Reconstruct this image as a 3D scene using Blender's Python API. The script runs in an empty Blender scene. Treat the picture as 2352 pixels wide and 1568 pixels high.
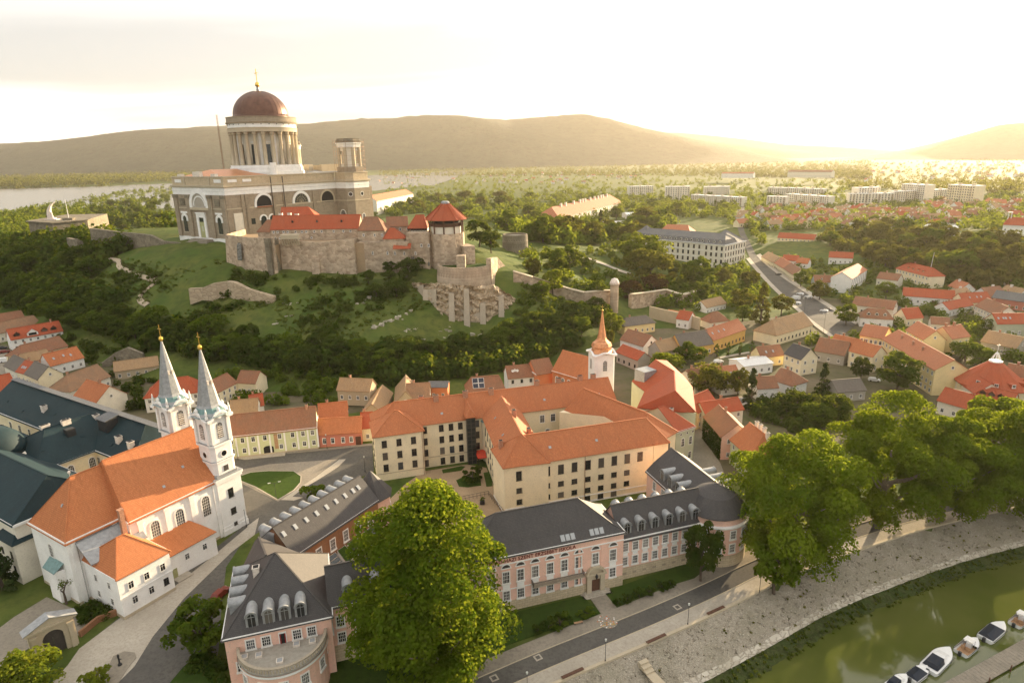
import bpy, math, random
import numpy as np
from mathutils import Vector, Matrix

random.seed(11)
rng = np.random.default_rng(11)
scene = bpy.context.scene
COL = scene.collection
R = math.radians

# ------------------------------------------------------------------ camera
CAM_H = 88.0
FPX = 1471.0                      # focal length in pixels of a 2352 px wide frame
PITCH = math.atan(423 / 1471)
ROLL = R(1.1)
_c, _s = math.cos(PITCH), math.sin(PITCH)
FWD = Vector((0, _c, -_s))
_u0 = Vector((0, _s, _c))
RGT = Vector((1, 0, 0)) * math.cos(ROLL) - _u0 * math.sin(ROLL)
UPV = Vector((1, 0, 0)) * math.sin(ROLL) + _u0 * math.cos(ROLL)
cam_d = bpy.data.cameras.new('camera')
cam = bpy.data.objects.new('camera', cam_d)
COL.objects.link(cam)
cam_d.sensor_width = 36
cam_d.sensor_fit = 'HORIZONTAL'
cam_d.lens = FPX / 2352 * 36
cam_d.clip_start = 1
cam_d.clip_end = 40000
cam.matrix_world = Matrix((
    (RGT.x, UPV.x, -FWD.x, 0), (RGT.y, UPV.y, -FWD.y, 0),
    (RGT.z, UPV.z, -FWD.z, CAM_H), (0, 0, 0, 1)))
scene.camera = cam

# ------------------------------------------------------------------ sky and sun
SUN_AZ, SUN_EL = R(40), R(9)      # azimuth to the right of +Y
w = bpy.data.worlds.new('World')
scene.world = w
w.use_nodes = True
nt = w.node_tree
nt.nodes.clear()
def wn(t, **k):
    n = nt.nodes.new(t)
    for a, b in k.items():
        setattr(n, a, b)
    return n
out = wn('ShaderNodeOutputWorld')
bg = wn('ShaderNodeBackground')
bg.inputs[1].default_value = 0.14
sky = wn('ShaderNodeTexSky', sky_type='NISHITA')
sky.sun_disc = False
sky.sun_elevation = SUN_EL
sky.sun_rotation = SUN_AZ
sky.air_density = 1.0
sky.dust_density = 3.0
sky.ozone_density = 1.0
sky.altitude = 100
tc = wn('ShaderNodeTexCoord')
# thin high cloud veil over the whole sky: streaks, brighter towards the sun
sep = wn('ShaderNodeSeparateXYZ')
nt.links.new(tc.outputs['Generated'], sep.inputs[0])
zc = wn('ShaderNodeMath', operation='MAXIMUM'); zc.inputs[1].default_value = 0.04
nt.links.new(sep.outputs['Z'], zc.inputs[0])
za = wn('ShaderNodeMath', operation='ADD'); za.inputs[1].default_value = 0.10
nt.links.new(zc.outputs[0], za.inputs[0])
dx = wn('ShaderNodeMath', operation='DIVIDE'); dy = wn('ShaderNodeMath', operation='DIVIDE')
nt.links.new(sep.outputs['X'], dx.inputs[0]); nt.links.new(za.outputs[0], dx.inputs[1])
nt.links.new(sep.outputs['Y'], dy.inputs[0]); nt.links.new(za.outputs[0], dy.inputs[1])
cmb = wn('ShaderNodeCombineXYZ')
nt.links.new(dx.outputs[0], cmb.inputs[0]); nt.links.new(dy.outputs[0], cmb.inputs[1])
mp = wn('ShaderNodeMapping')
mp.inputs['Rotation'].default_value = (0, 0, R(18))
mp.inputs['Scale'].default_value = (0.22, 0.55, 1)
mp.inputs['Location'].default_value = (1.4, 6.1, 0)
nt.links.new(cmb.outputs[0], mp.inputs[0])
nz = wn('ShaderNodeTexNoise'); nz.inputs['Scale'].default_value = 1.0
nz.inputs['Detail'].default_value = 5; nz.inputs['Roughness'].default_value = 0.5
nz.inputs['Distortion'].default_value = 0.5
nt.links.new(mp.outputs[0], nz.inputs['Vector'])
cr = wn('ShaderNodeValToRGB')
cr.color_ramp.elements[0].position = 0.33; cr.color_ramp.elements[0].color = (0, 0, 0, 1)
cr.color_ramp.elements[1].position = 0.62; cr.color_ramp.elements[1].color = (1, 1, 1, 1)
nt.links.new(nz.outputs[0], cr.inputs[0])
# brightness of the veil around the sun direction
sund = (math.sin(SUN_AZ) * math.cos(SUN_EL), math.cos(SUN_AZ) * math.cos(SUN_EL), math.sin(SUN_EL))
dot = wn('ShaderNodeVectorMath', operation='DOT_PRODUCT'); dot.inputs[1].default_value = sund
nt.links.new(tc.outputs['Generated'], dot.inputs[0])
mr = wn('ShaderNodeMapRange'); mr.inputs[1].default_value = -0.2; mr.inputs[2].default_value = 1.0
mr.inputs[3].default_value = 0.0; mr.inputs[4].default_value = 1.0
nt.links.new(dot.outputs['Value'], mr.inputs[0])
pw = wn('ShaderNodeMath', operation='POWER'); pw.inputs[1].default_value = 3.0
nt.links.new(mr.outputs[0], pw.inputs[0])
vb = wn('ShaderNodeMath', operation='MULTIPLY_ADD'); vb.inputs[1].default_value = 0.25; vb.inputs[2].default_value = 1.55
nt.links.new(pw.outputs[0], vb.inputs[0])
vc = wn('ShaderNodeMix', data_type='RGBA')     # grey cloud body / bright veil
vc.inputs['A'].default_value = (1.0, 0.955, 0.885, 1); vc.inputs['B'].default_value = (0.46, 0.45, 0.44, 1)
nt.links.new(cr.outputs[0], vc.inputs['Factor'])
vm = wn('ShaderNodeVectorMath', operation='SCALE')
nt.links.new(vc.outputs['Result'], vm.inputs[0]); nt.links.new(vb.outputs[0], vm.inputs['Scale'])
mx = wn('ShaderNodeMix', data_type='RGBA'); mx.inputs['Factor'].default_value = 0.94
nt.links.new(sky.outputs[0], mx.inputs['A']); nt.links.new(vm.outputs[0], mx.inputs['B'])
nt.links.new(mx.outputs['Result'], bg.inputs[0])
nt.links.new(bg.outputs[0], out.inputs[0])

sun_d = bpy.data.lights.new('sun', 'SUN')
sun_d.energy = 2.6
sun_d.angle = R(0.6)
sun_d.color = (1.0, 0.78, 0.49)
sun = bpy.data.objects.new('sun', sun_d)
COL.objects.link(sun)
sun.rotation_euler = Vector(sund).to_track_quat('Z', 'Y').to_euler()
sun.location = (300, 300, 300)

vs = scene.view_settings
vs.view_transform = 'Standard'
vs.look = 'None'
vs.exposure = 2.8
vs.gamma = 1
cy = scene.cycles
cy.use_denoising = True
cy.denoiser = 'OPENIMAGEDENOISE'
cy.use_adaptive_sampling = True
cy.adaptive_threshold = 0.015
cy.max_bounces = 5
cy.diffuse_bounces = 3
cy.glossy_bounces = 2
cy.transmission_bounces = 2
cy.transparent_max_bounces = 4
cy.volume_bounces = 0
cy.caustics_reflective = False
cy.caustics_refractive = False
cy.sample_clamp_indirect = 6

# ------------------------------------------------------------------ surveying: sight line -> point of the place
def ray(p):
    return FWD * FPX + RGT * (p[0] - 1176) - UPV * (p[1] - 784)
def G(p, z=0.0):                  # where the sight line meets height z
    d = ray(p)
    t = (z - CAM_H) / d.z
    return Vector((d.x * t, d.y * t, z))
def AT(p, Y):                     # where it meets forward distance Y
    d = ray(p)
    t = Y / d.y
    return Vector((d.x * t, Y, CAM_H + d.z * t))
def view(x0, y0, k):
    return lambda x, y: (x0 + k * x, y0 + k * y)
Z0 = view(0, 0, 1)
Z1 = view(0, 705.6, .2625); Z2 = view(0, 1058.4, .325); Z3 = view(470.4, 823.2, .2625); Z4 = view(470.4, 1117.2, .2877)
Z5 = view(823.2, 764.4, .2625); Z6 = view(1234.8, 764.4, .2625); Z7 = view(1058.4, 1058.4, .3252); Z8 = view(1705.2, 823.2, .4752)
B1 = view(352.8, 147, .2812); B2 = view(499.8, 441, .325); B3 = view(0, 411.6, .2625); B4 = view(1117.2, 382.2, .275)
B5 = view(1352.4, 646.8, .25); B6 = view(1764, 352.8, .25); B7 = view(1764, 617.4, .25)
LA = view(0, 693.84, .13125); LB = view(0, 870.24, .15747)
# ------------------------------------------------------------------ materials
MATS = {}
class N:
    """tiny node-tree helper"""
    def __init__(s, name):
        s.m = bpy.data.materials.new(name); s.m.use_nodes = True
        s.t = s.m.node_tree; s.t.nodes.clear()
        s.out = s.n('ShaderNodeOutputMaterial'); s.b = s.n('ShaderNodeBsdfPrincipled')
        s.l(s.b.outputs[0], s.out.inputs[0]); MATS[name] = s.m
    def n(s, t, **k):
        x = s.t.nodes.new(t)
        for a, b in k.items(): setattr(x, a, b)
        return x
    def l(s, a, b): s.t.links.new(a, b)
    def noise(s, vec, scale, detail=4, rough=.6):
        x = s.n('ShaderNodeTexNoise'); x.inputs['Scale'].default_value = scale
        x.inputs['Detail'].default_value = detail; x.inputs['Roughness'].default_value = rough
        s.l(vec, x.inputs['Vector']); return x.outputs[0]
    def ramp(s, fac, *stops):
        x = s.n('ShaderNodeValToRGB'); e = x.color_ramp.elements
        while len(e) < len(stops): e.new(.5)
        for i, (p, c) in enumerate(stops):
            e[i].position = p; e[i].color = (*c, 1) if len(c) == 3 else c
        s.l(fac, x.inputs[0]); return x.outputs[0]
    def mix(s, f, a, b, mode='MIX'):
        x = s.n('ShaderNodeMix', data_type='RGBA', blend_type=mode)
        for k, v in (('Factor', f), ('A', a), ('B', b)):
            if isinstance(v, (int, float)): x.inputs[k].default_value = v
            elif isinstance(v, tuple): x.inputs[k].default_value = (*v, 1)
            else: s.l(v, x.inputs[k])
        return x.outputs['Result']
    def math(s, op, a, b=None):
        x = s.n('ShaderNodeMath', operation=op)
        for i, v in enumerate((a, b)):
            if v is None: continue
            if isinstance(v, (int, float)): x.inputs[i].default_value = v
            else: s.l(v, x.inputs[i])
        return x.outputs[0]
    def bump(s, h, st, dist=.05):
        x = s.n('ShaderNodeBump'); x.inputs['Strength'].default_value = st; x.inputs['Distance'].default_value = dist
        s.l(h, x.inputs['Height']); s.l(x.outputs[0], s.b.inputs['Normal'])
    def pos(s): return s.n('ShaderNodeNewGeometry').outputs['Position']
    def uv(s): return s.n('ShaderNodeTexCoord').outputs['UV']
    def orand(s): return s.n('ShaderNodeObjectInfo').outputs['Random']
    def fin(s, col, rough=.85, spec=.3, metal=0):
        if isinstance(col, tuple): s.b.inputs['Base Color'].default_value = (*col, 1)
        else: s.l(col, s.b.inputs['Base Color'])
        if isinstance(rough, (int, float)): s.b.inputs['Roughness'].default_value = rough
        else: s.l(rough, s.b.inputs['Roughness'])
        s.b.inputs['Specular IOR Level'].default_value = spec
        s.b.inputs['Metallic'].default_value = metal
        return s.m

def sc(c, k): return tuple(min(1, v * k) for v in c)
def m_plaster(name, col, stain=(.35, .31, .25), amt=.45):
    n = N(name); p = n.pos()
    a = n.noise(p, .35, 5); b = n.noise(p, 3.0, 4)
    c = n.mix(n.ramp(a, (.3, (0, 0, 0)), (.75, (1, 1, 1))), sc(col, .90), sc(col, 1.06))
    c = n.mix(n.math('MULTIPLY', n.ramp(b, (.52, (0, 0, 0)), (.8, (1, 1, 1))), amt), c, stain)
    n.bump(b, .15, .03)
    return n.fin(c, .9, .2)
def m_tile(name, c1, c2, old=(.20, .13, .08), wear=.4, rh=.38, rw=.26, rough=.8):
    n = N(name); uv = n.uv(); p = n.pos()
    br = n.n('ShaderNodeTexBrick'); br.offset = .5
    n.l(uv, br.inputs['Vector'])
    br.inputs['Scale'].default_value = 1; br.inputs['Brick Width'].default_value = rw; br.inputs['Row Height'].default_value = rh
    br.inputs['Mortar Size'].default_value = .035; br.inputs['Mortar Smooth'].default_value = .6
    br.inputs['Color1'].default_value = (*c1, 1); br.inputs['Color2'].default_value = (*c2, 1); br.inputs['Mortar'].default_value = (*sc(c1, .45), 1)
    br.inputs['Bias'].default_value = 0
    big = n.noise(p, .25, 6, .65); fine = n.noise(p, 2.2, 5, .7)
    w_ = n.math('MULTIPLY', n.ramp(n.math('ADD', n.math('MULTIPLY', big, .6), n.math('MULTIPLY', fine, .4)), (.42, (0, 0, 0)), (.68, (1, 1, 1))), wear)
    c = n.mix(w_, br.outputs[0], old)
    mp_ = n.n('ShaderNodeMapping'); mp_.inputs['Scale'].default_value = (1.1, .14, 1); n.l(uv, mp_.inputs[0])
    st_ = n.noise(mp_.outputs[0], 1.0, 5, .7)
    c = n.mix(n.math('MULTIPLY', n.ramp(st_, (.48, (0, 0, 0)), (.72, (1, 1, 1))), .38), c, sc(c1, .42))
    sp_ = n.noise(p, 1.1, 3, .8)
    c = n.mix(n.math('MULTIPLY', n.ramp(sp_, (.60, (0, 0, 0)), (.74, (1, 1, 1))), .45), c, tuple(min(1, v * 1.25 + .03) for v in c1))
    c = n.mix(n.math('MULTIPLY', n.orand(), .25), c, sc(c1, .6))
    n.bump(br.outputs['Fac'], -.8, .08)
    return n.fin(c, rough, .25)
def m_stone(name, c1, c2, mort, scale=.9, stretch=1.6, bump=.7, patch=None):
    n = N(name); uv = n.uv(); p = n.pos()
    mp = n.n('ShaderNodeMapping'); mp.inputs['Scale'].default_value = (1, stretch, 1); n.l(uv, mp.inputs[0])
    v = n.n('ShaderNodeTexVoronoi'); v.inputs['Scale'].default_value = scale; n.l(mp.outputs[0], v.inputs['Vector'])
    v2 = n.n('ShaderNodeTexVoronoi', feature='DISTANCE_TO_EDGE'); v2.inputs['Scale'].default_value = scale; n.l(mp.outputs[0], v2.inputs['Vector'])
    sepc = n.n('ShaderNodeSeparateColor'); n.l(v.outputs['Color'], sepc.inputs[0])
    c = n.mix(sepc.outputs[0], c1, c2)
    c = n.mix(n.ramp(v2.outputs['Distance'], (.0, (1, 1, 1)), (.09, (0, 0, 0))), c, mort)
    big = n.noise(p, .16, 6, .62)
    c = n.mix(n.math('MULTIPLY', n.ramp(big, (.42, (0, 0, 0)), (.7, (1, 1, 1))), .75), c, patch or sc(c1, .45))
    n.bump(n.ramp(v2.outputs['Distance'], (0, (0, 0, 0)), (.15, (1, 1, 1))), bump, .2)
    return n.fin(c, .92, .15)
def m_plain(name, col, rough=.6, metal=0, var=.2, scale=1.5, spec=.4):
    n = N(name); a = n.noise(n.pos(), scale, 4)
    c = n.mix(n.ramp(a, (.3, (0, 0, 0)), (.7, (1, 1, 1))), sc(col, 1 - var), sc(col, 1 + var))
    return n.fin(c, rough, spec, metal)
def m_ground(name, c1, c2, c3, s1=.08, s2=.9, bump=.4, dist=.3):
    n = N(name); p = n.pos()
    a = n.noise(p, s1, 6, .6); b = n.noise(p, s2, 6, .7)
    c = n.mix(n.ramp(a, (.35, (0, 0, 0)), (.65, (1, 1, 1))), c1, c2)
    c = n.mix(n.ramp(b, (.45, (0, 0, 0)), (.7, (1, 1, 1))), c, c3)
    n.bump(b, bump, dist)
    return n.fin(c, .95, .1)
def m_leaf(name, c1, c2, tr=.5):
    n = N(name)
    g = n.n('ShaderNodeNewGeometry')
    at = n.n('ShaderNodeAttribute'); at.attribute_name = 'tint'
    c = n.mix(g.outputs['Random Per Island'], c1, c2)
    c = n.mix(n.math('MULTIPLY', at.outputs['Fac'], .75), c, tuple(v * k for v, k in zip(c2, (1.75, 1.5, 1.3))))
    oi = n.orand()
    c = n.mix(n.math('MULTIPLY', oi, .45), c, sc(c1, .6))
    d = n.n('ShaderNodeBsdfDiffuse'); t = n.n('ShaderNodeBsdfTranslucent'); mxs = n.n('ShaderNodeMixShader')
    n.l(c, d.inputs[0]); n.l(n.mix(.5, c, (.30, .30, .02)), t.inputs[0]); mxs.inputs[0].default_value = tr
    n.l(d.outputs[0], mxs.inputs[1]); n.l(t.outputs[0], mxs.inputs[2]); n.l(mxs.outputs[0], n.out.inputs[0])
    n.t.nodes.remove(n.b)
    return n.m

m_plaster('white_wall', (.84, .81, .76)); m_plaster('cream_wall', (.82, .71, .49)); m_plaster('yellow_wall', (.80, .65, .34))
m_plaster('pale_wall', (.76, .70, .58), amt=.5); m_plaster('pink_wall', (.80, .50, .39)); m_plaster('rose_wall', (.55, .20, .14))
m_plaster('mint_wall', (.58, .60, .36)); m_plaster('ochre_wall', (.70, .42, .13)); m_plaster('grey_wall', (.42, .38, .32), amt=.7)
m_plaster('church_white', (.86, .84, .80), (.55, .48, .38), .35); m_plaster('sage_wall', (.52, .53, .38)); m_plaster('blue_wall', (.55, .58, .66))
m_plaster('trim_white', (.85, .83, .79), amt=.25); m_plaster('trim_stone', (.50, .42, .30), amt=.6); m_plaster('old_wall', (.50, .40, .27), amt=.9)
m_plaster('concrete', (.42, .355, .27), (.22, .19, .15), .8); m_plaster('orange_wall', (.62, .22, .10))
m_tile('tile_orange', (.57, .20, .080), (.45, .14, .055), (.33, .13, .06), .6)
m_tile('tile_church', (.58, .21, .080), (.48, .16, .060), (.44, .17, .07), .45)
m_tile('tile_red', (.48, .11, .045), (.40, .085, .035), (.26, .10, .06), .45)
m_tile('tile_brown', (.36, .16, .085), (.27, .12, .065), (.17, .12, .08), .65)
m_tile('tile_old', (.40, .22, .12), (.30, .16, .09), (.16, .13, .09), .8)
m_tile('tile_tan', (.46, .29, .15), (.38, .23, .12), (.22, .17, .11), .7)
m_tile('tile_grey', (.20, .17, .14), (.16, .135, .11), (.11, .10, .09), .6)
m_tile('slate', (.085, .078, .075), (.065, .06, .06), (.11, .10, .09), .35, rh=.30, rw=.3, rough=.6)
m_tile('slate_blue', (.012, .034, .040), (.009, .026, .032), (.02, .05, .055), .4, rh=.3, rw=.3, rough=.7)
m_tile('slate_grey', (.17, .17, .17), (.13, .13, .13), (.2, .19, .17), .5, rh=.4, rw=.3, rough=.6)
m_tile('ashlar', (.35, .285, .205), (.27, .215, .155), (.42, .35, .26), .6, rh=1.1, rw=2.2, rough=.9)
m_tile('ashlar_light', (.60, .49, .33), (.50, .40, .27), (.40, .32, .22), .5, rh=.55, rw=1.1, rough=.9)
m_tile('brick', (.36, .17, .085), (.30, .14, .07), (.38, .22, .12), .4, rh=.16, rw=.4)
m_stone('rubble', (.60, .47, .34), (.34, .25, .175), (.48, .38, .28), .5, 1.4)
m_stone('rubble_dark', (.30, .26, .19), (.18, .15, .11), (.22, .19, .14), .7, 1.4)
m_stone('rock', (.54, .43, .30), (.38, .30, .205), (.31, .24, .165), .28, 2.2, .8, (.36, .28, .19))
m_stone('white_rock', (.58, .53, .44), (.44, .39, .31), (.3, .26, .2), .6, 1.5, .8, (.34, .30, .22))
m_stone('revetment', (.43, .38, .30), (.35, .305, .24), (.29, .255, .20), 2.6, 1.0, .6, (.24, .22, .15))
m_plain('lead', (.31, .315, .315), .5, .3); m_plain('green_copper', (.16, .26, .25), .55, .2); m_plain('copper', (.135, .066, .045), .42, .5, .25, .3)
m_plain('bright_copper', (.62, .28, .13), .42, .6); m_plain('gold', (.85, .55, .12), .3, 1); m_plain('iron', (.03, .03, .03), .6)
n = N('glass'); n.fin(n.ramp(n.orand(), (0, (.010, .012, .014)), (.55, (.020, .022, .024)), (.72, (.06, .055, .05)), (.86, (.16, .14, .115)), (.95, (.05, .06, .07))), n.ramp(n.orand(), (0, (.08, .08, .08)), (1, (.3, .3, .3))), .6); m_plain('dark', (.015, .013, .012), .8); m_plain('frame_dark', (.06, .05, .045), .6)  # glass tones per window: dark panes, curtain beige, a bluish reflection painted in
m_plain('frame_white', (.78, .75, .70), .5, 0, .08); m_plain('red_door', (.30, .025, .02), .5); m_plain('green_door', (.36, .36, .17), .6)
m_plain('brown_wood', (.10, .045, .025), .7); m_plain('pale_wood', (.40, .24, .13), .7); m_plain('chimney_white', (.70, .62, .53), .9); m_plain('chimney_brick', (.40, .21, .13), .9, 0, .3, 3)
m_ground0 = [('asphalt', (.100, .094, .085), (.140, .130, .113), (.082, .076, .068), .10, 1.3, .15), ('paving', (.24, .21, .165), (.31, .27, .215), (.20, .175, .14), .14, 1.6, .2), ('pale_paving', (.38, .335, .27), (.47, .42, .345), (.33, .29, .235), .16, 1.8, .2)]
m_plain('gravel_fine', (.36, .25, .15), .95, 0, .2, .8); m_plain('terrace_tile', (.34, .31, .26), .8, 0, .15); m_plain('dirt_path', (.42, .34, .24), .95, 0, .2)
m_plain('car_white', (.75, .74, .72), .25, 0, .03); m_plain('car_dark', (.03, .032, .036), .25); m_plain('car_red', (.18, .03, .02), .3); m_plain('car_grey', (.3, .3, .3), .3, .3)
m_plain('rubber', (.02, .02, .02), .8); m_plain('blue_top', (.22, .46, .58), .5); m_plain('navy_cover', (.012, .018, .03), .7); m_plain('solar', (.02, .024, .04), .2, 0, .1)
m_plain('lamp_glass', (.6, .6, .55), .3); m_plain('letter_red', (.16, .012, .01), .6); m_plain('red_awning', (.60, .06, .03), .6); m_plain('planter', (.50, .16, .06), .8)
m_plain('bark', (.09, .065, .045), .95, 0, .3, 3); m_plain('bark_pale', (.22, .17, .12), .95, 0, .3, 3); m_plain('statue', (.70, .60, .52), .8); m_plain('straw', (.5, .3, .05), .8)
m_plain('rusty_metal', (.30, .17, .10), .6, .3); m_plain('glass_dark', (.018, .026, .028), .2, 0, .3, .5, .6)
m_leaf('leaf_plane', (.080, .142, .012), (.125, .192, .015), .55); m_leaf('leaf_dark', (.028, .056, .011), (.044, .080, .015), .4)
m_leaf('leaf_mid', (.055, .105, .013), (.08, .13, .017), .5); m_leaf('leaf_light', (.10, .15, .016), (.14, .18, .02), .5)
m_leaf('leaf_olive', (.075, .085, .02), (.11, .11, .022), .4); m_leaf('leaf_purple', (.035, .014, .012), (.055, .022, .016), .3); m_leaf('leaf_far', (.06, .075, .022), (.085, .095, .025), .35)
m_leaf('leaf_conifer', (.018, .036, .014), (.03, .05, .018), .2)
m_leaf('grass_blade', (.05, .085, .012), (.085, .115, .02), .35)
for _g in m_ground0: m_ground(*_g)
m_ground('gravel', (.33, .235, .145), (.40, .29, .18), (.28, .20, .125), .2, 2.0, .2)
m_ground('lawn', (.035, .065, .010), (.050, .080, .013), (.03, .05, .01)); m_ground('hill_grass', (.062, .098, .018), (.115, .125, .030), (.045, .064, .016), .045, .22, .8)
m_ground('far_forest', (.022, .034, .022), (.046, .058, .034), (.006, .010, .008), .004, .016, 1.0, 14)
m_ground('bank_grass', (.045, .065, .018), (.075, .085, .028), (.03, .035, .015), .3, 1.2, 1.0)

# ------------------------------------------------------------------ mesh helpers
class MB:
    def __init__(s): s.v = []; s.f = []; s.m = []
    def add(s, vs, fs, m=0):
        k = len(s.v); s.v += [tuple(v) for v in vs]; s.f += [tuple(i + k for i in f) for f in fs]; s.m += [m] * len(fs); return s
    def box(s, x0, x1, y0, y1, z0, z1, m=0):
        return s.add([(x0, y0, z0), (x1, y0, z0), (x1, y1, z0), (x0, y1, z0), (x0, y0, z1), (x1, y0, z1), (x1, y1, z1), (x0, y1, z1)],
                     [(0, 3, 2, 1), (4, 5, 6, 7), (0, 1, 5, 4), (1, 2, 6, 5), (2, 3, 7, 6), (3, 0, 4, 7)], m)
    def prism(s, poly, z0, z1, m=0, top=None, bot=True):
        n = len(poly); k = len(s.v)
        za = z0 if callable(z0) else (lambda i: z0); zb = z1 if callable(z1) else (lambda i: z1)
        s.v += [(p[0], p[1], za(i)) for i, p in enumerate(poly)] + [(p[0], p[1], zb(i)) for i, p in enumerate(poly)]
        for i in range(n):
            j = (i + 1) % n; s.f.append((k + i, k + j, k + n + j, k + n + i)); s.m.append(m)
        s.f.append(tuple(k + n + i for i in range(n))); s.m.append(m if top is None else top)
        if bot: s.f.append(tuple(k + n - 1 - i for i in range(n))); s.m.append(m)
        return s
    def beam(s, p, q, w, h=None, m=0):
        p, q = Vector(p), Vector(q); d = (q - p)
        if d.length < 1e-6: return s
        d.normalize(); h = h or w
        a = d.cross(Vector((0, 0, 1)))
        if a.length < 1e-3: a = Vector((1, 0, 0))
        a.normalize(); b = a.cross(d)
        vs = [e + a * (i * w / 2) + b * (j * h / 2) for e in (p, q) for i, j in ((-1, -1), (1, -1), (1, 1), (-1, 1))]
        return s.add(vs, [(0, 1, 2, 3), (7, 6, 5, 4), (0, 4, 5, 1), (1, 5, 6, 2), (2, 6, 7, 3), (3, 7, 4, 0)], m)
    def lathe(s, prof, n=16, c=(0, 0), m=0, a0=0, a1=2 * math.pi, ph=0, cap=True):
        full = abs(a1 - a0 - 2 * math.pi) < 1e-6; k = len(s.v); cols = n if full else n + 1
        for r, z in prof:
            for i in range(cols):
                a = a0 + (a1 - a0) * i / n + ph; s.v.append((c[0] + r * math.cos(a), c[1] + r * math.sin(a), z))
        for j in range(len(prof) - 1):
            for i in range(n):
                i2 = (i + 1) % cols
                s.f.append((k + j * cols + i, k + j * cols + i2, k + (j + 1) * cols + i2, k + (j + 1) * cols + i)); s.m.append(m)
        if cap and full:
            s.f.append(tuple(k + (len(prof) - 1) * cols + i for i in range(n))); s.m.append(m)
            s.f.append(tuple(k + n - 1 - i for i in range(n))); s.m.append(m)
        return s
    def cone_tube(s, pts, rads, n=6, m=0):
        k = len(s.v)
        for i, p in enumerate(pts):
            p = Vector(p); d = (Vector(pts[min(i + 1, len(pts) - 1)]) - Vector(pts[max(i - 1, 0)])).normalized()
            a = d.cross(Vector((.3, .9, .2))).normalized(); b = d.cross(a)
            for j in range(n):
                t = 2 * math.pi * j / n; s.v.append(tuple(p + a * (rads[i] * math.cos(t)) + b * (rads[i] * math.sin(t))))
        for i in range(len(pts) - 1):
            for j in range(n):
                j2 = (j + 1) % n; s.f.append((k + i * n + j, k + i * n + j2, k + (i + 1) * n + j2, k + (i + 1) * n + j)); s.m.append(m)
        s.f.append(tuple(k + j for j in range(n))); s.m.append(m)
        s.f.append(tuple(k + (len(pts) - 1) * n + j for j in range(n))); s.m.append(m)
        return s
    def slab(s, top, faces, t, m=0):
        """closed thick sheet from top faces (roof)"""
        n = len(top); k = len(s.v)
        s.v += [tuple(v) for v in top] + [(v[0], v[1], v[2] - t) for v in top]
        ed = {}
        for f in faces:
            s.f.append(tuple(k + i for i in f)); s.m.append(m); s.f.append(tuple(k + n + i for i in reversed(f))); s.m.append(m)
            for i in range(len(f)):
                e = (f[i], f[(i + 1) % len(f)]); ed[e] = 1
        for a, b in list(ed):
            if (b, a) not in ed: s.f.append((k + b, k + a, k + n + a, k + n + b)); s.m.append(m)
        return s
def mk(mb, name, mats, smooth=False, uv=True):
    me = bpy.data.meshes.new(name)
    me.from_pydata(mb.v, [], mb.f)
    if isinstance(mats, str): mats = [mats]
    for x in mats: me.materials.append(MATS[x])
    if len(mats) > 1: me.polygons.foreach_set('material_index', mb.m)
    if smooth: me.polygons.foreach_set('use_smooth', [True] * len(me.polygons))
    if uv:
        ul = me.uv_layers.new(name='UVMap'); buf = np.zeros(len(me.loops) * 2, 'f')
        for p in me.polygons:
            nx, ny, nz_ = p.normal
            h = math.hypot(nx, ny)
            if h < .05: tx, ty, bx_, by, bz = 1, 0, 0, 1, 0
            else:
                tx, ty = -ny / h, nx / h; bx_, by, bz = -nx / h * nz_, -ny / h * nz_, h
            for li in p.loop_indices:
                v = mb.v[me.loops[li].vertex_index]
                buf[li * 2] = v[0] * tx + v[1] * ty; buf[li * 2 + 1] = v[0] * bx_ + v[1] * by + v[2] * bz
        ul.data.foreach_set('uv', buf)
    me.update()
    return me
def ob(name, data, parent=None, loc=(0, 0, 0), rz=0, label=None, cat=None, group=None, kind=None, scale=None):
    if isinstance(data, tuple): data = mk(data[0], name, data[1])
    o = bpy.data.objects.new(name, data); COL.objects.link(o)
    o.location = loc; o.rotation_euler = (0, 0, rz)
    if scale: o.scale = scale if isinstance(scale, tuple) else (scale,) * 3
    if parent: o.parent = parent
    if label: o['label'] = label
    if cat: o['category'] = cat
    if group: o['group'] = group
    if kind: o['kind'] = kind
    return o
def thing(name, label, cat, loc=(0, 0, 0), rz=0, group=None):
    return ob(name, None, None, loc, rz, label, cat, group)
def copy_tree(o, loc, rz, label=None, group=None, scale=None):
    c = o.copy(); COL.objects.link(c); c.location = loc; c.rotation_euler = (0, 0, rz)
    if label: c['label'] = label
    if group: c['group'] = group
    if scale: c.scale = scale if isinstance(scale, tuple) else (scale,) * 3
    for ch in o.children:
        d = ch.copy(); COL.objects.link(d); d.parent = c
        for g in ch.children:
            e = g.copy(); COL.objects.link(e); e.parent = d
    return c
# ------------------------------------------------------------------ terrain
ZB = 40.0                                    # castle hill plateau
CP = []
def cpz(z, *pts):
    for p in pts: g = G(p, z); CP.append((g.x, g.y, z))
cpz(0, (60, 1500), (300, 1500), (560, 1240), (700, 1100), (900, 1060), (500, 1060), (40, 800), (150, 820), (330, 900), (450, 930),
    (600, 900), (750, 940), (1100, 920), (1250, 880), (900, 1400), (1300, 1420), (1600, 1300), (1500, 1000), (1700, 1000), (1800, 900), (2100, 950),
    (2350, 1000), (2350, 1140), (2000, 1230), (1650, 860), (1900, 800), (2100, 800), (2300, 780), (1820, 690), (1900, 720), (2000, 720), (2150, 700),
    (2350, 700), (1700, 740), (1560, 760), (1450, 790), (0, 760), (250, 850))
cpz(2, (700, 885), (850, 892), (1000, 893), (1150, 860), (1290, 800), (1400, 752), (1480, 725), (1560, 712), (1640, 640), (1740, 605), (1850, 600), (1950, 645), (2060, 655), (2250, 665))
cpz(3, (500, 850), (400, 845), (300, 812), (190, 775), (60, 715))
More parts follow.
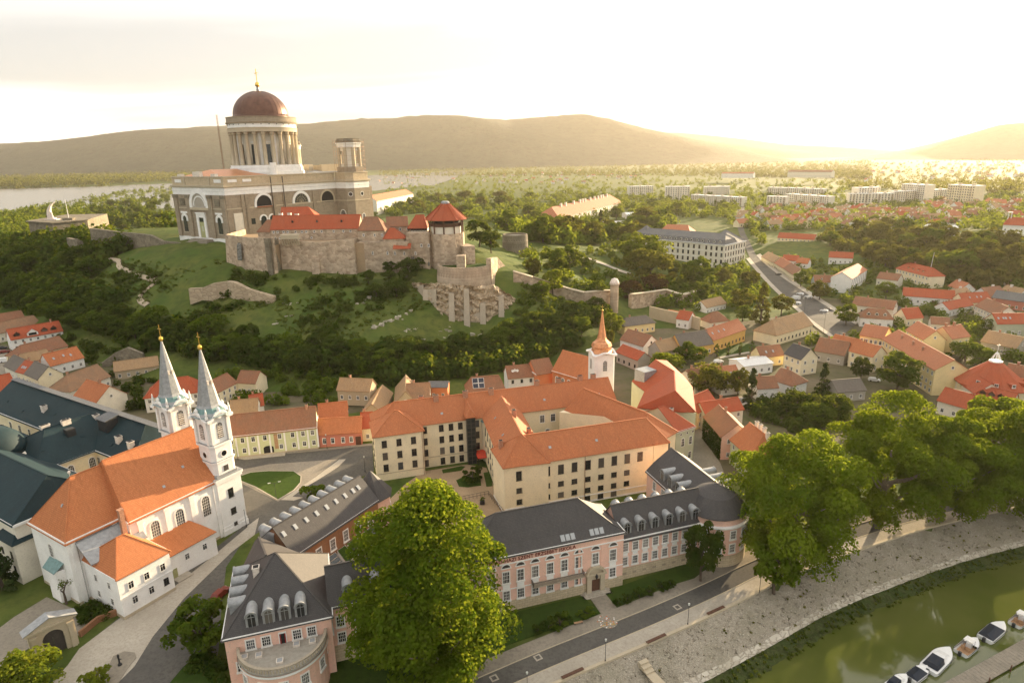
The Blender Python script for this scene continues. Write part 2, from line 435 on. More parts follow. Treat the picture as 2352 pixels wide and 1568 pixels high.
cpz(10, (500, 780), (640, 790), (760, 800), (880, 800), (1250, 745), (1340, 715), (130, 700), (330, 760), (0, 665))
cpz(6, (990, 800), (1090, 785), (1160, 775)); cpz(18, (450, 705), (580, 720), (720, 730), (860, 735), (960, 715), (330, 690), (200, 680), (100, 650), (1200, 695), (1260, 690))
cpz(25, (520, 660), (640, 672), (740, 675), (850, 680), (940, 672), (400, 655), (290, 640), (160, 620), (30, 600), (1205, 655))
cpz(31, (525, 628), (648, 642), (745, 645), (825, 643), (880, 640), (430, 620), (330, 610), (240, 595), (150, 570), (75, 545))
cpz(37, (480, 590), (400, 585), (330, 575))
cpz(ZB, (405, 562), (527, 570))
cpz(22, (1300, 640), (1250, 620)); cpz(20, (1340, 655), (1250, 590)); cpz(12, (1400, 665), (1300, 690), (1420, 610)); cpz(6, (1500, 660), (1440, 690), (1580, 640), (1560, 600)); cpz(18, (1340, 610))
cpz(14, (1280, 560), (1360, 560)); cpz(5, (1500, 560), (1420, 520), (1600, 540), (1300, 530))
cpz(8, (1900, 490), (1750, 490), (2050, 490), (1620, 480), (1500, 480)); cpz(22, (2330, 545), (2250, 540)); cpz(16, (2150, 560), (2352, 600)); cpz(9, (2120, 610), (2250, 635)); cpz(10, (2000, 560), (1900, 560)); cpz(14, (2150, 480), (2340, 470))
for x, y, z in [(-180, 430, 40), (-120, 480, 40), (-60, 520, 40), (-150, 560, 38), (-40, 430, 40), (-100, 400, 40), (-230, 470, 40), (-300, 520, 38), (-30, 372, 38), (-60, 368, 38), (-100, 368, 38), (-120, 368, 38), (-158, 340, 31), (-140, 326, 30), (-118, 318, 29), (-100, 324, 29), (-80, 324, 29), (-62, 318, 28), (-46, 318, 28), (-40, 312, 25), (-46, 298, 18), (-40, 288, 10), (-28, 284, 6.5), (-14, 284, 6), (0, 290, 8), (6, 300, 13), (8, 316, 20),
                (-15, 350, 36), (10, 400, 26), (30, 480, 24), (-10, 560, 28), (-360, 560, 33), (-420, 600, 26), (-500, 640, 6), (-420, 700, 2), (-250, 680, 8), (-100, 700, 10), (60, 640, 12), (-500, 520, 6), (-480, 440, 2), (-520, 560, 2),
                (-600, 300, 0), (-600, 800, 0), (-300, 900, 0), (0, 950, 2), (300, 1000, 8), (700, 1000, 20), (700, 700, 30), (650, 450, 24), (500, 250, 0), (300, 60, 0), (0, 30, 0), (-300, 60, 0), (-400, 200, 0),
                (500, 1200, 10), (900, 1500, 60), (900, 900, 50), (-600, 1300, 0), (200, 1400, 2), (1300, 1500, 90), (1300, 900, 70), (900, 400, 30), (-1200, 500, 0), (-1200, 1500, 0)]:
    CP.append((x, y, z))
CPA = np.array(CP)
def _rk(d): return np.sqrt(d * d + 9.0)
_n = len(CPA)
_A = np.zeros((_n + 1, _n + 1)); _dd = np.hypot(CPA[:, None, 0] - CPA[None, :, 0], CPA[:, None, 1] - CPA[None, :, 1])
_A[:_n, :_n] = _rk(_dd) - np.eye(_n) * 1.5; _A[_n, :_n] = 1; _A[:_n, _n] = 1
_w = np.linalg.solve(_A, np.append(CPA[:, 2], 0))
# river bank line of the near canal (embankment top), from the photograph
BANK = [(1130, 1640), (1290, 1566), (1500, 1477), (1600, 1432), (1700, 1384), (1790, 1336), (1900, 1290), (2000, 1256), (2100, 1223), (2200, 1196), (2352, 1163), (2560, 1128), (2900, 1085), (3400, 1035), (4200, 975)]
BANKW = [G(p, 0) for p in BANK]
def polyline(pts, step):
    res = []; carry = 0
    for a, b in zip(pts, pts[1:]):
        L = (b - a).length; n = max(1, int(L / step))
        res += [a.lerp(b, i / n) for i in range(n)]
    return res + [pts[-1]]
def smooth(pts, it=3):
    for _ in range(it):
        q = [pts[0]]
        for a, b in zip(pts, pts[1:]): q += [a.lerp(b, .25), a.lerp(b, .75)]
        pts = q + [pts[-1]]
    return pts
BANKS = smooth(BANKW, 2)
_bx = np.array([p.x for p in BANKS]); _by = np.array([p.y for p in BANKS])
def riverside(x, y):
    """how far a point lies beyond the bank line towards the water (m)"""
    return np.interp(x, _bx, _by) - y
def height(x, y):
    x = np.asarray(x, float); y = np.asarray(y, float); sh = x.shape
    X = x.ravel(); Y = y.ravel(); z = np.zeros(len(X))
    for i in range(0, len(X), 4000):
        d = np.hypot(X[i:i + 4000, None] - CPA[None, :, 0], Y[i:i + 4000, None] - CPA[None, :, 1])
        z[i:i + 4000] = _rk(d) @ _w[:_n] + _w[_n]
    r = np.hypot(X, Y); k = np.clip((r - 1000) / 900, 0, 1)
    z = z * (1 - k)
    z = np.where((Y < 330) & (z < 1.5) , 0.0, z)
    rs = riverside(X, Y); z = np.where(rs > 1.5, -9.0, z)
    # the Danube far left
    dn = np.interp(X, [-3200, -1400, -900, -600, -300], [1650, 1250, 1230, 1330, 2200])
    df = np.interp(X, [-5000, -2900, -1900, -1100, -300], [3300, 2750, 3000, 3500, 5200])
    z = np.where((Y > dn + 60) & (Y < df) & (X < -250), -9.0, z)
    return z.reshape(sh)
def hz(x, y): return float(height(np.array([x]), np.array([y]))[0])
_xs = np.concatenate([np.linspace(-9000, -1300, 26), np.linspace(-1240, -560, 18), np.arange(-540, 560, 5.0), np.linspace(580, 1300, 20), np.linspace(1500, 9000, 24)])
_ys = np.concatenate([np.linspace(-300, 20, 6), np.arange(30, 700, 5.0), np.linspace(712, 1400, 40), np.linspace(1450, 3400, 40), np.linspace(3600, 12000, 22)])
_X, _Y = np.meshgrid(_xs, _ys)
_Z = height(_X, _Y)
_rg = np.random.default_rng(3)
_hm = np.clip((_Z - 2) / 6, 0, 1) * (np.abs(_X) < 540) * (_Y < 700)
_Z = _Z + _hm * _rg.normal(0, .28, _Z.shape)
gm = bpy.data.meshes.new('ground')
_nx, _ny = len(_xs), len(_ys)
_idx = np.arange(_nx * _ny).reshape(_ny, _nx)
_q = np.stack([_idx[:-1, :-1], _idx[:-1, 1:], _idx[1:, 1:], _idx[1:, :-1]], -1).reshape(-1, 4)
gm.from_pydata(np.stack([_X, _Y, _Z], -1).reshape(-1, 3).tolist(), [], _q.tolist())
gm.polygons.foreach_set('use_smooth', [True] * len(gm.polygons))
gm.materials.append(MATS['hill_grass']); gm.update()
ob('ground', gm, kind='structure')

def sheet(name, pts, mat, z=.02, kind='structure', parent=None, **k):
    mb = MB(); mb.prism([(p.x, p.y) for p in pts], z - .3, z, 0)
    return ob(name, (mb, mat), parent, kind=kind, **k)
def ccw(pts):
    a = sum(p.x * q.y - q.x * p.y for p, q in zip(pts, pts[1:] + pts[:1])); return pts if a > 0 else pts[::-1]
def ribbon(mb, pa, pb, m=0):
    k = len(mb.v); mb.v += [tuple(p) for p in pa] + [tuple(p) for p in pb]; n = len(pa)
    for i in range(n - 1): mb.f.append((k + i, k + i + 1, k + n + i + 1, k + n + i)); mb.m.append(m)
    return mb
def offs(pts, d):
    """offset an XY polyline to its right by d"""
    o = []
    for i, p in enumerate(pts):
        a = pts[max(i - 1, 0)]; b = pts[min(i + 1, len(pts) - 1)]; t = (b - a); t.z = 0; t.normalize()
        o.append(Vector((p.x + t.y * d, p.y - t.x * d, p.z)))
    return o
def zset(pts, z): return [Vector((p.x, p.y, z)) for p in pts]

# water of the side canal and the big river
n = N('canal_water'); p_ = n.pos(); a_ = n.noise(p_, .9, 4); n.bump(a_, .02, .2)
c_ = n.mix(n.ramp(n.noise(p_, .05, 3), (.4, (0, 0, 0)), (.6, (1, 1, 1))), (.075, .090, .018), (.095, .105, .026)); n.fin(c_, .05, .6)
n = N('river_water'); p_ = n.pos(); a_ = n.noise(p_, .02, 4); n.bump(a_, .12, 1.0); n.fin((.10, .09, .06), .22, .5)
mb = MB(); mb.add([(-150, -250, -5), (1400, -250, -5), (1400, 320, -5), (-150, 320, -5)], [(0, 1, 2, 3)]); ob('canal_water', (mb, 'canal_water'), kind='structure')
mb = MB(); mb.add([(-9000, 900, -4), (-250, 900, -4), (-250, 5600, -4), (-9000, 5600, -4)], [(0, 1, 2, 3)]); ob('river_water', (mb, 'river_water'), kind='structure')

# far hills
def ridge(name, prof, Y, depth, base, mat='far_forest', rough=10, seed=1):
    rg = np.random.default_rng(seed)
    pts = [AT(p, Y) for p in prof]; xs = np.linspace(pts[0].x, pts[-1].x, 150)
    top = np.interp(xs, [p.x for p in pts], [p.z for p in pts])
    ny = 26; V = []
    for j in range(ny):
        t = j / (ny - 1); yy = Y - depth + depth * 1.9 * t; tt = (yy - (Y - depth)) / depth
        s = (math.sin(min(tt, 1) * math.pi / 2) ** 1.3) if tt <= 1 else max(0, 1 - (tt - 1) * .9)
        gully = 1 + .16 * np.sin(xs / 420 + 1.3 * np.sin(xs / 900) + j * .35) * (1 - abs(2 * min(tt, 1) - 1)) if tt < 1 else 1
        zz = base + (top - base) * s * gully + rg.normal(0, rough, len(xs)) * (s if tt < 1.01 else 0) * .35
        V += [(x, yy, z) for x, z in zip(xs, zz)]
    nx = len(xs); F = [(j * nx + i, j * nx + i + 1, (j + 1) * nx + i + 1, (j + 1) * nx + i) for j in range(ny - 1) for i in range(nx - 1)]
    m2 = MB(); m2.add(V, F); me = mk(m2, name, mat, True, False)
    return ob(name, me, kind='structure')
ridge('far_hills', [(-420, 338), (-200, 334), (0, 330), (100, 325), (200, 318), (300, 308), (400, 298), (500, 290), (700, 285), (830, 272), (900, 272), (980, 268), (1060, 270), (1160, 275), (1230, 270), (1290, 265),
      (1340, 266), (1390, 277), (1450, 294), (1500, 303), (1560, 316), (1620, 330), (1700, 352)], 7400, 1700, -5, rough=9)
ridge('distant_hills', [(1300, 300), (1480, 303), (1560, 305), (1640, 312), (1720, 321), (1800, 333), (1900, 338), (2050, 345)], 10300, 1500, -5, rough=4, seed=2)
ridge('east_hill', [(1800, 420), (1950, 372), (2080, 354), (2150, 335), (2220, 310), (2290, 288), (2352, 281), (2500, 272), (2750, 280), (2950, 300)], 6400, 1600, -20, rough=5, seed=3)
# ------------------------------------------------------------------ building kit
class Frame:
    """a local plan frame: u along the front, v away from the viewer"""
    def __init__(s, o, ang): s.o = Vector((o[0], o[1], 0)); s.a = R(ang); s.c = math.cos(s.a); s.s = math.sin(s.a)
    def __call__(s, u, v, z=0): return Vector((s.o.x + u * s.c - v * s.s, s.o.y + u * s.s + v * s.c, z))
WINM = {}
def window_meshes(w, h, st):
    key = (round(w, 2), round(h, 2), st)
    if key in WINM: return WINM[key]
    a = w / 2; g = MB(); f = MB(); fr = 'frame_white'
    arch = st[0] in 'ao'
    def archpoly(r, z0, z1, y):
        pts = [(-r, y, z0), (r, y, z0)]
        for i in range(9):
            t = math.pi * i / 8; pts.append((r * math.cos(t), y, z1 + r * math.sin(t)))
        return pts
    if st[0] == 'o':      # round
        k = 14; pts = [(a * math.cos(2 * math.pi * i / k), -.03, a + a * math.sin(2 * math.pi * i / k)) for i in range(k)]
        g.add(pts, [tuple(range(k))])
        o2 = [(1.25 * a * math.cos(2 * math.pi * i / k), -.1, a + 1.25 * a * math.sin(2 * math.pi * i / k)) for i in range(k)]; i2 = [(p[0], -.1, p[2]) for p in pts]
        o3 = [(p[0], 0.02, p[2]) for p in o2]; i3 = [(p[0], 0, p[2]) for p in pts]
        f.add(o2 + i2 + o3 + i3, [(i, (i + 1) % k, k + (i + 1) % k, k + i) for i in range(k)] + [(2 * k + i, 2 * k + (i + 1) % k, (i + 1) % k, i) for i in range(k)] + [(k + i, k + (i + 1) % k, 3 * k + (i + 1) % k, 3 * k + i) for i in range(k)])
    elif arch:
        pts = archpoly(a, 0, h - a, -.03); n = len(pts); g.add(pts, [tuple(range(n))])
        cw = .12 * w + .06
        if st != 'ad':
            o2 = archpoly(a + cw, -cw * .5, h - a, -.12); i2 = [(p[0], -.12, p[2]) for p in pts]; o3 = [(p[0], .02, p[2]) for p in o2]; i3 = [(p[0], 0, p[2]) for p in pts]
            f.add(o2 + i2 + o3 + i3, [(i, (i + 1) % n, n + (i + 1) % n, n + i) for i in range(n)] + [(2 * n + i, 2 * n + (i + 1) % n, (i + 1) % n, i) for i in range(n)] + [(n + i, n + (i + 1) % n, 3 * n + (i + 1) % n, 3 * n + i) for i in range(n)])
        k = 2 if w < 1.3 else 4
        for i in range(1, k): x = -a + w * i / k; f.box(x - .03, x + .03, -.06, -.02, 0, h - a + math.sqrt(max(0, a * a - x * x)))
        for i in range(1, max(2, int(h / .7))):
            z = i * h / max(2, int(h / .7)); x = a if z < h - a else math.sqrt(max(0, a * a - (z - h + a) ** 2)); f.box(-x, x, -.06, -.02, z - .03, z + .03)
    else:
        g.box(-a, a, -.03, .0, 0, h)
        if st == 'w':      # white casing, cross bars and sill
            c = .13
            f.box(-a - c, -a, -.1, .02, -c, h + c); f.box(a, a + c, -.1, .02, -c, h + c); f.box(-a, a, -.1, .02, h, h + c); f.box(-a - c - .06, a + c + .06, -.2, .02, -c - .1, -.0)
            b = .05
        elif st == 'p':    # pale surround flush with the wall, dark frame
            c = .16; f.box(-a - c, -a, -.05, .02, -c, h + c, 0); f.box(a, a + c, -.05, .02, -c, h + c, 0); f.box(-a, a, -.05, .02, h, h + c, 0); f.box(-a - c, a + c, -.12, .02, -c - .05, 0, 0); b = .05; fr = 'trim_white'
        elif st == 's':    # tall school sash in a deep white casing
            c = .22; f.box(-a - c, -a, -.14, .02, -c, h + c); f.box(a, a + c, -.14, .02, -c, h + c); f.box(-a, a, -.14, .02, h, h + c); f.box(-a - c - .1, a + c + .1, -.26, .02, -c - .12, 0); b = .07
        else:              # dark frame with thin sill
            c = .06; f.box(-a - c, -a, -.06, .02, 0, h + c); f.box(a, a + c, -.06, .02, 0, h + c); f.box(-a, a, -.06, .02, h, h + c); f.box(-a - .12, a + .12, -.16, .02, -.1, 0); b = .04; fr = 'frame_dark'
        f.box(-b / 2, b / 2, -.06, -.02, 0, h)
        if h > 1.0: f.box(-a, a, -.06, -.02, h * .68 - b / 2, h * .68 + b / 2)
        if st == 's':
            for k in (.25, .75): f.box(-a + w * k - .03, -a + w * k + .03, -.06, -.02, 0, h)
            f.box(-a, a, -.06, -.02, h * .34 - .03, h * .34 + .03)
    WINM[key] = (mk(g, 'pane', 'glass', uv=False), mk(f, 'frame', fr, uv=False))
    return WINM[key]
def put_window(root, P, ang, w, h, st, name='window'):
    g, f = window_meshes(w, h, st)
    loc = Vector(P) - root.location
    if abs(root.rotation_euler[2]) > 1e-6:
        loc = Matrix.Rotation(-root.rotation_euler[2], 3, 'Z') @ loc; ang = ang - root.rotation_euler[2]
    o = ob(name, g, root, loc, ang); ob('frame', f, o); return o

class Wing:
    """walls and roof over a rectangle; A,B front corners (world), depth away from the viewer"""
    def __init__(s, root, A, B, depth, ze, rise, wall='cream_wall', roof='tile_orange', zg=0, hl=0, hr=0, ov=.45, prof=None, cap=True, t=.18, ends=True, plinth=None, cornice=None, noroof=False, base=1.5):
        s.root = root; s.A = Vector((A[0], A[1], 0)); B = Vector((B[0], B[1], 0)); d = B - s.A; s.L = d.length; s.ang = math.atan2(d.y, d.x)
        s.d = depth; s.zg = zg; s.ze = ze; s.rise = rise; s.hl = hl; s.hr = hr; s.prof = prof or [(0, 0), (1, 1)]; s.t = t
        L, D = s.L, depth; prof = s.prof; sf = (prof[1][1] - prof[0][1]) * rise / ((prof[1][0] - prof[0][0]) * D / 2)
        s.sf = sf
        mb = MB(); zb = zg - base
        gl = [(0, D, ze), (0, 0, ze)] if hl else [(0, D - D / 2 * r, ze + rise * h) for r, h in prof][:-1] + [(0, D / 2 * r, ze + rise * h) for r, h in reversed(prof)]
        gr = [(L, 0, ze), (L, D, ze)] if hr else [(L, D / 2 * r, ze + rise * h) for r, h in prof] + [(L, D - D / 2 * r, ze + rise * h) for r, h in reversed(prof[:-1])]
        mb.add([(0, 0, zb), (L, 0, zb), (L, 0, ze), (0, 0, ze)], [(0, 1, 2, 3)]); mb.add([(L, D, zb), (0, D, zb), (0, D, ze), (L, D, ze)], [(0, 1, 2, 3)])
        k = len(gl); mb.add([(0, D, zb), (0, 0, zb)] + gl[::-1], [tuple(range(k + 2))]); k = len(gr); mb.add([(L, 0, zb), (L, D, zb)] + gr[::-1], [tuple(range(k + 2))])
        if noroof: mb.add([(0, 0, ze), (L, 0, ze), (L, D, ze), (0, D, ze)], [(0, 1, 2, 3)])
        s.loc = Vector((s.A.x, s.A.y, 0)) - root.location
        s.wall = ob('wall', (mb, wall), root, s.loc, s.ang)
        if noroof: s.roof = None; return
        mb = MB(); rings = []
        for i, (r, h) in enumerate(prof):
            x0, x1, y0, y1, z = hl * r, L - hr * r, D / 2 * r, D - D / 2 * r, ze + rise * h + t
            if not hl: x0 = -ov * .6
            if not hr: x1 = L + ov * .6
            if i == 0:
                y0 -= ov; y1 += ov; z -= ov * sf
                if hl: x0 -= ov * sf * hl / max(rise, .1) * (prof[1][0] / max(prof[1][1], .01)) if len(prof) == 2 else ov
                if hr: x1 += ov * sf * hr / max(rise, .1) * (prof[1][0] / max(prof[1][1], .01)) if len(prof) == 2 else ov
            rings.append([(x0, y0, z), (x1, y0, z), (x1, y1, z), (x0, y1, z)])
        V = [p for r_ in rings for p in r_]; F = []
        for i in range(len(rings) - 1):
            a, b = 4 * i, 4 * i + 4; last = i == len(rings) - 2
            F.append((a, a + 1, b + 1, b)); 
            F.append((a + 2, a + 3, b, b + 1) if last else (a + 2, a + 3, b + 3, b + 2))
            if hl: F.append((a + 3, a, b) if last else (a + 3, a, b, b + 3))
            if hr: F.append((a + 1, a + 2, b + 1) if last else (a + 1, a + 2, b + 2, b + 1))
        mb.slab(V, F, t)
        s.roof = ob('roof', (mb, roof), root, s.loc, s.ang)
        if cap:
            c = MB(); b = len(V) - 4; c.beam(V[b], V[b + 1], .34, .16)
            for i in range(len(rings) - 1):
                for cnd, ks in ((hl, (0, 3)), (hr, (1, 2))):
                    if cnd:
                        for k_ in ks:
                            e = 4 * i + 4 + (k_ if i < len(rings) - 2 else (0 if k_ in (0, 3) else 1)); c.beam(V[4 * i + k_], V[e], .28, .14)
            ob('ridge_cap', (c, roof), s.roof)
        if plinth:
            c = MB(); e = .07; zt = zg + plinth[0]
            for x0, x1, y0, y1 in ((-e, L + e, -e, 0.0), (-e, L + e, D, D + e), (-e, 0, 0, D), (L, L + e, 0, D)): c.box(x0, x1, y0, y1, zg - 1.5, zt)
            ob('plinth', (c, plinth[1]), root, s.loc, s.ang)
        if cornice:
            c = MB(); e = cornice[0]; z1 = ze - .02; z0 = ze - cornice[1]
            for x0, x1, y0, y1 in ((-e, L + e, -e, 0.0), (-e, L + e, D, D + e), (-e, 0, 0, D), (L, L + e, 0, D)): c.box(x0, x1, y0, y1, z0, z1)
            ob('cornice', (c, cornice[2]), root, s.loc, s.ang)
    def W(s, x, y, z=0):
        return Vector((s.A.x + x * math.cos(s.ang) - y * math.sin(s.ang), s.A.y + x * math.sin(s.ang) + y * math.cos(s.ang), z))
    def rz(s, x, y):
        r = min(y, s.d - y) / (s.d / 2)
        if s.hl: r = min(r, x / s.hl)
        if s.hr: r = min(r, (s.L - x) / s.hr)
        r = max(0, min(1, r)); ps = s.prof
        return s.ze + s.t + s.rise * float(np.interp(r, [p[0] for p in ps], [p[1] for p in ps]))
    def win(s, face, xs, z, w, h, st='w', name='window'):
        L = s.L if face in 'fb' else s.d
        if isinstance(xs, int): xs = [L * (i + .5) / xs for i in range(xs)]
        for x in xs:
            if isinstance(z, (int, float)): zz = [z]
            else: zz = z
            for q in zz:
                if face == 'f': p, a = s.W(x, 0, q), 0
                elif face == 'b': p, a = s.W(L - x, s.d, q), math.pi
                elif face == 'r': p, a = s.W(s.L, x, q), math.pi / 2
                else: p, a = s.W(0, L - x, q), -math.pi / 2
                put_window(s.root, p, s.ang + a, w, h, st, name)
        return s
    def chim(s, pts, w=.7, d=.6, h=1.3, mat='chimney_brick'):
        for x, y in pts:
            z = s.rz(x, y); c = MB(); c.box(-w / 2, w / 2, -d / 2, d / 2, -1.6, h); c.box(-w / 2 - .08, w / 2 + .08, -d / 2 - .08, d / 2 + .08, h, h + .14)
            c.box(-w / 2 + .1, w / 2 - .1, -d / 2 + .1, d / 2 - .1, h + .14, h + .2, 1)
            ob('chimney', (c, [mat, 'dark']), s.roof, (x, y, z))
        return s
    def sky(s, face, pts, w=.8, h=1.2, pale=True):
        """skylights lying in the roof: (x along, r up the slope 0..1)"""
        for x, r in pts:
            y = s.d / 2 * r if face == 'f' else s.d - s.d / 2 * r
            if face in 'fb': yy = min(max(y, .1), s.d - .1); z = s.ze + s.t + s.rise * float(np.interp(r, [p[0] for p in s.prof], [p[1] for p in s.prof])); sl = math.atan2(s.rise, s.d / 2)
            if face == 'l': xx = s.hl * r; z = s.ze + s.t + s.rise * r; sl = math.atan2(s.rise, s.hl)
            if face == 'r': xx = s.L - s.hr * r; z = s.ze + s.t + s.rise * r; sl = math.atan2(s.rise, s.hr)
            c = MB(); c.box(-w / 2, w / 2, -h / 2, h / 2, -.05, .10, 0); c.box(-w / 2 + .09, w / 2 - .09, -h / 2 + .09, h / 2 - .09, .10, .12, 1)
            me = mk(c, 'skylight', ['lead', 'sky_glass'])
            if face == 'f': o = ob('skylight', me, s.roof, (x, yy, z)); o.rotation_euler = (sl, 0, 0)
            elif face == 'b': o = ob('skylight', me, s.roof, (x, yy, z)); o.rotation_euler = (-sl, 0, 0)
            elif face == 'l': o = ob('skylight', me, s.roof, (xx, x, z)); o.rotation_euler = (sl, 0, -math.pi / 2)
            else: o = ob('skylight', me, s.roof, (xx, x, z)); o.rotation_euler = (sl, 0, math.pi / 2)
        return s
    def part(s, name, mb, mat, parent=None): return ob(name, (mb, mat), parent or s.root, s.loc if parent is None else (0, 0, 0), s.ang if parent is None else 0)
    def dormer(s, x, r, w, h, roofm, wallm='pale_wall', kind='gable', face='f'):
        """small dormer on the front slope at x, foot at slope fraction r"""
        y = s.d / 2 * r; z = s.rz(x, y); run = h / max(s.sf, .2) + .3
        if face == 'b': pass
        c = MB(); c.box(x - w / 2, x + w / 2, y, y + run, z - .3, z + h)
        if kind == 'gable':
            c.add([(x - w / 2, y, z + h), (x + w / 2, y, z + h), (x, y, z + h + w * .4)], [(0, 1, 2)])
        o = ob('dormer', (c, wallm), s.roof)
        c = MB(); e = .2; rr = run + w * .4 / max(s.sf, .2)
        if kind == 'gable':
            c.slab([(x - w / 2 - e, y - e, z + h - e * .8), (x, y - e, z + h + w * .4 + .1), (x + w / 2 + e, y - e, z + h - e * .8), (x - w / 2 - e, y + rr, z + h - e * .8), (x, y + rr, z + h + w * .4 + .1), (x + w / 2 + e, y + rr, z + h - e * .8)], [(0, 1, 4, 3), (1, 2, 5, 4)], .1)
        else:
            c.slab([(x - w / 2 - e, y - e, z + h), (x + w / 2 + e, y - e, z + h), (x + w / 2 + e, y + run + .6, z + h + .45), (x - w / 2 - e, y + run + .6, z + h + .45)], [(0, 1, 2, 3)], .12)
        ob('dormer_roof', (c, roofm), s.roof)
        g = MB(); g.box(x - w * .36, x + w * .36, y - .04, y, z + .15, z + h - .1); ob('dormer_window', (g, 'glass'), s.roof)
        return s
n = N('sky_glass'); n.fin((.35, .36, .36), .12, .8)

HOUSES = []
def house(label, A, B, depth, eh, rise, wall='cream_wall', roof='tile_brown', zg=0, name='house', cat='house', group=None, wins=None, chim=None, sky=None, **k):
    """A,B: sight lines to the ends of the near eave; depth in metres or a sight line to a far eave corner"""
    ze = zg + eh; a, b = G(A, ze), G(B, ze)
    if isinstance(depth, tuple):
        c = G(depth, ze); d = (b - a).normalized(); depth = abs(-(c - a).x * d.y + (c - a).y * d.x)
    root = thing(name, label, cat, (a.x, a.y, zg), 0, group)
    w_ = Wing(root, a, b, depth, ze, rise, wall, roof, zg, **k)
    # children are placed in world heights: shift for the raised root
    for wi in (wins or []): w_.win(wi[0], wi[1], (zg + wi[2]) if isinstance(wi[2], (int, float)) else [zg + q for q in wi[2]], *wi[3:])
    if chim: w_.chim([(x * w_.L, y * w_.d) for x, y in chim])
    if sky: w_.sky('f', [(x * w_.L, r) for x, r in sky])
    HOUSES.append((w_, label))
    return w_
# ------------------------------------------------------------------ yellow school quadrangle
FY = Frame((-2.6, 144.6), 16.5)
ys = thing('school_building', 'cream yellow quadrangle school with orange tiled roofs around an inner court', 'school', FY(0, 0))
T5 = 'tile_orange'
y2 = Wing(ys, FY(-28.9, 33.6), FY(46, 32.4), 13, 14, 5.2, 'cream_wall', T5, hl=6.5, cornice=(.25, .4, 'trim_white'))
y1 = Wing(ys, FY(-29.2, 29.3), FY(-15.6, 29.3), 11, 14, 4.6, 'cream_wall', T5, hl=6.5, hr=6.2, cornice=(.22, .4, 'trim_white'))
y4 = Wing(ys, FY(0, 0), FY(46, 0), 11, 14, 5.0, 'cream_wall', T5, hl=5.5, hr=4, cornice=(.22, .45, 'trim_white'), plinth=(.5, 'trim_white'))
y3 = Wing(ys, FY(3.2, 33.4), FY(.05, .4), 11.5, 14.02, 5.6, 'cream_wall', T5, hl=0, hr=5.6)
y5 = Wing(ys, FY(41.6, -.25), FY(51.3, 5.1), 33, 14.03, 3.2, 'cream_wall', T5, noroof=True)
# big irregular roof of the east range, ridge running back to the little church
def poly_roof(root, name, pts, faces, mat, t=.2, loc=None, cap=()):
    o = root.location; mb = MB(); V = [(p.x - o.x, p.y - o.y, p.z - o.z) for p in pts]; mb.slab(V, faces, t); r_ = ob(name, (mb, mat), root)
    if cap:
        c = MB()
        for a, b in cap: c.beam(V[a], V[b], .36, .2)
        ob('ridge_cap', (c, mat), r_)
    return r_
e0, e1, e2, e3 = FY(41.4, -.6, 13.9), FY(51.8, 4.8, 13.9), FY(37.2, 35, 13.9), FY(27.3, 29.5, 13.9)
rA, rB = FY(43.6, 8.5, 19.4), FY(33.5, 29, 20.6)
poly_roof(ys, 'roof', [e0, e1, e2, e3, rA, rB], [(0, 1, 4), (1, 2, 5, 4), (3, 0, 4, 5), (2, 3, 5)], T5, cap=((0, 4), (1, 4), (4, 5)))
y4.win('f', [3.9 + 3.75 * i for i in range(10)], 9.6, 1.45, 2.5, 'd').win('f', [3.9 + 3.75 * i for i in range(9)], [6.1, 2.9], 1.45, 1.3, 'd').win('f', [22.6, 26.4, 30.2], .5, 1.5, 1.5, 'd')
y5.win('f', [3, 7.3], 9.8, 1.3, 2.4, 'd').win('f', [3, 7.3], 4.5, 1.2, 1.2, 'd')
y2.win('f', [14.4, 19.3, 22.2, 25.0, 30.0], [11.0, 7.4, 3.8, .5], 1.25, 1.95, 'd').win('f', [50.5, 54, 57.6, 61.2, 64.8], 9.6, 1.3, 2.3, 'p').win('f', [52.2, 58.4, 63.0], 5.0, 1.4, 2.2, 'a')
y1.win('f', [2.6, 6.7], [10.2, 6.5, 2.9], 1.3, 2.0, 'd').win('f', [10.8], [10.2, 6.5, 2.9], 1.3, 2.0, 'blind').win('l', [3, 7], [10.2, 6.5, 2.9], 1.2, 2.0, 'd')
y3.win('f', [4, 8, 12, 16, 20, 24, 28], 9.6, 1.2, 2.3, 'd').win('f', [4, 8, 12, 16, 20, 24, 28], [6.0, 2.6], 1.2, 1.5, 'd').win('b', [4, 9, 14, 19], 9.6, 1.2, 2.2, 'p')
y2.chim([(15, 8.5), (19, 5.6), (28, 5.8), (36.0, 5.7), (51, 6.8), (58.3, 6.8), (65.5, 6.8), (70, 6.8)], 1.5, 1.0, 1.6)
y4.chim([(7.2, 8.8), (1.5, 8)], 1.0, 1.0, 1.8); y3.chim([(14, 6.6), (22, 9)], 1.4, 1.0, 1.8)
y4.sky('f', [(13, .42), (26, .42)], .7, .7); y2.sky('f', [(20, .3), (28.5, .35), (52, .35), (70, .3)], .7, .7); y3.sky('f', [(8, .4), (20, .4)], .6, .8)
# string courses, down pipes
for wg, xs in ((y4, (21.8,)), (y1, (13.3,)), (y2, (14.0, 33.9))):
    c = MB()
    for x in xs: c.box(x - .06, x + .06, -.16, -.04, 0, 13.7)
    wg.part('downpipe', c, 'rusty_metal')
c = MB(); c.box(0, y2.L - 45, -.08, 0, 3.1, 3.3); y2.part('string_course', c, 'trim_stone'); c = MB(); c.box(0, y1.L, -.08, 0, 2.1, 2.3); y1.part('string_course', c, 'trim_stone')
c = MB(); c.box(0, 46, -.1, 0, 1.9, 2.15); y4.part('string_course', c, 'trim_white')
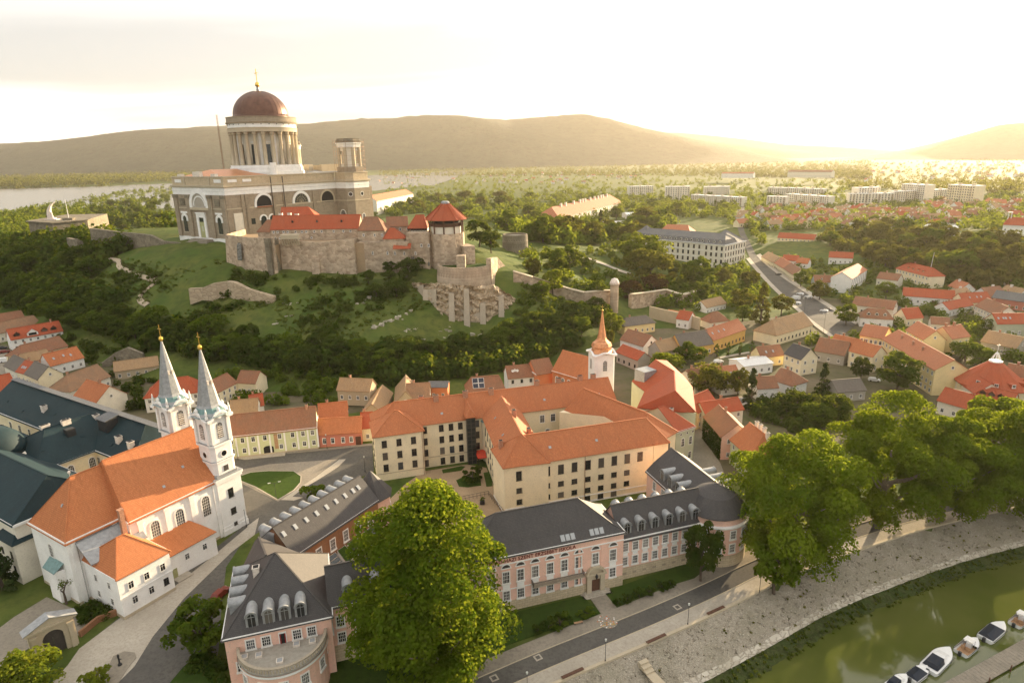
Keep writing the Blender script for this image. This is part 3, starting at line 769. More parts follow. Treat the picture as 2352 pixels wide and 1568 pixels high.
# glass lift shaft with its own little roof
c = MB(); c.box(26.7, 29.1, -2.0, .1, -1, 15.2); y2.part('lift_shaft', c, 'glass_dark')
c = MB()
for k in range(12): c.box(26.6, 29.2, -2.08, -2.0, k * 1.3, k * 1.3 + .12)
for x in (26.6, 27.85, 29.1): c.box(x - .08, x + .08, -2.12, -2.02, 0, 15.2)
y2.part('shaft_frame', c, 'frame_dark')
c = MB(); c.slab([(26.2, -2.5, 15.2), (29.6, -2.5, 15.2), (29.6, 4, 15.2), (26.2, 4, 15.2), (27.9, -1.2, 17.4), (27.9, 5, 18.6)], [(0, 1, 4), (1, 2, 5, 4), (3, 0, 4, 5)], .2); y2.part('shaft_roof', c, T5)
c = MB(); c.lathe([(1.6, -1), (1.6, 12.6)], 12, (33.0, -.2)); y2.part('stair_turret', c, 'cream_wall'); c = MB(); c.lathe([(1.9, 12.6), (1.75, 12.8), (.1, 13.6)], 12, (33, -.2)); y2.part('turret_cap', c, 'green_copper')
aw = thing('entrance_canopy', 'bright red canopy roof over the school court entrance', 'canopy', FY(2.6, 30.6)); c = MB()
c.slab([(-2.6, -2.2, 2.9), (2.8, -2.2, 2.9), (2.8, 1.8, 3.7), (-2.6, 1.8, 3.7)], [(0, 1, 2, 3)], .15); ob('roof_panel', (c, 'red_awning'), aw, rz=R(16.5))
c = MB()
for x in (-2.4, 2.6): c.box(x - .08, x + .08, -2.1, -1.95, 0, 2.8)
ob('post', (c, 'iron'), aw, rz=R(16.5))

# ------------------------------------------------------------------ mint corner house east of the quadrangle
mh = thing('corner_house', 'pale green corner house with steep red roof glowing on its sunny side', 'house', FY(52, 6))
ga, gb = G(Z6(1216, 858), 13.5), G(Z6(1368, 812), 13.5)
m1 = Wing(mh, ga, gb, 15, 13.5, 4.5, 'sage_wall', 'tile_red', hl=0, hr=4.6, cornice=(.4, .5, 'trim_white'))
m1.win('f', [2.6, 5.6], 8.2, 1.0, 2.4, 'a').win('f', [2.6, 5.6], 3.8, 1.0, 2.0, 'w').win('f', [1.8, 4.2, 6.4], 11.6, .7, .7, 'o').win('r', 3, [8.2, 4], 1.0, 2.2, 'w')
ra, rb, rc = AT(Z6(1030, 232), 212), AT(Z6(1195, 335), 192), AT(Z6(1205, 505), 172)
def off2(p, dx, dy, z): return Vector((p.x + dx, p.y + dy, z))
zr = 20.5
ra.z = rb.z = rc.z = zr; ra = G(Z6(1030, 232), zr); rb = G(Z6(1195, 335), zr); rc = G(Z6(1205, 505), zr)
rd = G(Z6(1385, 690), 15.0); re_ = G(Z6(1355, 470), 14.8); rf = G(Z6(1290, 385), 14.8); rg_ = G(Z6(1130, 240), 15)
la, lb, lc = off2(ra, -9, -6, 15), off2(rb, -10, -3, 15), off2(rc, -11, 1, 15)
poly_roof(mh, 'roof', [ra, rb, rc, rd, re_, rf, rg_, la, lb, lc], [(0, 1, 8, 7), (1, 2, 9, 8), (2, 1, 5, 4), (1, 0, 6, 5), (2, 4, 3)][:5], 'tile_red', cap=((0, 1), (1, 2), (2, 3)))
c = MB(); o = mh.location
c.prism([(p.x - o.x, p.y - o.y) for p in ccw([la, lb, lc, rd, re_, rf, rg_])], -1, 14.6); ob('wall', (c, 'sage_wall'), mh)
poly_roof(mh, 'roof', [rc, rd, G(Z6(1260, 690), 15), lc], [(0, 3, 2, 1)], 'tile_red')
m1.chim([(6.6, 9)], 1.0, .8, 2.0, 'chimney_white')
c = MB(); c.box(-2.6, 2.6, -2.4, 2.4, 13, 19.5); dn_ = G(Z6(945, 330), 19); ob('stair_box', (c, 'lead'), mh, (dn_.x - o.x, dn_.y - o.y, 0), R(30))

# ------------------------------------------------------------------ pink school on the promenade
FP = Frame((-1.4, 109.4), 17.24)
ps = thing('school_building', 'long pink school with dark slate roofs beside the river promenade', 'school', FP(0, 0))
SL = 'slate'; KP = [(0, 0), (.24, .2), (1, 1)]
pm = Wing(ps, FP(-9, 0), FP(25, 0), 11.4, 13, 6, 'pink_wall', SL, hl=8, hr=8, prof=KP, cornice=(.35, .5, 'trim_white'), plinth=(2.4, 'ashlar_light'))
pw_ = Wing(ps, FP(25.1, 1.6), FP(46.5, 1.9), 9, 10, 5.6, 'pink_wall', SL, prof=[(0, 0), (.3, .36), (1, 1)], cornice=(.3, .4, 'trim_white'), plinth=(2.8, 'ashlar_light'))
pr = Wing(ps, FP(45.5, 27), FP(45.5, 6), 13.5, 10.02, 5.2, 'pink_wall', SL, hl=0, hr=3, prof=[(0, 0), (.3, .36), (1, 1)], cornice=(.3, .4, 'trim_white'))
pmid = Wing(ps, FP(-34.3, -3), FP(-9.1, -2.6), 9.5, 12, 5, 'pink_wall', SL, prof=KP, cornice=(.3, .4, 'trim_white'), plinth=(3.6, 'ashlar_light'))
psw = Wing(ps, FP(-51.4, -5.4), FP(-34.2, -5.4), 19, 12.02, 8.2, 'pink_wall', SL, hl=8.6, hr=8.5, prof=[(0, 0), (.22, .22), (1, 1)], cornice=(.4, .45, 'trim_white'))
la_, lb_ = G(Z4(710, 550), 9), G(Z3(1510, 1235), 9)
plw = Wing(ps, la_, lb_, 10.8, 9, 5, 'brick', SL, prof=[(0, 0), (.22, .24), (1, 1)], cornice=(.25, .35, 'trim_white'))
# link roof between the long wing and the south-west pavilion (its sunny side faces the court)
k0 = FP(-50.5, 12, 12.2); k1 = FP(-37, 13, 12.2); k2 = FP(-40.6, 21, 9.3); k3 = FP(-49.0, 28, 9.3); k4 = FP(-44.5, 6, 19); k5 = FP(-47.2, 21.0, 14.2)
poly_roof(ps, 'roof', [k0, k1, k2, k3, k4, k5], [(1, 2, 5, 4), (3, 0, 4, 5), (2, 3, 5)], SL, cap=((4, 5),))
c = MB(); o = ps.location; c.prism([(p.x - o.x, p.y - o.y) for p in ccw([FP(-50.2, 12), FP(-37.4, 12.5), FP(-41, 21), FP(-48.5, 27)])], -1, 9.2); ob('wall', (c, 'pink_wall'), ps)
# rounded link at the court end of the long wing
pe = plw.W(plw.L + 3.0, 4.6); c = MB(); c.lathe([(4.6, -1), (4.6, 8)], 8, (0, 0), ph=R(30)); ob('wall', (c, 'pink_wall'), ps, (pe.x - o.x, pe.y - o.y, 0))
c = MB(); c.lathe([(5.2, 7.9), (5.2, 8.1), (4.0, 9.6), (.2, 14.2)], 8, (0, 0), ph=R(30)); ob('roof', (c, SL), ps, (pe.x - o.x, pe.y - o.y, 0))
for a in (-70, -25, 20): put_window(ps, Vector((pe.x + 4.3 * math.cos(R(a)), pe.y + 4.3 * math.sin(R(a)), 2.2)), R(a) + math.pi / 2, 1.1, 2.6, 's')
# rotunda at the east corner
rc_ = FP(50.5, 5.2)
for nm, prof, mt, n_ in (('wall', [(7.2, -1), (7.2, 10.0)], 'pink_wall', 28), ('plinth', [(7.32, -1), (7.32, 2.8), (7.2, 2.85)], 'ashlar_light', 28), ('cornice', [(7.25, 9.4), (7.6, 9.6), (7.6, 10.0), (7.2, 10.05)], 'trim_white', 28),
                        ('attic_band', [(6.9, 10.05), (6.9, 11.3)], 'pink_wall', 28), ('clerestory', [(6.6, 11.3), (6.6, 11.7)], 'glass_dark', 28), ('roof', [(7.3, 11.6), (7.2, 11.8), (4.2, 14.8), (.1, 16.8)], SL, 28)):
    c = MB(); c.lathe(prof, n_); ob(nm, (c, mt), ps, (rc_.x - o.x, rc_.y - o.y, 0))
for i in range(7):
    a = R(-165 + 17.24 + i * 25); q = Vector((rc_.x + 7.2 * math.cos(a), rc_.y + 7.2 * math.sin(a), 0))
    for z in (3.7, 7.0): put_window(ps, q + Vector((0, 0, z)), a + math.pi / 2, 1.2, 1.9, 's')
US = [-6.8, -3.7, -.7, 2.3, 5.4, 8.6, 11.7, 14.8, 18.6, 22.6]; US9 = [u + 9 for u in US]
pm.win('f', US9, 6.7, 1.25, 2.5, 's').win('f', [u for u in US9 if abs(u - 27.6) > .1], 2.7, 1.25, 2.1, 's')
WX = [1.2 + 2.42 * i for i in range(8)]
pw_.win('f', WX, [6.9, 3.5], 1.15, 1.9, 's'); pr.win('f', [4, 8, 12], [6.6, 3], 1.1, 2.2, 's'); pmid.win('f', 8, [7.6, 4.2], 1.2, 2.0, 's'); psw.win('r', [1.3], [7.8], 1.1, 1.8, 's')
psw.win('f', [3.9, 6.4, 11.4, 13.8], 8.9, 1.25, 1.75, 's').win('f', [2, 15.2], 4.9, 1.2, 1.8, 's').win('l', [3, 7, 11, 15], [8.6, 4.6], 1.2, 1.8, 's')
plw.win('f', [2.5 + 4.05 * i for i in range(6)], 4.2, 1.3, 2.6, 's')
# lunettes over the tall windows
for u in US9:
    c = MB(); k = 10; c.add([(u + .85 * math.cos(math.pi * i / k), -.07, 10.15 + .75 * math.sin(math.pi * i / k)) for i in range(k + 1)], [tuple(range(k + 1))]); pm.part('lunette', c, 'frame_dark')
    c = MB()
    for i in range(k):
        a, b = math.pi * i / k, math.pi * (i + 1) / k; c.beam((u + .95 * math.cos(a), -.08, 10.15 + .85 * math.sin(a)), (u + .95 * math.cos(b), -.08, 10.15 + .85 * math.sin(b)), .18, .16)
    c.box(u - 1.1, u + 1.1, -.18, 0, 10.0, 10.15); pm.part('lunette_arch', c, 'trim_white')
    c = MB(); c.box(u - .75, u + .75, -.10, 0, 5.35, 6.3); pm.part('apron', c, 'trim_white')
for u in WX:
    c = MB(); c.box(u - .62, u + .62, -.07, 0, 5.75, 6.6); pw_.part('apron', c, 'trim_white')
    c = MB(); c.box(u - .45, u + .45, -.12, -.05, 1.2, 1.6); pw_.part('basement_grille', c, 'ashlar')
c = MB(); c.box(0, pm.L, -.14, 0, 10.95, 11.2); c.box(0, pm.L, -.1, 0, 5.05, 5.25); pm.part('string_course', c, 'trim_white')
c = MB()
for u in (27.6 - 1.9 - 1.7, 27.6 - 1.9 + 3.4): c.box(u - .25, u + .25, -.12, 0, 2.5, 10.9)
pm.part('pilaster', c, 'pink_wall')
# balcony
c = MB(); c.box(13.6, 24.6, -1.5, 0, 5.15, 5.4); pm.part('balcony', c, 'concrete')
c = MB(); c.box(13.6, 24.6, -1.5, -1.44, 6.25, 6.33); c.box(13.6, 13.66, -1.5, 0, 6.25, 6.33); c.box(24.54, 24.6, -1.5, 0, 6.25, 6.33)
for i in range(56): x = 13.65 + 10.9 * i / 55; c.box(x - .025, x + .025, -1.49, -1.45, 5.4, 6.25)
for s_ in (13.63, 24.57):
    for i in range(7): c.box(s_ - .025, s_ + .025, -1.4 + i * .22, -1.36 + i * .22, 5.4, 6.25)
pm.part('railing', c, 'iron')
# stone portal
c = MB(); c.box(25.6, 26.6, -.7, 0, 0, 4.4); c.box(28.6, 29.6, -.7, 0, 0, 4.4); c.box(26.6, 28.6, -.5, 0, 3.3, 4.4); c.box(25.3, 29.9, -.9, 0, 4.4, 4.8)
k = 8
for i in range(k):
    a, b = math.pi * i / k, math.pi * (i + 1) / k; c.beam((27.6 + 1.9 * math.cos(a), -.4, 4.8 + 1.3 * math.sin(a)), (27.6 + 1.9 * math.cos(b), -.4, 4.8 + 1.3 * math.sin(b)), .8, .45)
c.box(26.2, 29.0, -.25, 0, 4.8, 5.6); pm.part('portal', c, 'trim_stone')
c = MB(); c.box(26.65, 28.55, -.3, -.05, .3, 3.3); pm.part('door', c, 'brown_wood')
c = MB(); c.lathe([(.12, 3.6), (.3, 4.0), (.3, 4.5), (.1, 4.8)], 8, (27.6, -.9)); pm.part('lantern', c, 'iron')
for i in range(3): c = MB(); c.box(25.0 - i * .35, 30.2 + i * .35, -1.2 - i * .4, 0, -.2, .42 - i * .14); pm.part('step', c, 'pale_paving')
# name of the school in letters on the attic band
cu = bpy.data.curves.new('lettering', 'FONT'); cu.body = 'ÁRPÁD-HÁZI SZENT ERZSÉBET ISKOLA'; cu.size = 1.12; cu.extrude = .03; cu.offset = .012; cu.space_character = 1.06
tmp = bpy.data.objects.new('tmp_text', cu); COL.objects.link(tmp); bpy.context.view_layer.update()
tm = bpy.data.meshes.new_from_object(tmp.evaluated_get(bpy.context.evaluated_depsgraph_get())); bpy.data.objects.remove(tmp)
tm.name = 'lettering'; tm.materials.clear(); tm.materials.append(MATS['letter_red'])
tw_ = max(v.co.x for v in tm.vertices)
lt = ob('lettering', tm, ps); q = pm.W(23.2 - tw_ * .93, -.10, 11.42) - ps.location; lt.location = q; lt.rotation_euler = (R(90), 0, pm.ang); lt.scale = (.93, 1, 1)
# skylights
pm.sky('f', [(20.6, .12), (21.7, .12), (22.8, .12), (27.0, .12), (28.1, .12), (29.2, .12)], .9, 1.3)
plw.sky('f', [(x, .66) for x in (1.0, 4.1, 7.2, 10.2, 13.2, 16.1, 19.0, 21.6, 23.4)], .8, 1.25)
psw.chim([(5.2, 9)], 1.1, 1.1, 1.3, 'chimney_white'); pm.chim([(15.0, 9)], .5, .5, 1.2, 'lead')
# barrel dormers in sheet metal
def barrel(w, h, ln):
    k = 10; r_ = w / 2; pr_ = [(-r_, 0), (-r_, h - r_)] + [(-r_ * math.cos(math.pi * i / k), h - r_ + r_ * math.sin(math.pi * i / k)) for i in range(1, k)] + [(r_, h - r_), (r_, 0)]
    c = MB(); n_ = len(pr_); c.add([(x, 0, z) for x, z in pr_] + [(x, ln, z) for x, z in pr_], [tuple(range(n_))[::-1]] + [(i, i + 1, n_ + i + 1, n_ + i) for i in range(n_ - 1)])
    # hood rim
    for (x, z), (x2, z2) in zip(pr_[1:-2], pr_[2:-1]): c.beam((x * 1.05, -.08, z + .04), (x2 * 1.05, -.08, z2 + .04), .24, .12)
    c.box(-r_ - .1, r_ + .1, -.2, .15, -.12, .06)
    q = r_ * .62; g = MB(); g.add([(-q, -.02, .3), (q, -.02, .3)] + [(q * math.cos(math.pi * i / 8), -.02, h - r_ + q * math.sin(math.pi * i / 8)) for i in range(9)], [tuple(range(11))])
    f = MB(); f.box(-.04, .04, -.06, -.02, .3, h - r_ + q); f.box(-q, q, -.06, -.02, h - r_ - .05, h - r_ + .05); f.box(-q - .08, -q, -.06, 0, .3, h - r_); f.box(q, q + .08, -.06, 0, .3, h - r_)
    return mk(c, 'dormer', 'lead'), mk(g, 'dormer_window', 'glass'), mk(f, 'frame', 'lead')
BD = barrel(1.95, 3.2, 4.6)
def put_barrel(wg, x, y, z, rz=0, ln=1):
    o_ = ob('dormer', BD[0], wg.root, wg.W(x, y, z) - wg.root.location, wg.ang + rz, scale=(1, ln, 1)); g = ob('dormer_window', BD[1], o_); ob('frame', BD[2], o_)
for i in range(6): put_barrel(pw_, 1.8 + 3.35 * i, .45, 10.3)
for i in range(6): put_barrel(pw_, 19.4 - 3.35 * i, 7.9, 11.4, math.pi, .6)
for x in (4.5, 7.2, 9.8, 12.4): put_barrel(psw, x, .6, 12.3)
for y in (5.5, 8.6, 11.7, 14.8): put_barrel(psw, .7, y, 12.3, -math.pi / 2)
for x in (3.4, 8.4, 13.5, 18.5): put_barrel(pmid, x, .5, 12.3)
for y in (6.5, 10, 13.5): put_barrel(pr, y, .5, 10.3)
for i in range(3): put_barrel(pr, 16 - 3.2 * i, 13.0, 10.3, math.pi)
for i in range(10): put_barrel(plw, 25.5 - 2.75 * i, 9.9, 9.8, math.pi)
# half-round terrace with balustrade in front of the south-west pavilion
tc_ = (9.0, .1); c = MB(); c.lathe([(7.0, -2), (7.0, 8.3)], 20, tc_, 0, math.pi, 2 * math.pi); psw.part('bay_wall', c, 'pink_wall')
pts = [(tc_[0] + 7.3 * math.cos(math.pi + math.pi * i / 20), tc_[1] + 7.3 * math.sin(math.pi + math.pi * i / 20)) for i in range(21)]
c = MB(); c.prism(pts, 8.3, 8.65); psw.part('terrace_floor', c, 'terrace_tile')
c = MB(); c.lathe([(7.35, 9.5), (7.35, 9.75), (6.85, 9.75), (6.85, 9.5)], 28, tc_, 0, math.pi, 2 * math.pi, cap=False); psw.part('balustrade_rail', c, 'concrete')
bl = MB(); bl.lathe([(.09, 8.65), (.14, 8.95), (.07, 9.3), (.12, 9.5)], 6); blm = mk(bl, 'baluster', 'trim_stone')
for i in range(44):
    a = math.pi + math.pi * (i + .5) / 44; p = psw.W(tc_[0] + 7.1 * math.cos(a), tc_[1] + 7.1 * math.sin(a)); ob('baluster', blm, ps, p - ps.location)
c = MB(); c.lathe([(7.3, 7.7), (7.45, 7.9), (7.45, 8.3)], 24, tc_, 0, math.pi, 2 * math.pi, cap=False); psw.part('cornice', c, 'trim_white')
for a in (-150, -118, -90, -62, -30):
    q = psw.W(tc_[0] + 7.0 * math.cos(R(a)), tc_[1] + 7.0 * math.sin(R(a)), 4.6); put_window(ps, q, psw.ang + R(a) + math.pi / 2, 1.2, 2.0, 's')
c = MB(); c.box(8.4, 9.7, -.1, .02, 8.65, 10.9); psw.part('door', c, 'frame_white'); c = MB(); c.box(8.55, 9.55, -.14, -.1, 8.65, 10.6); psw.part('door_opening', c, 'dark')
for s_ in (8.6, 9.38): c = MB(); c.box(s_, s_ + .16, -.2, -.14, 8.65, 10.6); psw.part('curtain', c, 'red_door')
for x, y in ((2.9, -1.6), (5.2, -1.9), (8.6, -4.4), (11.2, -1.3), (13.8, -1.4)):
    c = MB(); c.box(-.55, .55, -.55, .55, 8.65, 9.0, 0); c.box(-.42, .42, -.42, .42, 9.0, 9.04, 1); ob('roof_light', (c, ['chimney_white', 'sky_glass']), ps, psw.W(x, y) - ps.location, psw.ang)
# ------------------------------------------------------------------ twin-towered church
FC = Frame((-82.4, 120.8), 58.5)
ch = thing('church', 'white baroque church with two slender grey spires and a long orange roof', 'church', FC(0, 0))
CW = 'church_white'; TR = 'tile_church'
nv = Wing(ch, FC(0, 0), FC(23, 0), 21.4, 15, 10.6, CW, TR, hl=2.2, ov=.5, cornice=(.35, .5, 'trim_white'), plinth=(.6, 'trim_stone'))
cho = Wing(ch, FC(-10.6, 3.6), FC(1.5, 3.6), 15.2, 14.98, 9.6, CW, TR, hl=6.3, ov=.5, cornice=(.35, .5, 'trim_white'), plinth=(.6, 'trim_stone'))
nv.win('f', [5.2, 10.9, 17.4], 7.4, 1.9, 5.0, 'a'); cho.win('f', [5.2], 9.6, 2.3, 2.6, 'a').win('l', [7.6], 9, 1.5, 3.0, 'a')
for x in (2.2, 8.2, 14.2, 20.2):
    c = MB(); c.box(x - .55, x + .55, -.22, 0, 0, 14.3); c.box(x - .7, x + .7, -.3, 0, 13.5, 14.3); nv.part('pilaster', c, 'trim_white')
for x in (1.2, 9.4): c = MB(); c.box(x - .5, x + .5, -.2, 0, 0, 14.3); cho.part('pilaster', c, 'trim_white')
nv.sky('f', [(10, .25), (16, .42)], .6, .6); cho.sky('l', [(6, .5)], .5, .7)
c = MB(); c.lathe([(.06, 24.4), (.06, 25.4), (.3, 25.6), (.3, 25.9), (0.02, 26.2)], 8, (6.3, 7.6)); cho.part('finial', c, 'statue')
c = MB(); c.box(1.6, 1.75, -.2, -.05, 0, 14.6); c.box(11.7, 11.85, -.2, -.05, 0, 14.6); cho.part('downpipe', c, 'frame_dark')
def tower(v0, lab):
    o = ch.location; P0 = FC(20.6, v0) - o; W_ = 6.6
    def part(nm, c, mt): return ob(nm, (c, mt), ch, P0, R(58.5))
    def cut(a, k): return [(a + k, a), (W_ - a - k, a), (W_ - a, a + k), (W_ - a, W_ - a - k), (W_ - a - k, W_ - a), (a + k, W_ - a), (a, W_ - a - k), (a, a + k)]
    c = MB(); c.prism(cut(0, .05), -1, 15.0); part('tower_base', c, CW)
    c = MB(); c.prism(cut(-.25, .1), -1, 1.4); c.prism(cut(-.12, .1), 1.4, 2.2); part('plinth', c, CW)
    c = MB(); c.prism(cut(-.5, .1), 14.6, 15.2); c.prism(cut(-.3, .1), 13.9, 14.6); part('cornice', c, CW)
    c = MB(); c.prism(cut(-.5, .1), 15.2, lambda i: 15.3); c.prism(cut(.2, .3), 15.3, 15.8); part('ledge', c, 'lead')
    c = MB(); c.prism(cut(.35, .9), 15.8, 23.6); part('tower_stage', c, CW)
    c = MB(); c.prism(cut(.12, .9), 18.9, 19.3); c.prism(cut(.0, .9), 23.2, 23.7); part('string_course', c, CW)
    c = MB(); c.prism(cut(.15, .9), 19.3, 19.4); part('flashing', c, 'lead'); c = MB(); c.prism(cut(.05, .9), 23.7, 23.85); part('flashing', c, 'lead')
    c = MB(); c.prism(cut(.5, 1.2), 23.8, 30.6); part('belfry', c, CW)
    for x, y in ((1.1, .5), (5.5, .5), (.5, 1.1), (.5, 5.5), (1.1, 6.1), (5.5, 6.1), (6.1, 1.1), (6.1, 5.5)):
        c = MB(); c.box(x - .35, x + .35, y - .35, y + .35, 23.85, 29.6); part('pilaster', c, CW)
    # curved cornice that arches over the clock faces
    c = MB()
    for (ax, ay, bx, by) in ((0, -.05, 6.6, -.05), (6.65, 0, 6.65, 6.6), (6.6, 6.65, 0, 6.65), (-.05, 6.6, -.05, 0)):
        N_ = 12; prev = None
        for i in range(N_ + 1):
            t = i / N_; z = 30.0 + 1.6 * max(0, 1 - ((t - .5) / .28) ** 2) ** .5 if abs(t - .5) < .28 else 30.0
            q = (ax + (bx - ax) * t, ay + (by - ay) * t, z)
            if prev: c.beam(prev, q, .8, .55)
            prev = q
    c.prism(cut(.45, 1.0), 30.0, 30.9); part('cornice', c, CW)
    for k, a in ((0, 0), (1, math.pi / 2), (2, math.pi), (3, -math.pi / 2)):
        px, py = ((3.3, .48), (6.12, 3.3), (3.3, 6.12), (.48, 3.3))[k]
        q = FC(20.6 + px, v0 + py, 24.9); put_window(ch, q, R(58.5) + a, 1.5, 3.9, 'ad', 'louvre_window')
        c = MB()
        for j in range(6): c.box(-.7, .7, -.2, 0.0, 25.2 + j * .48, 25.32 + j * .48)
        ob('louvre', (c, 'chimney_white'), ch, q - o - Vector((0, 0, 24.9)), R(58.5) + a)
        put_window(ch, FC(20.6 + (3.3, 6.27, 3.3, .33)[k], v0 + (.33, 3.3, 6.27, 3.3)[k], 20.2), R(58.5) + a, 1.4, 1.4, 'o', 'round_window')
        put_window(ch, FC(20.6 + (3.3, 6.27, 3.3, .33)[k], v0 + (.33, 3.3, 6.27, 3.3)[k], 16.5), R(58.5) + a, 1.1, 1.2, 'd')
        c = MB(); c.lathe([(.75, 0), (.75, .12), (.6, .14)], 16); cl = ob('clock_face', (c, 'trim_white'), ch, FC(20.6 + (3.3, 6.75, 3.3, -.15)[k], v0 + (-.15, 3.3, 6.75, 3.3)[k], 30.75) - o); cl.rotation_euler = (R(90), 0, R(58.5) + a)
    for z in (9.2, 4.6): put_window(ch, FC(23.9, v0 - .02, z), R(58.5), 1.3, 2.3 if z > 6 else 1.6, 'd')
    put_window(ch, FC(23.9, v0 - .14, 1.5), R(58.5), .8, .8, 'd')
    # spire
    c = MB(); c.lathe([(4.2, 30.9), (3.3, 32.0), (2.55, 33.2), (2.3, 34.4), (1.15, 41.0), (.22, 46.4)], 8, (3.3, 3.3), ph=R(22.5)); part('spire', c, 'lead')
    c = MB(); c.lathe([(4.3, 30.75), (3.35, 31.95), (2.6, 33.1)], 8, (3.3, 3.3), ph=R(22.5), cap=False); part('spire_skirt', c, 'green_copper')
    for x, y in ((.3, .3), (6.3, .3), (.3, 6.3), (6.3, 6.3)):
        c = MB(); c.lathe([(.35, 30.6), (.35, 31.2), (.2, 31.3), (.3, 31.8), (.05, 33.2)], 8, (x, y)); part('pinnacle', c, CW)
    for x, y in ((3.3, -.1), (6.7, 3.3), (3.3, 6.7), (-.1, 3.3)):
        c = MB(); c.lathe([(.3, 31.3), (.3, 31.9), (.4, 32.1), (.4, 32.4), (.05, 33.0)], 8, (x, y)); part('urn', c, CW)
    c = MB(); c.box(2.6, 3.0, 1.4, 1.8, 38.2, 39.2); c.box(3.6, 4.0, 1.4, 1.8, 38.2, 39.2); part('spire_vent', c, 'chimney_white')
    c = MB(); c.lathe([(.02, 46.2), (.42, 46.6), (.5, 47.0), (.42, 47.4), (.06, 47.7), (.06, 48.1)], 12, (3.3, 3.3)); part('ball', c, 'gold')
    c = MB(); c.box(3.23, 3.37, 3.23, 3.37, 48.0, 50.6); c.box(3.23, 3.37, 2.6, 4.0, 49.4, 49.55); part('cross', c, 'gold')
tower(-.35, 'near'); tower(15.2, 'far')
c = MB(); c.box(26.9, 27.2, 6, 15.4, -1, 17.6); ob('front_gable', (c, CW), ch, Vector(), R(58.5))
# low side chapel and sacristy
cp_ = Wing(ch, FC(3.0, -5.5), FC(15.2, -5.5), 11.2, 6.0, 2.4, CW, TR, hr=2.5, cap=False, cornice=(.2, .35, 'trim_white'))
cp_.win('f', [5.0, 9.3], 3.0, .9, 1.3, 'p'); c = MB(); c.box(1.2, 2.3, -.1, 0, .1, 2.4); cp_.part('door', c, 'green_door'); c = MB(); c.box(1.0, 4.5, -2.2, 0, -.3, .25); cp_.part('step', c, 'pale_paving')
sa = Wing(ch, FC(-8.4, -9.2), FC(2.4, -9.2), 13.5, 9.6, 4.4, CW, TR, hl=4.4, hr=4.8, cornice=(.3, .4, 'trim_white'), plinth=(.7, 'trim_stone'))
sa.win('f', [2.4, 5.6, 9.0], 6.0, .95, 1.5, 'w').win('f', [2.6, 6.0], 2.4, .95, 1.5, 'w').win('f', [9.2], 2.4, .95, 1.5, 'blind').win('l', [5, 10], [6, 2.2], .9, 1.5, 'w')
c = MB(); c.box(-.1, 10.9, -.12, 0, 4.7, 5.0); sa.part('string_course', c, 'trim_white')
c = MB(); c.slab([(-.7, 7.5, 10.6), (10.8, 7.5, 10.6), (10.8, 13.2, 14.4), (-.7, 13.2, 14.4)], [(0, 1, 2, 3)], .25); sa.part('lean_to_roof', c, 'lead')
c = MB(); c.box(6.6, 7.5, 8.2, 9.1, 10, 18.5); c.box(6.5, 7.6, 8.1, 9.2, 18.5, 18.9); sa.part('chimney_stack', c, 'chimney_brick')
# buttress-like stair annex of the choir
c = MB(); c.prism([(-1.6, 4), (0, 3.6), (0, 8.5), (-1.6, 8)], -1, 7.4); cho.part('apse_annex', c, CW); c = MB(); c.slab([(-2.0, 3.6, 7.4), (.1, 3.2, 9.0), (.1, 8.9, 9.0), (-2.0, 8.4, 7.4)], [(0, 1, 2, 3)], .15); cho.part('annex_roof', c, 'green_copper')

# ------------------------------------------------------------------ dark-roofed palace
pl = thing('palace', 'cream palace under big dark teal roofs beside the white church', 'palace', FC(16, 60))
DT = 'slate_blue'
q1 = Wing(pl, FC(16.2, 112), FC(16.8, 29), 18, 14, 6.5, 'cream_wall', DT, hr=7, ov=.6, cornice=(.4, .6, 'trim_white'))
q2 = Wing(pl, FC(2.4, 46.6), FC(22, 46.6), 22.4, 14.02, 6.0, 'cream_wall', DT, hl=8, ov=.6, cornice=(.4, .6, 'trim_white'))
q3 = Wing(pl, FC(-12.5, 76), FC(-12.2, 22.5), 19, 14.04, 6.2, 'pale_wall', DT, hr=4, ov=.6, cornice=(.4, .6, 'trim_white'))
q4 = Wing(pl, FC(-19, 88), FC(-18.6, 60), 30, 14.5, 6.5, 'pale_wall', DT, hr=6, ov=.6)
q5 = Wing(pl, FC(-13.6, 30), FC(-13.4, 22), 7, 10, 2.5, 'pale_wall', DT, hr=4, hl=3, ov=.4)
q2.win('f', [2.2, 7.5, 12.8, 18], 9.2, 1.5, 3.0, 'a').win('l', [5, 11, 17], 8.8, 1.3, 2.6, 'a')
q1.win('f', [15, 21, 27, 33, 60, 66], 9, 1.3, 2.8, 'w'); q3.win('f', [6, 12, 18, 24, 30, 36, 42, 48], [8.6, 4.2], 1.0, 2.0, 'w').win('r', [4, 9, 14], [8.6, 4.2], .9, 2.0, 'w'); q5.win('f', [2, 6], [6, 2.4], .8, 1.6, 'd')
q1.chim([(30, 4), (50, 3.5), (56, 6), (72, 3.2), (78, 3)], 1.5, 1.3, 1.5, 'chimney_white'); q1.chim([(45, 3)], 3.4, 1.2, .8, 'chimney_white'); q2.chim([(8.5, 12), (13, 10.5)], 2.2, 1.0, 1.0, 'chimney_white')
c = MB(); c.box(-2.2, 2.2, -1.6, 1.6, -1, 2.6); ob('roof_hatch', (c, 'iron'), q1.roof, (63, 5.5, q1.rz(63, 5.5)))
c = MB(); c.slab([(-2.6, -2, 2.6), (2.6, -2, 2.6), (2.6, 2, 3.4), (-2.6, 2, 3.4)], [(0, 1, 2, 3)], .15); ob('hatch_roof', (c, 'slate_grey'), q1.roof, (63, 5.5, q1.rz(63, 5.5)))
c = MB(); c.box(-1.1, 1.1, -.9, .9, -1, 1.6); ob('roof_vent', (c, 'iron'), q2.roof, (12, 7, q2.rz(12, 7)))
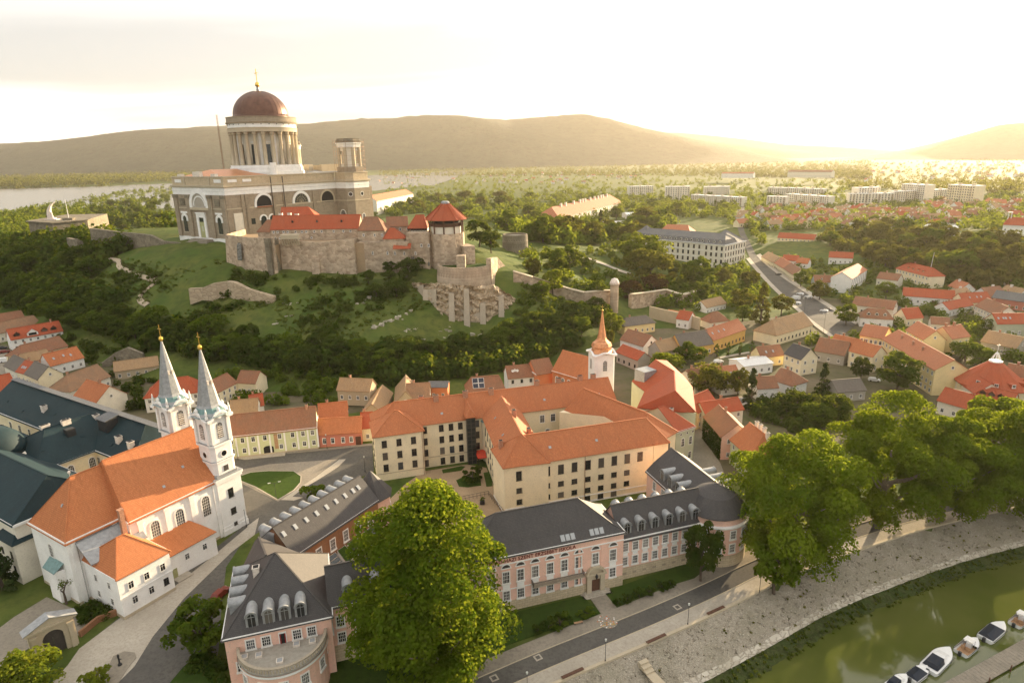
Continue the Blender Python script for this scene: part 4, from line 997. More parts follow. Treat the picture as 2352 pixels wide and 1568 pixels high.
c = MB(); c.box(0, 83, -1.0, 1.0, 0, .12); ob('roof_walk', (c, 'slate_grey'), q1.roof, (0, 9, q1.rz(20, 9) + .02))
for wg, xs in ((q1, (8, 20, 36, 52, 70, 79)), (q2, (4, 14))):
    for x in xs: c = MB(); c.box(-.5, .5, -.4, .4, 0, .15); o_ = ob('roof_hook_plate', (c, 'slate_blue'), wg.roof, (x, 2 + (x * 7 % 5), wg.rz(x, 2 + (x * 7 % 5)))); o_.rotation_euler = (.6, 0, 0)
# domed chapel of the palace at the picture's edge
dq = G(LB(-70, 1080), 16); c = MB(); c.lathe([(7.6, 10), (7.6, 15), (8.3, 15.2), (8.3, 15.8), (7.4, 16.0)], 24); ob('chapel_drum', (c, 'pale_wall'), pl, Vector((dq.x, dq.y, 0)) - pl.location)
c = MB(); c.lathe([(7.2, 15.9), (6.9, 18), (5.8, 20.3), (3.6, 22.2), (.2, 23)], 24); ob('chapel_dome', (mk(c, 'chapel_dome', 'slate_blue', True)), pl, Vector((dq.x, dq.y, 0)) - pl.location)

# ------------------------------------------------------------------ garden gateway at the lower left
gg = G(Z2(400, 1350), 0); gw = thing('garden_gateway', 'tall stone garden gateway with arched wooden doors and pediment', 'gateway', (gg.x, gg.y, 0), R(48))
c = MB(); c.box(-3.6, -1.7, -.6, .6, -.5, 5.2); c.box(1.7, 3.6, -.6, .6, -.5, 5.2); c.box(-3.6, 3.6, -.6, .6, 5.2, 6.2)
k = 12
for i in range(k):
    a, b = math.pi * i / k, math.pi * (i + 1) / k
    p0, p1 = (1.7 * math.cos(a), 3.5 + 1.7 * math.sin(a)), (1.7 * math.cos(b), 3.5 + 1.7 * math.sin(b))
    c.add([(p0[0], -.6, p0[1]), (p1[0], -.6, p1[1]), (p1[0], -.6, 5.2), (p0[0], -.6, 5.2), (p0[0], .6, p0[1]), (p1[0], .6, p1[1]), (p1[0], .6, 5.2), (p0[0], .6, 5.2)], [(0, 3, 2, 1), (4, 5, 6, 7), (0, 1, 5, 4)])
ob('stone_arch', (c, 'trim_stone'), gw)
for s_ in (-1, 1):
    c = MB(); c.box(s_ * 2.9 - .4, s_ * 2.9 + .4, -.9, -.6, -.5, 5.4); c.box(s_ * 2.9 - .55, s_ * 2.9 + .55, -1.0, -.6, 5.0, 5.5); ob('pilaster', (c, 'trim_stone'), gw)
c = MB(); c.box(-4.1, 4.1, -1.1, 1.0, 6.2, 6.6); c.add([(-4.1, -.9, 6.6), (4.1, -.9, 6.6), (0, -.9, 8.2), (-4.1, .9, 6.6), (4.1, .9, 6.6), (0, .9, 8.2)], [(0, 1, 2), (4, 3, 5)]); ob('pediment', (c, 'trim_stone'), gw)
c = MB(); c.slab([(-4.3, -1.2, 6.65), (0, -1.2, 8.35), (0, 1.2, 8.35), (-4.3, 1.2, 6.65), (4.3, -1.2, 6.65), (4.3, 1.2, 6.65)], [(0, 1, 2, 3), (1, 4, 5, 2)], .15); ob('pediment_roof', (c, 'lead'), gw)
for s_ in (-1, 1):
    c = MB(); c.box(min(0, s_ * 1.68) + .02, max(0, s_ * 1.68) - .02, -.1, .05, 0, 3.5); c.add([(s_ * 1.68 * math.cos(math.pi / 2 * i / 6), -.1, 3.5 + 1.68 * math.sin(math.pi / 2 * i / 6)) for i in range(7)] + [(0, -.1, 3.5)], [tuple(range(8)) if s_ < 0 else tuple(range(7, -1, -1))]); ob('door_leaf', (c, 'frame_dark'), gw)
# ------------------------------------------------------------------ basilica on the castle hill
BC = G(B1(640, 1480), ZB); FB = Frame((BC.x, BC.y), 57)
ba = thing('basilica', 'huge domed basilica of brown stone with white bands on the castle hill', 'basilica', (BC.x, BC.y, ZB), R(57))
WF = 54.0
def bp(nm, c, mt, par=None, sm=False): return ob(nm, mk(c, nm, mt, sm) if sm else (c, mt), par or ba)
main = [(0, 0), (86, 0), (86, WF), (0, WF)]
tow = [(86.1, .5), (86.1, -10), (90, -14), (104, -14), (108, -10), (108, .5)]
tow2 = [(x, WF - y) for x, y in tow][::-1]
def grow(poly, e):
    cx_ = sum(p[0] for p in poly) / len(poly); cy_ = sum(p[1] for p in poly) / len(poly); o = []
    for x, y in poly: o.append((x + (e if x > cx_ else -e), y + (e if y > cy_ else -e)))
    return o
c = MB(); c.prism(main, -3, 29.3); bp('wall', c, 'ashlar')
c = MB(); c.prism(tow, -3, 29.3); bp('tower_block', c, 'ashlar'); c = MB(); c.prism(tow2, -3, 29.3); bp('tower_block', c, 'ashlar')
c = MB(); c.prism([(86, 4), (125, 4), (125, WF - 4), (86, WF - 4)], -3, 29.2); bp('nave_block', c, 'ashlar')
for poly in (main, tow, tow2):
    c = MB(); c.prism(grow(poly, .3), -3, 3.4); bp('plinth', c, 'trim_white')
    c = MB(); c.prism(grow(poly, .18), 29.3, 31.4); c.prism(grow(poly, .3), 31.5, 33.6); bp('frieze', c, 'trim_white')
    c = MB(); c.prism(grow(poly, 1.1), 34.1, 35.0); c.prism(grow(poly, .7), 33.6, 34.1); bp('cornice', c, 'trim_stone')
    c = MB(); c.prism(grow(poly, -.2), 35.0, 39.6); bp('parapet', c, 'ashlar_light')
    c = MB(); c.prism(grow(poly, .15), 39.6, 40.1); bp('coping', c, 'trim_stone')
    c = MB(); c.prism(grow(poly, .25), 20.8, 21.5); bp('string_course', c, 'trim_stone')
# dentils under the cornice on the two visible sides (small blocks in one row)
dn = MB(); dn.box(-.3, .3, -.75, 0, 33.62, 34.05); dnm = mk(dn, 'dentil', 'trim_stone')
for i in range(40): ob('dentil', dnm, ba, (1 + i * 2.12, -.3, 0))
for i in range(26): ob('dentil', dnm, ba, (-.3, 1 + i * 2.1, 0), -math.pi / 2)
# parapet panels
for x in (6, 16): c = MB(); c.box(x - 3, x + 3, -.0, .3, 36.6, 38.2); bp('parapet_panel', c, 'trim_white')
for y in (6, 47): c = MB(); c.box(-.02, .3, y - 3.4, y + 3.4, 36.5, 38.4); bp('parapet_panel', c, 'trim_white')
for y in (14, 40): c = MB(); c.box(-.35, .2, y - .6, y + .6, 35, 40); bp('parapet_pier', c, 'trim_stone')
for y, w_ in ((27, 7), (10, 4), (45, 4)): c = MB(); c.box(.2, 2.6, y - w_ / 2, y + w_ / 2, 40.1, 41.6 if w_ < 6 else 43); bp('attic_block', c, 'chimney_white')
def arch_poly(cx_, z0, r, k=14): return [(cx_ + r * math.cos(math.pi * i / k), z0 + r * math.sin(math.pi * i / k)) for i in range(k + 1)]
def arch_ring(face, cx_, z0, r0, r1, mt, e, legs=0, nm='arch'):
    a = arch_poly(cx_, z0, r0); b = arch_poly(cx_, z0, r1); c = MB()
    if legs: a = [(cx_ + r0, z0 - legs)] + a + [(cx_ - r0, z0 - legs)]; b = [(cx_ + r1, z0 - legs)] + b + [(cx_ - r1, z0 - legs)]
    f3 = (lambda q, e_: (q[0], -e_, q[1])) if face == 's' else (lambda q, e_: (-e_, q[0], q[1]))
    n = len(a); c.add([f3(q, e) for q in a] + [f3(q, e) for q in b] + [f3(q, 0) for q in a] + [f3(q, 0) for q in b], [t for i in range(n - 1) for t in ((i, i + 1, n + i + 1, n + i), (n + i, n + i + 1, 3 * n + i + 1, 3 * n + i), (2 * n + i, 2 * n + i + 1, i + 1, i))]); bp(nm, c, mt)
def arch_fill(face, cx_, z0, r, mt, e, legs=0, nm='arch_window'):
    a = arch_poly(cx_, z0, r)
    if legs: a = [(cx_ + r, z0 - legs)] + a + [(cx_ - r, z0 - legs)]
    f3 = (lambda q: (q[0], -e, q[1])) if face == 's' else (lambda q: (-e, q[0], q[1]))
    c = MB(); c.add([f3(q) for q in a], [tuple(range(len(a)))]); return bp(nm, c, mt)
def lunette(face, cx_, z0, r, par=None):
    g = arch_fill(face, cx_, z0, r, 'glass_dark', .12); c = MB(); f3 = (lambda q: (q[0], -.2, q[1])) if face == 's' else (lambda q: (-.2, q[0], q[1]))
    for rr in (r * .33, r * .66, r * .97):
        a = arch_poly(cx_, z0, rr)
        for p, q in zip(a, a[1:]): c.beam(f3(p), f3(q), .1, .1)
    for i in range(1, 10): t = math.pi * i / 10; c.beam(f3((cx_, z0)), f3((cx_ + r * math.cos(t), z0 + r * math.sin(t))), .1, .1)
    bp('tracery', c, 'trim_stone', g)
# entrance front (west end)
for y in (2.2, 15.6, 38.4, 51.8):
    c = MB(); c.box(-.9, 0, y - 1.9, y + 1.9, 3.4, 27.2); bp('pilaster', c, 'ashlar'); c = MB(); c.box(-1.15, 0, y - 2.2, y + 2.2, 27.2, 29.3); bp('capital', c, 'rubble_dark')
arch_ring('f', 27, 23.0, 7.2, 9.6, 'trim_white', 1.0, 2.0); arch_fill('f', 27, 23, 7.2, 'grey_wall', .25, 2.0, 'arch_recess'); arch_ring('f', 27, 22.6, 5.4, 6.2, 'trim_white', .5); lunette('f', 27, 22.4, 5.4)
c = MB(); c.box(-1.2, 0, 17.4, 36.6, 20.2, 21.6); bp('arch_ledge', c, 'trim_stone')
c = MB(); c.box(-.7, 0, 22.2, 24.4, 3.4, 18.6); c.box(-.7, 0, 29.6, 31.8, 3.4, 18.6); c.box(-.7, 0, 24.4, 29.6, 15.6, 18.6); c.box(-1.1, 0, 21.9, 32.1, 18.0, 18.7); bp('door_surround', c, 'trim_white')
d_ = MB(); d_.box(-.3, 0, 24.4, 29.6, 3.0, 13.0); dd_ = bp('door', d_, 'green_door'); c = MB(); c.box(-.36, -.3, 24.8, 29.2, 12.9, 15.6); bp('transom', c, 'glass_dark', dd_); c = MB(); c.box(-.36, -.3, 26.2, 27.8, 7, 10.4); bp('door_panel', c, 'sage_wall', dd_)
for y in (8.8, 45.2):
    arch_ring('f', y, 14.2, 2.0, 3.6, 'trim_white', .4, 1.2, 'niche_head'); arch_fill('f', y, 14.2, 2.0, 'glass_dark', .12, 8.0)
    c = MB(); c.box(-.4, 0, y - 2.4, y + 2.4, 5.6, 6.2); bp('niche_sill', c, 'trim_stone'); c = MB(); c.box(-.2, 0, y - 3.6, y + 3.6, 17.8, 18.9); bp('niche_cornice', c, 'trim_white')
    c = MB(); c.box(-.3, 0, y - 2.5, y + 2.5, 22.6, 27); bp('relief_panel', c, 'rubble_dark')
for i in range(3): c = MB(); c.box(-4 - i * 1.2, -.2, 18 - i, 36 + i, -2, 2.6 - i * .9); bp('step', c, 'paving')
# south side
for x in (11.5, 13.5, 33, 41.8, 66): c = MB(); c.box(x - 1.4, x + 1.4, -.7, 0, 3.4, 29.3); bp('pilaster', c, 'ashlar')
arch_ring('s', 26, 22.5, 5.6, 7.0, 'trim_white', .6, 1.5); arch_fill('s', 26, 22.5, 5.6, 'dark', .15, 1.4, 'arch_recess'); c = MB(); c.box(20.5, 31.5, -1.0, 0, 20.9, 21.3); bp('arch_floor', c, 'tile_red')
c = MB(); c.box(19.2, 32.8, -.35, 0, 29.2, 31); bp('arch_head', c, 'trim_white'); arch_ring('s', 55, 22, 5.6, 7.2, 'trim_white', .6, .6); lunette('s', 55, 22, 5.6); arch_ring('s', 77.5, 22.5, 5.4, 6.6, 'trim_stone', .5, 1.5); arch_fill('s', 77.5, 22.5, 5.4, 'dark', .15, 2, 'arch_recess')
for x in (24.5, 31): arch_ring('s', x, 13.4, 2.1, 3.0, 'trim_white', .4, .6, 'niche_head'); arch_fill('s', x, 13.4, 2.1, 'glass_dark', .12, 7)
c = MB(); c.box(4, 10.5, -.25, 0, 3.4, 18.5); bp('wall_panel', c, 'pale_wall'); c = MB(); c.box(15.6, 18.4, -.14, 0, 11, 14.5); bp('window', c, 'glass_dark')
for x in (32.2, 41.2): c = MB(); c.box(x - .18, x + .18, -1.2, -.75, 10, 39); bp('downpipe', c, 'frame_dark')
# side doorway and round windows of the tower block
def on_face(p, q, t): return (p[0] + (q[0] - p[0]) * t, p[1] + (q[1] - p[1]) * t)
for (p, q, t, z, r) in ((tow[2], tow[3], .5, 24, 1.5), (tow[3], tow[4], .5, 24, 1.5), (tow[1], tow[2], .5, 24, 1.2)):
    m_ = on_face(p, q, t); a = math.atan2(q[1] - p[1], q[0] - p[0]); g, f = window_meshes(2.6, 2.6, 'o'); o_ = ob('round_window', g, ba, (m_[0], m_[1], z), a); ob('frame', f, o_)
for (p, q, t) in ((tow[1], tow[2], .5), (tow[2], tow[3], .3), (tow[0], tow[1], .4)):
    m_ = on_face(p, q, t); a = math.atan2(q[1] - p[1], q[0] - p[0]); g, f = window_meshes(1.6, 1.6, 'd'); o_ = ob('window', g, ba, (m_[0], m_[1], 31.4), a); ob('frame', f, o_)
m_ = on_face(tow[0], tow[1], .55); a = math.atan2(tow[1][1] - tow[0][1], tow[1][0] - tow[0][0]); g, f = window_meshes(4.6, 11, 'a'); o_ = ob('arched_doorway', g, ba, (m_[0], m_[1], 3.5), a); ob('frame', f, o_)
m_ = on_face(tow[2], tow[3], .5); g, f = window_meshes(2.6, 6.5, 'a'); o_ = ob('arched_window', g, ba, (m_[0], m_[1], 5), 0); ob('frame', f, o_)
# unfinished bell tower lanterns
for cy_ in (-4.5, WF + 4.5):
    c = MB(); c.lathe([(9.6, 40), (9.6, 43.6), (9.0, 43.7)], 8, (97, cy_), ph=R(22.5)); bp('lantern_base', c, 'ashlar'); c = MB()
    for i in range(8):
        a = R(22.5 + 45 * i); c = MB(); c.lathe([(1.25, 43.6), (1.25, 56.5)], 8, (97 + 7.2 * math.cos(a), cy_ + 7.2 * math.sin(a))); bp('lantern_pier', c, 'trim_stone')
    for i in range(8):
        a = R(45 * i); p = (97 + 6.4 * math.cos(a), cy_ + 6.4 * math.sin(a)); c = MB(); c.box(-2.2, 2.2, -.4, .4, 43.6, 45.6); c.box(-2.2, 2.2, -.4, .4, 54, 56.6)
        if i % 2: c.box(-2.2, 2.2, -.35, .35, 45.6, 54)
        ob('lantern_wall', (c, 'pale_wall'), ba, (p[0], p[1], 0), a + math.pi / 2)
    c = MB(); c.lathe([(8.5, 56.5), (8.8, 58.6), (9.4, 58.9), (9.4, 59.6)], 8, (97, cy_), ph=R(22.5)); bp('lantern_frieze', c, 'trim_white')
    c = MB(); c.lathe([(9.0, 59.6), (9.2, 61.0), (8.3, 61.6), (8.4, 62.3)], 8, (97, cy_), ph=R(22.5)); bp('lantern_top', c, 'rubble_dark')
# scaffold round the near lantern
c = MB()
for i in range(10):
    a = 2 * math.pi * i / 10; x, y = 97 + 10.6 * math.cos(a), -4.5 + 10.6 * math.sin(a); c.beam((x, y, 40), (x, y, 62), .12)
for z in range(42, 63, 3):
    for i in range(10):
        a, b = 2 * math.pi * i / 10, 2 * math.pi * (i + 1) / 10; c.beam((97 + 10.6 * math.cos(a), -4.5 + 10.6 * math.sin(a), z), (97 + 10.6 * math.cos(b), -4.5 + 10.6 * math.sin(b), z), .1)
sf_ = thing('scaffold', 'thin metal scaffolding around the unfinished basilica bell tower', 'scaffold', (BC.x, BC.y, ZB), R(57)); o_ = ob('scaffold_tubes', (c, 'rusty_metal'), sf_)
# roofs inside the parapets
c = MB(); c.slab([(3, 8, 40.2), (38, 8, 40.2), (38, WF - 8, 40.2), (3, WF - 8, 40.2), (10, WF / 2, 44.0), (36, WF / 2, 44.0)], [(0, 1, 5, 4), (2, 3, 4, 5), (3, 0, 4), (1, 2, 5)], .3); bp('roof', c, 'bright_copper')
c = MB(); c.slab([(74, 4, 40.2), (120, 4, 40.2), (120, WF - 4, 40.2), (74, WF - 4, 40.2), (78, WF / 2, 43), (116, WF / 2, 43)], [(0, 1, 5, 4), (2, 3, 4, 5), (3, 0, 4), (1, 2, 5)], .3); bp('roof', c, 'lead')
c = MB(); c.box(84, 108, 10, 12, 40, 45.5); c.box(84, 86, 12, 34, 40, 45); c.box(76, 80, 14, 19, 40, 45.6); bp('attic_wall', c, 'trim_stone')
# drum, colonnade and dome
DC = (52, 27)
_before = set(bpy.data.objects)
c = MB(); c.lathe([(26.5, 38), (26.5, 41.5), (25.6, 41.6), (25.6, 44.5), (25.0, 44.6), (25.0, 46)], 48, DC); bp('drum_base', c, 'trim_white')
c = MB(); c.lathe([(19.0, 46), (19.0, 70)], 48, DC); dr = bp('drum_wall', c, 'pale_wall', None, True)
col = MB(); col.lathe([(1.75, 46), (1.75, 46.6), (1.4, 46.8), (1.35, 52), (1.15, 66.6), (1.3, 66.8), (1.75, 68.6), (1.9, 69.2)], 12); colm = mk(col, 'column', 'trim_stone', True)
cap_ = MB(); cap_.lathe([(1.2, 66.6), (1.55, 67.2), (1.5, 68), (2.0, 68.9), (2.0, 69.25)], 8); capm = mk(cap_, 'capital', 'ashlar')
for i in range(24):
    a = 2 * math.pi * (i + .5) / 24; o_ = ob('column', colm, ba, (DC[0] + 22.4 * math.cos(a), DC[1] + 22.4 * math.sin(a), 0)); ob('capital', capm, o_)
for i in range(24):
    a = 2 * math.pi * i / 24; x, y = DC[0] + 19.1 * math.cos(a), DC[1] + 19.1 * math.sin(a)
    if i % 2 == 0: c = MB(); c.box(-1.5, 1.5, -.1, .1, 46.8, 60.5); ob('drum_window', (c, 'glass_dark'), ba, (x, y, 0), a + math.pi / 2); c = MB(); c.box(-1.9, 1.9, -.2, .05, 61.6, 62.4); ob('window_head', (c, 'trim_white'), ba, (x, y, 0), a + math.pi / 2)
    else: c = MB(); c.box(-.9, .9, -.35, .1, 46.2, 68.5); ob('drum_pilaster', (c, 'trim_white'), ba, (x, y, 0), a + math.pi / 2)
c = MB(); c.lathe([(24.0, 69.2), (24.0, 71.6), (24.3, 71.7), (24.3, 72.2)], 64, DC); bp('architrave', c, 'trim_stone')
c = MB(); c.lathe([(23.7, 72.2), (23.7, 75.0), (24.2, 75.1)], 64, DC); bp('frieze', c, 'trim_white')
c = MB(); c.lathe([(24.6, 75.0), (25.0, 76.0), (24.3, 76.2), (24.1, 79.2), (24.4, 79.3), (24.4, 79.7), (19.6, 79.8)], 64, DC); bp('cornice', c, 'ashlar')
for i in range(28):
    a = 2 * math.pi * i / 28; c = MB(); c.box(-.25, .25, -.15, .15, 74.0, 74.6); ob('frieze_vent', (c, 'dark'), ba, (DC[0] + 23.75 * math.cos(a), DC[1] + 23.75 * math.sin(a), 0), a + math.pi / 2)
prof = [(19.8, 79.6), (19.8, 80.6), (19.2, 80.8)] + [(19.1 * math.cos(t), 80.8 + 17.6 * math.sin(t)) for t in [math.pi / 2 * i / 18 for i in range(0, 18)]] + [(.9, 98.4)]
c = MB(); c.lathe(prof, 64, DC); dm = bp('dome', c, 'dome_copper_tmp' if 'dome_copper_tmp' in MATS else 'copper', None, True)
for i in range(32):
    a = 2 * math.pi * i / 32; c = MB()
    for j in range(16):
        t0, t1 = math.pi / 2 * j / 18, math.pi / 2 * (j + 1) / 18; c.beam((DC[0] + 19.15 * math.cos(t0) * math.cos(a), DC[1] + 19.15 * math.cos(t0) * math.sin(a), 80.8 + 17.65 * math.sin(t0)), (DC[0] + 19.15 * math.cos(t1) * math.cos(a), DC[1] + 19.15 * math.cos(t1) * math.sin(a), 80.8 + 17.65 * math.sin(t1)), .12, .1)
    bp('dome_seam', c, 'copper')
c = MB(); c.lathe([(1.3, 98), (1.3, 99.3), (.9, 99.5), (.9, 101)], 12, DC); bp('lantern', c, 'lead'); c = MB(); c.lathe([(.3, 100.8), (1.5, 101.8), (1.7, 102.8), (1.2, 104), (.3, 104.8)], 16, DC); bp('ball', c, 'gold', None, True)
c = MB(); c.box(DC[0] - .2, DC[0] + .2, DC[1] - .2, DC[1] + .2, 104.6, 113.4); c.box(DC[0] - .2, DC[0] + .2, DC[1] - 1.9, DC[1] + 1.9, 110.4, 110.8); bp('cross', c, 'gold')
for o_ in [o for o in bpy.data.objects if o not in _before and o.parent == ba]:   # real proportions of the drum: slimmer and lower
    o_.scale = (.9, .9, .885); o_.location = (DC[0] + (o_.location.x - DC[0]) * .9 if o_.location.length > .1 else DC[0] * .1, DC[1] + (o_.location.y - DC[1]) * .9 if o_.location.length > .1 else DC[1] * .1, 46 * .115)
c = MB(); c.lathe([(2.0, 40), (2.0, 47.5)], 12, (38.5, 3)); bp('stair_turret', c, 'trim_white')
# construction hoist mast beside the dome
c = MB()
for dx, dy in ((0, 0), (.7, 0), (0, .7), (.7, .7)): c.beam((33 + dx, 47 + dy, 40), (33 + dx, 47 + dy, 78), .09)
for i in range(19): c.beam((33, 47, 40 + 2 * i), (33.7, 47, 42 + 2 * i), .06); c.beam((33, 47.7, 42 + 2 * i), (33, 47, 40 + 2 * i), .06)
hm_ = thing('hoist_mast', 'slim lattice hoist mast standing left of the basilica dome', 'mast', (BC.x, BC.y, ZB), R(57)); ob('mast_lattice', (c, 'rusty_metal'), hm_)

# ------------------------------------------------------------------ castle
ca = thing('castle', 'medieval rubble stone castle with high curtain walls below the basilica', 'castle', (-100, 335, 31))
def cpt(nm, c, mt, sm=False): return ob(nm, mk(c, nm, mt, sm) if sm else (c, mt), ca, -ca.location)
def thick_wall(nm, base, top, z0, z1, th, mt, batter=1.2, crown=True, zs=None):
    """a battered wall along XY points"""
    n = len(base); c = MB(); V = []
    outer = base; inner = offs(base, -th); topo = offs(base, -batter)
    zt = zs or [z1] * n
    for i in range(n): V += [(outer[i].x, outer[i].y, z0), (topo[i].x, topo[i].y, zt[i]), (inner[i].x, inner[i].y, zt[i]), (inner[i].x, inner[i].y, z0)]
    F = []
    for i in range(n - 1):
        a, b = 4 * i, 4 * i + 4
        for k in range(3): F.append((a + k, b + k, b + k + 1, a + k + 1))
    F += [(0, 1, 2, 3), (4 * n - 1, 4 * n - 2, 4 * n - 3, 4 * n - 4)]
    c.add(V, F); o = cpt(nm, c, mt)
    return o
W0, W1, W2, W3 = AT(B2(58, 560), 352), AT(B2(400, 620), 326), AT(B2(460, 615), 333), AT(B2(990, 640), 330)
Wm = W2.lerp(W3, .5)
wl = [Vector((W0.x - 3, W0.y + 34, 0)), W0, W0.lerp(W1, .5), W1]
def zt(p, yv, Y): return AT(p, Y).z
tz0, tz1, tz2, tz3 = AT(B2(88, 302), 352).z, AT(B2(440, 330), 326).z, AT(B2(560, 360), 333).z, AT(B2(995, 345), 330).z
thick_wall('curtain_wall', wl, None, 20, 0, 3, 'rubble', 2.2, zs=[tz0 - .5, tz0, tz0 * .5 + tz1 * .5 - .6, tz1])
thick_wall('curtain_wall', [W1, Vector((W2.x, W2.y + 2, 0))], None, 20, 0, 3, 'rubble_dark', .6, zs=[tz1 + .3, tz1 - 1])
thick_wall('curtain_wall', [W2, Wm, W3, Vector((W3.x + 2, W3.y + 14, 0))], None, 18, 0, 3, 'rubble', 1.6, zs=[tz2 + 1.5, tz2, tz3 + .8, tz3])
for p_, wd, ht in ((B2(705, 640), 4, 9), (B2(895, 640), 3, 10)):
    q = AT(p_, 331); q.y = 328
    c = MB(); c.add([(-wd / 2, -2.2, -8), (wd / 2, -2.2, -8), (wd / 2, 4, -8), (-wd / 2, 4, -8), (-wd / 2, .6, ht), (wd / 2, .6, ht), (wd / 2, 4, ht + 1), (-wd / 2, 4, ht + 1)], [(3, 2, 1, 0), (4, 5, 6, 7), (0, 1, 5, 4), (1, 2, 6, 5), (2, 3, 7, 6), (3, 0, 4, 7)]); ob('buttress', (c, 'rubble'), ca, Vector((q.x, q.y + 3, 30)) - ca.location)
q = W0.lerp(W1, .33); g, f = window_meshes(4.4, 9.5, 'ad'); o_ = ob('archway', g, ca, Vector((q.x + .6, q.y - .4, 37.5)) - ca.location, math.atan2(W1.y - W0.y, W1.x - W0.x)); ob('arch_frame', f, o_)
o_.rotation_euler[0] = -.09
# machicolation
mq = AT(B2(515, 330), 331)
c = MB(); c.box(-4.6, 4.6, -1.6, 2, 0, 2.2); ob('machicolation', (c, 'trim_stone'), ca, mq - ca.location)
cb = MB(); cb.add([(-.25, 0, -3.4), (.25, 0, -3.4), (.25, 0, 0), (-.25, 0, 0), (-.25, -1.6, 0), (.25, -1.6, 0)], [(0, 1, 5, 4), (0, 4, 3), (1, 2, 5), (3, 4, 5, 2), (0, 3, 2, 1)]); cbm = mk(cb, 'corbel', 'trim_stone')
for i in range(8): ob('corbel', cbm, ca, mq + Vector((-4.2 + 1.2 * i, 0, 0)) - ca.location)
# terrace behind the walls
c = MB(); tp = ccw([Vector((W0.x + 1, W0.y + 34, 0)), W0 + Vector((1.5, 3, 0)), W1 + Vector((0, 3, 0)), W2 + Vector((0, 3, 0)), W3 + Vector((-1, 3, 0)), Vector((W3.x + 30, W3.y + 6, 0)), Vector((W3.x + 40, W3.y + 40, 0)), Vector((W0.x + 30, W0.y + 42, 0))])
c.prism([(p.x, p.y) for p in tp], 20, tz3 - 1.6); cpt('terrace', c, 'gravel')
# long palace range with red roof
pA, pB = AT(B2(372, 255), 352), AT(B2(995, 262), 350)
pz = (pA.z + pB.z) / 2
kr = Wing(ca, pA, pB, 12, pz, 6.6, 'rubble', 'tile_red', zg=tz3 - 2, ov=.4)
# narrow light-edged windows
nw = kr.L
for x in (1.2, 2.9, 5.4, 7.2, 10.5, 13.2, 15, 18.4, 21.5, 26.6, 30.6, 33.6):
    kr.win('f', [x * nw / 37], pz - 2.1, .7, 1.0, 'p')
for x in (1.8, 3.6, 8, 11.6, 17): kr.win('f', [x * nw / 37], pz - 5.2, .6, .7, 'p')
for x in (.24, .52, .80): kr.dormer(x * nw, .42, 1.0, 1.1, 'tile_red', 'brown_wood')
kr.chim([(.18 * nw, 7), (.26 * nw, 7.5), (.08 * nw, 7)], 2.0, 1.2, 2.2, 'chimney_white')
kz = Wing(ca, AT(B2(280, 262), 353), AT(B2(368, 258), 352), 9, pz - 1, 5.5, 'rubble', 'tile_brown', zg=tz3 - 2, hl=4)
kb = Wing(ca, AT(B2(440, 175), 372), AT(B2(690, 175), 372), 10, AT(B2(560, 175), 372).z, 5, 'rubble', 'tile_red', zg=tz3 - 2, hr=5)
# gate block with brown hip roof, red annex, porch range
g1 = Wing(ca, AT(B2(990, 268), 338), AT(B2(1175, 268), 336), 12, AT(B2(1080, 268), 337).z, 6, 'rubble', 'tile_brown', zg=30, hl=2, hr=5)
g2 = Wing(ca, AT(B2(1172, 325), 333), AT(B2(1312, 322), 333), 8, AT(B2(1240, 325), 333).z, 4.6, 'rubble', 'tile_red', zg=28, hl=3, hr=5)
g3 = Wing(ca, AT(B2(1196, 240), 348), AT(B2(1345, 238), 350), 10, AT(B2(1260, 240), 349).z, 4.4, 'rubble', 'tile_brown', zg=30)
g3.win('f', [3, 7, 11], g3.ze - 2.4, .9, 1.3, 'p'); g1.win('f', [3, 9, 13], g1.ze - 3.2, .7, 1.1, 'p')
g4 = Wing(ca, AT(B2(1345, 250), 344), AT(B2(1480, 252), 344), 9, AT(B2(1400, 250), 344).z, 6, 'pale_wall', 'tile_red', zg=30, hl=4, hr=2)
c = MB(); c.box(0, g4.L, -.12, -.02, g4.ze - 1.7, g4.ze - .4); g4.part('gallery_opening', c, 'dark')
for i in range(8): c = MB(); c.box(g4.L * i / 7 - .12, g4.L * i / 7 + .12, -.3, -.12, g4.ze - 2, g4.ze); g4.part('gallery_post', c, 'brown_wood')
g5 = Wing(ca, AT(B2(1330, 285), 336), AT(B2(1490, 300), 334), 14, AT(B2(1400, 292), 335).z, 1, 'rubble', 'tile_brown', zg=26, noroof=True)
g5.win('f', [2.2, 3.2], g5.ze - 14, .7, 2.2, 'ad').win('f', [8, 12], g5.ze - 7, .8, 1.4, 'p').win('f', [11.5], g5.ze - 17, 1.0, 2.2, 'ad')
g6 = Wing(ca, AT(B2(985, 345), 334), AT(B2(1340, 372), 330), 12, AT(B2(1150, 355), 332).z, 1, 'rubble', 'tile_red', zg=24, noroof=True, base=6)
c = MB(); c.slab([(0, -.6, 0), (9, -.6, 0), (9, 3, 2.2), (0, 3, 2.2)], [(0, 1, 2, 3)], .25); q = AT(B2(1240, 400), 329); ob('small_roof', (c, 'tile_red'), ca, q - ca.location)
g6.win('f', [8, 16, 20, 25, 31], g6.ze - 6.5, .7, 1.7, 'a')
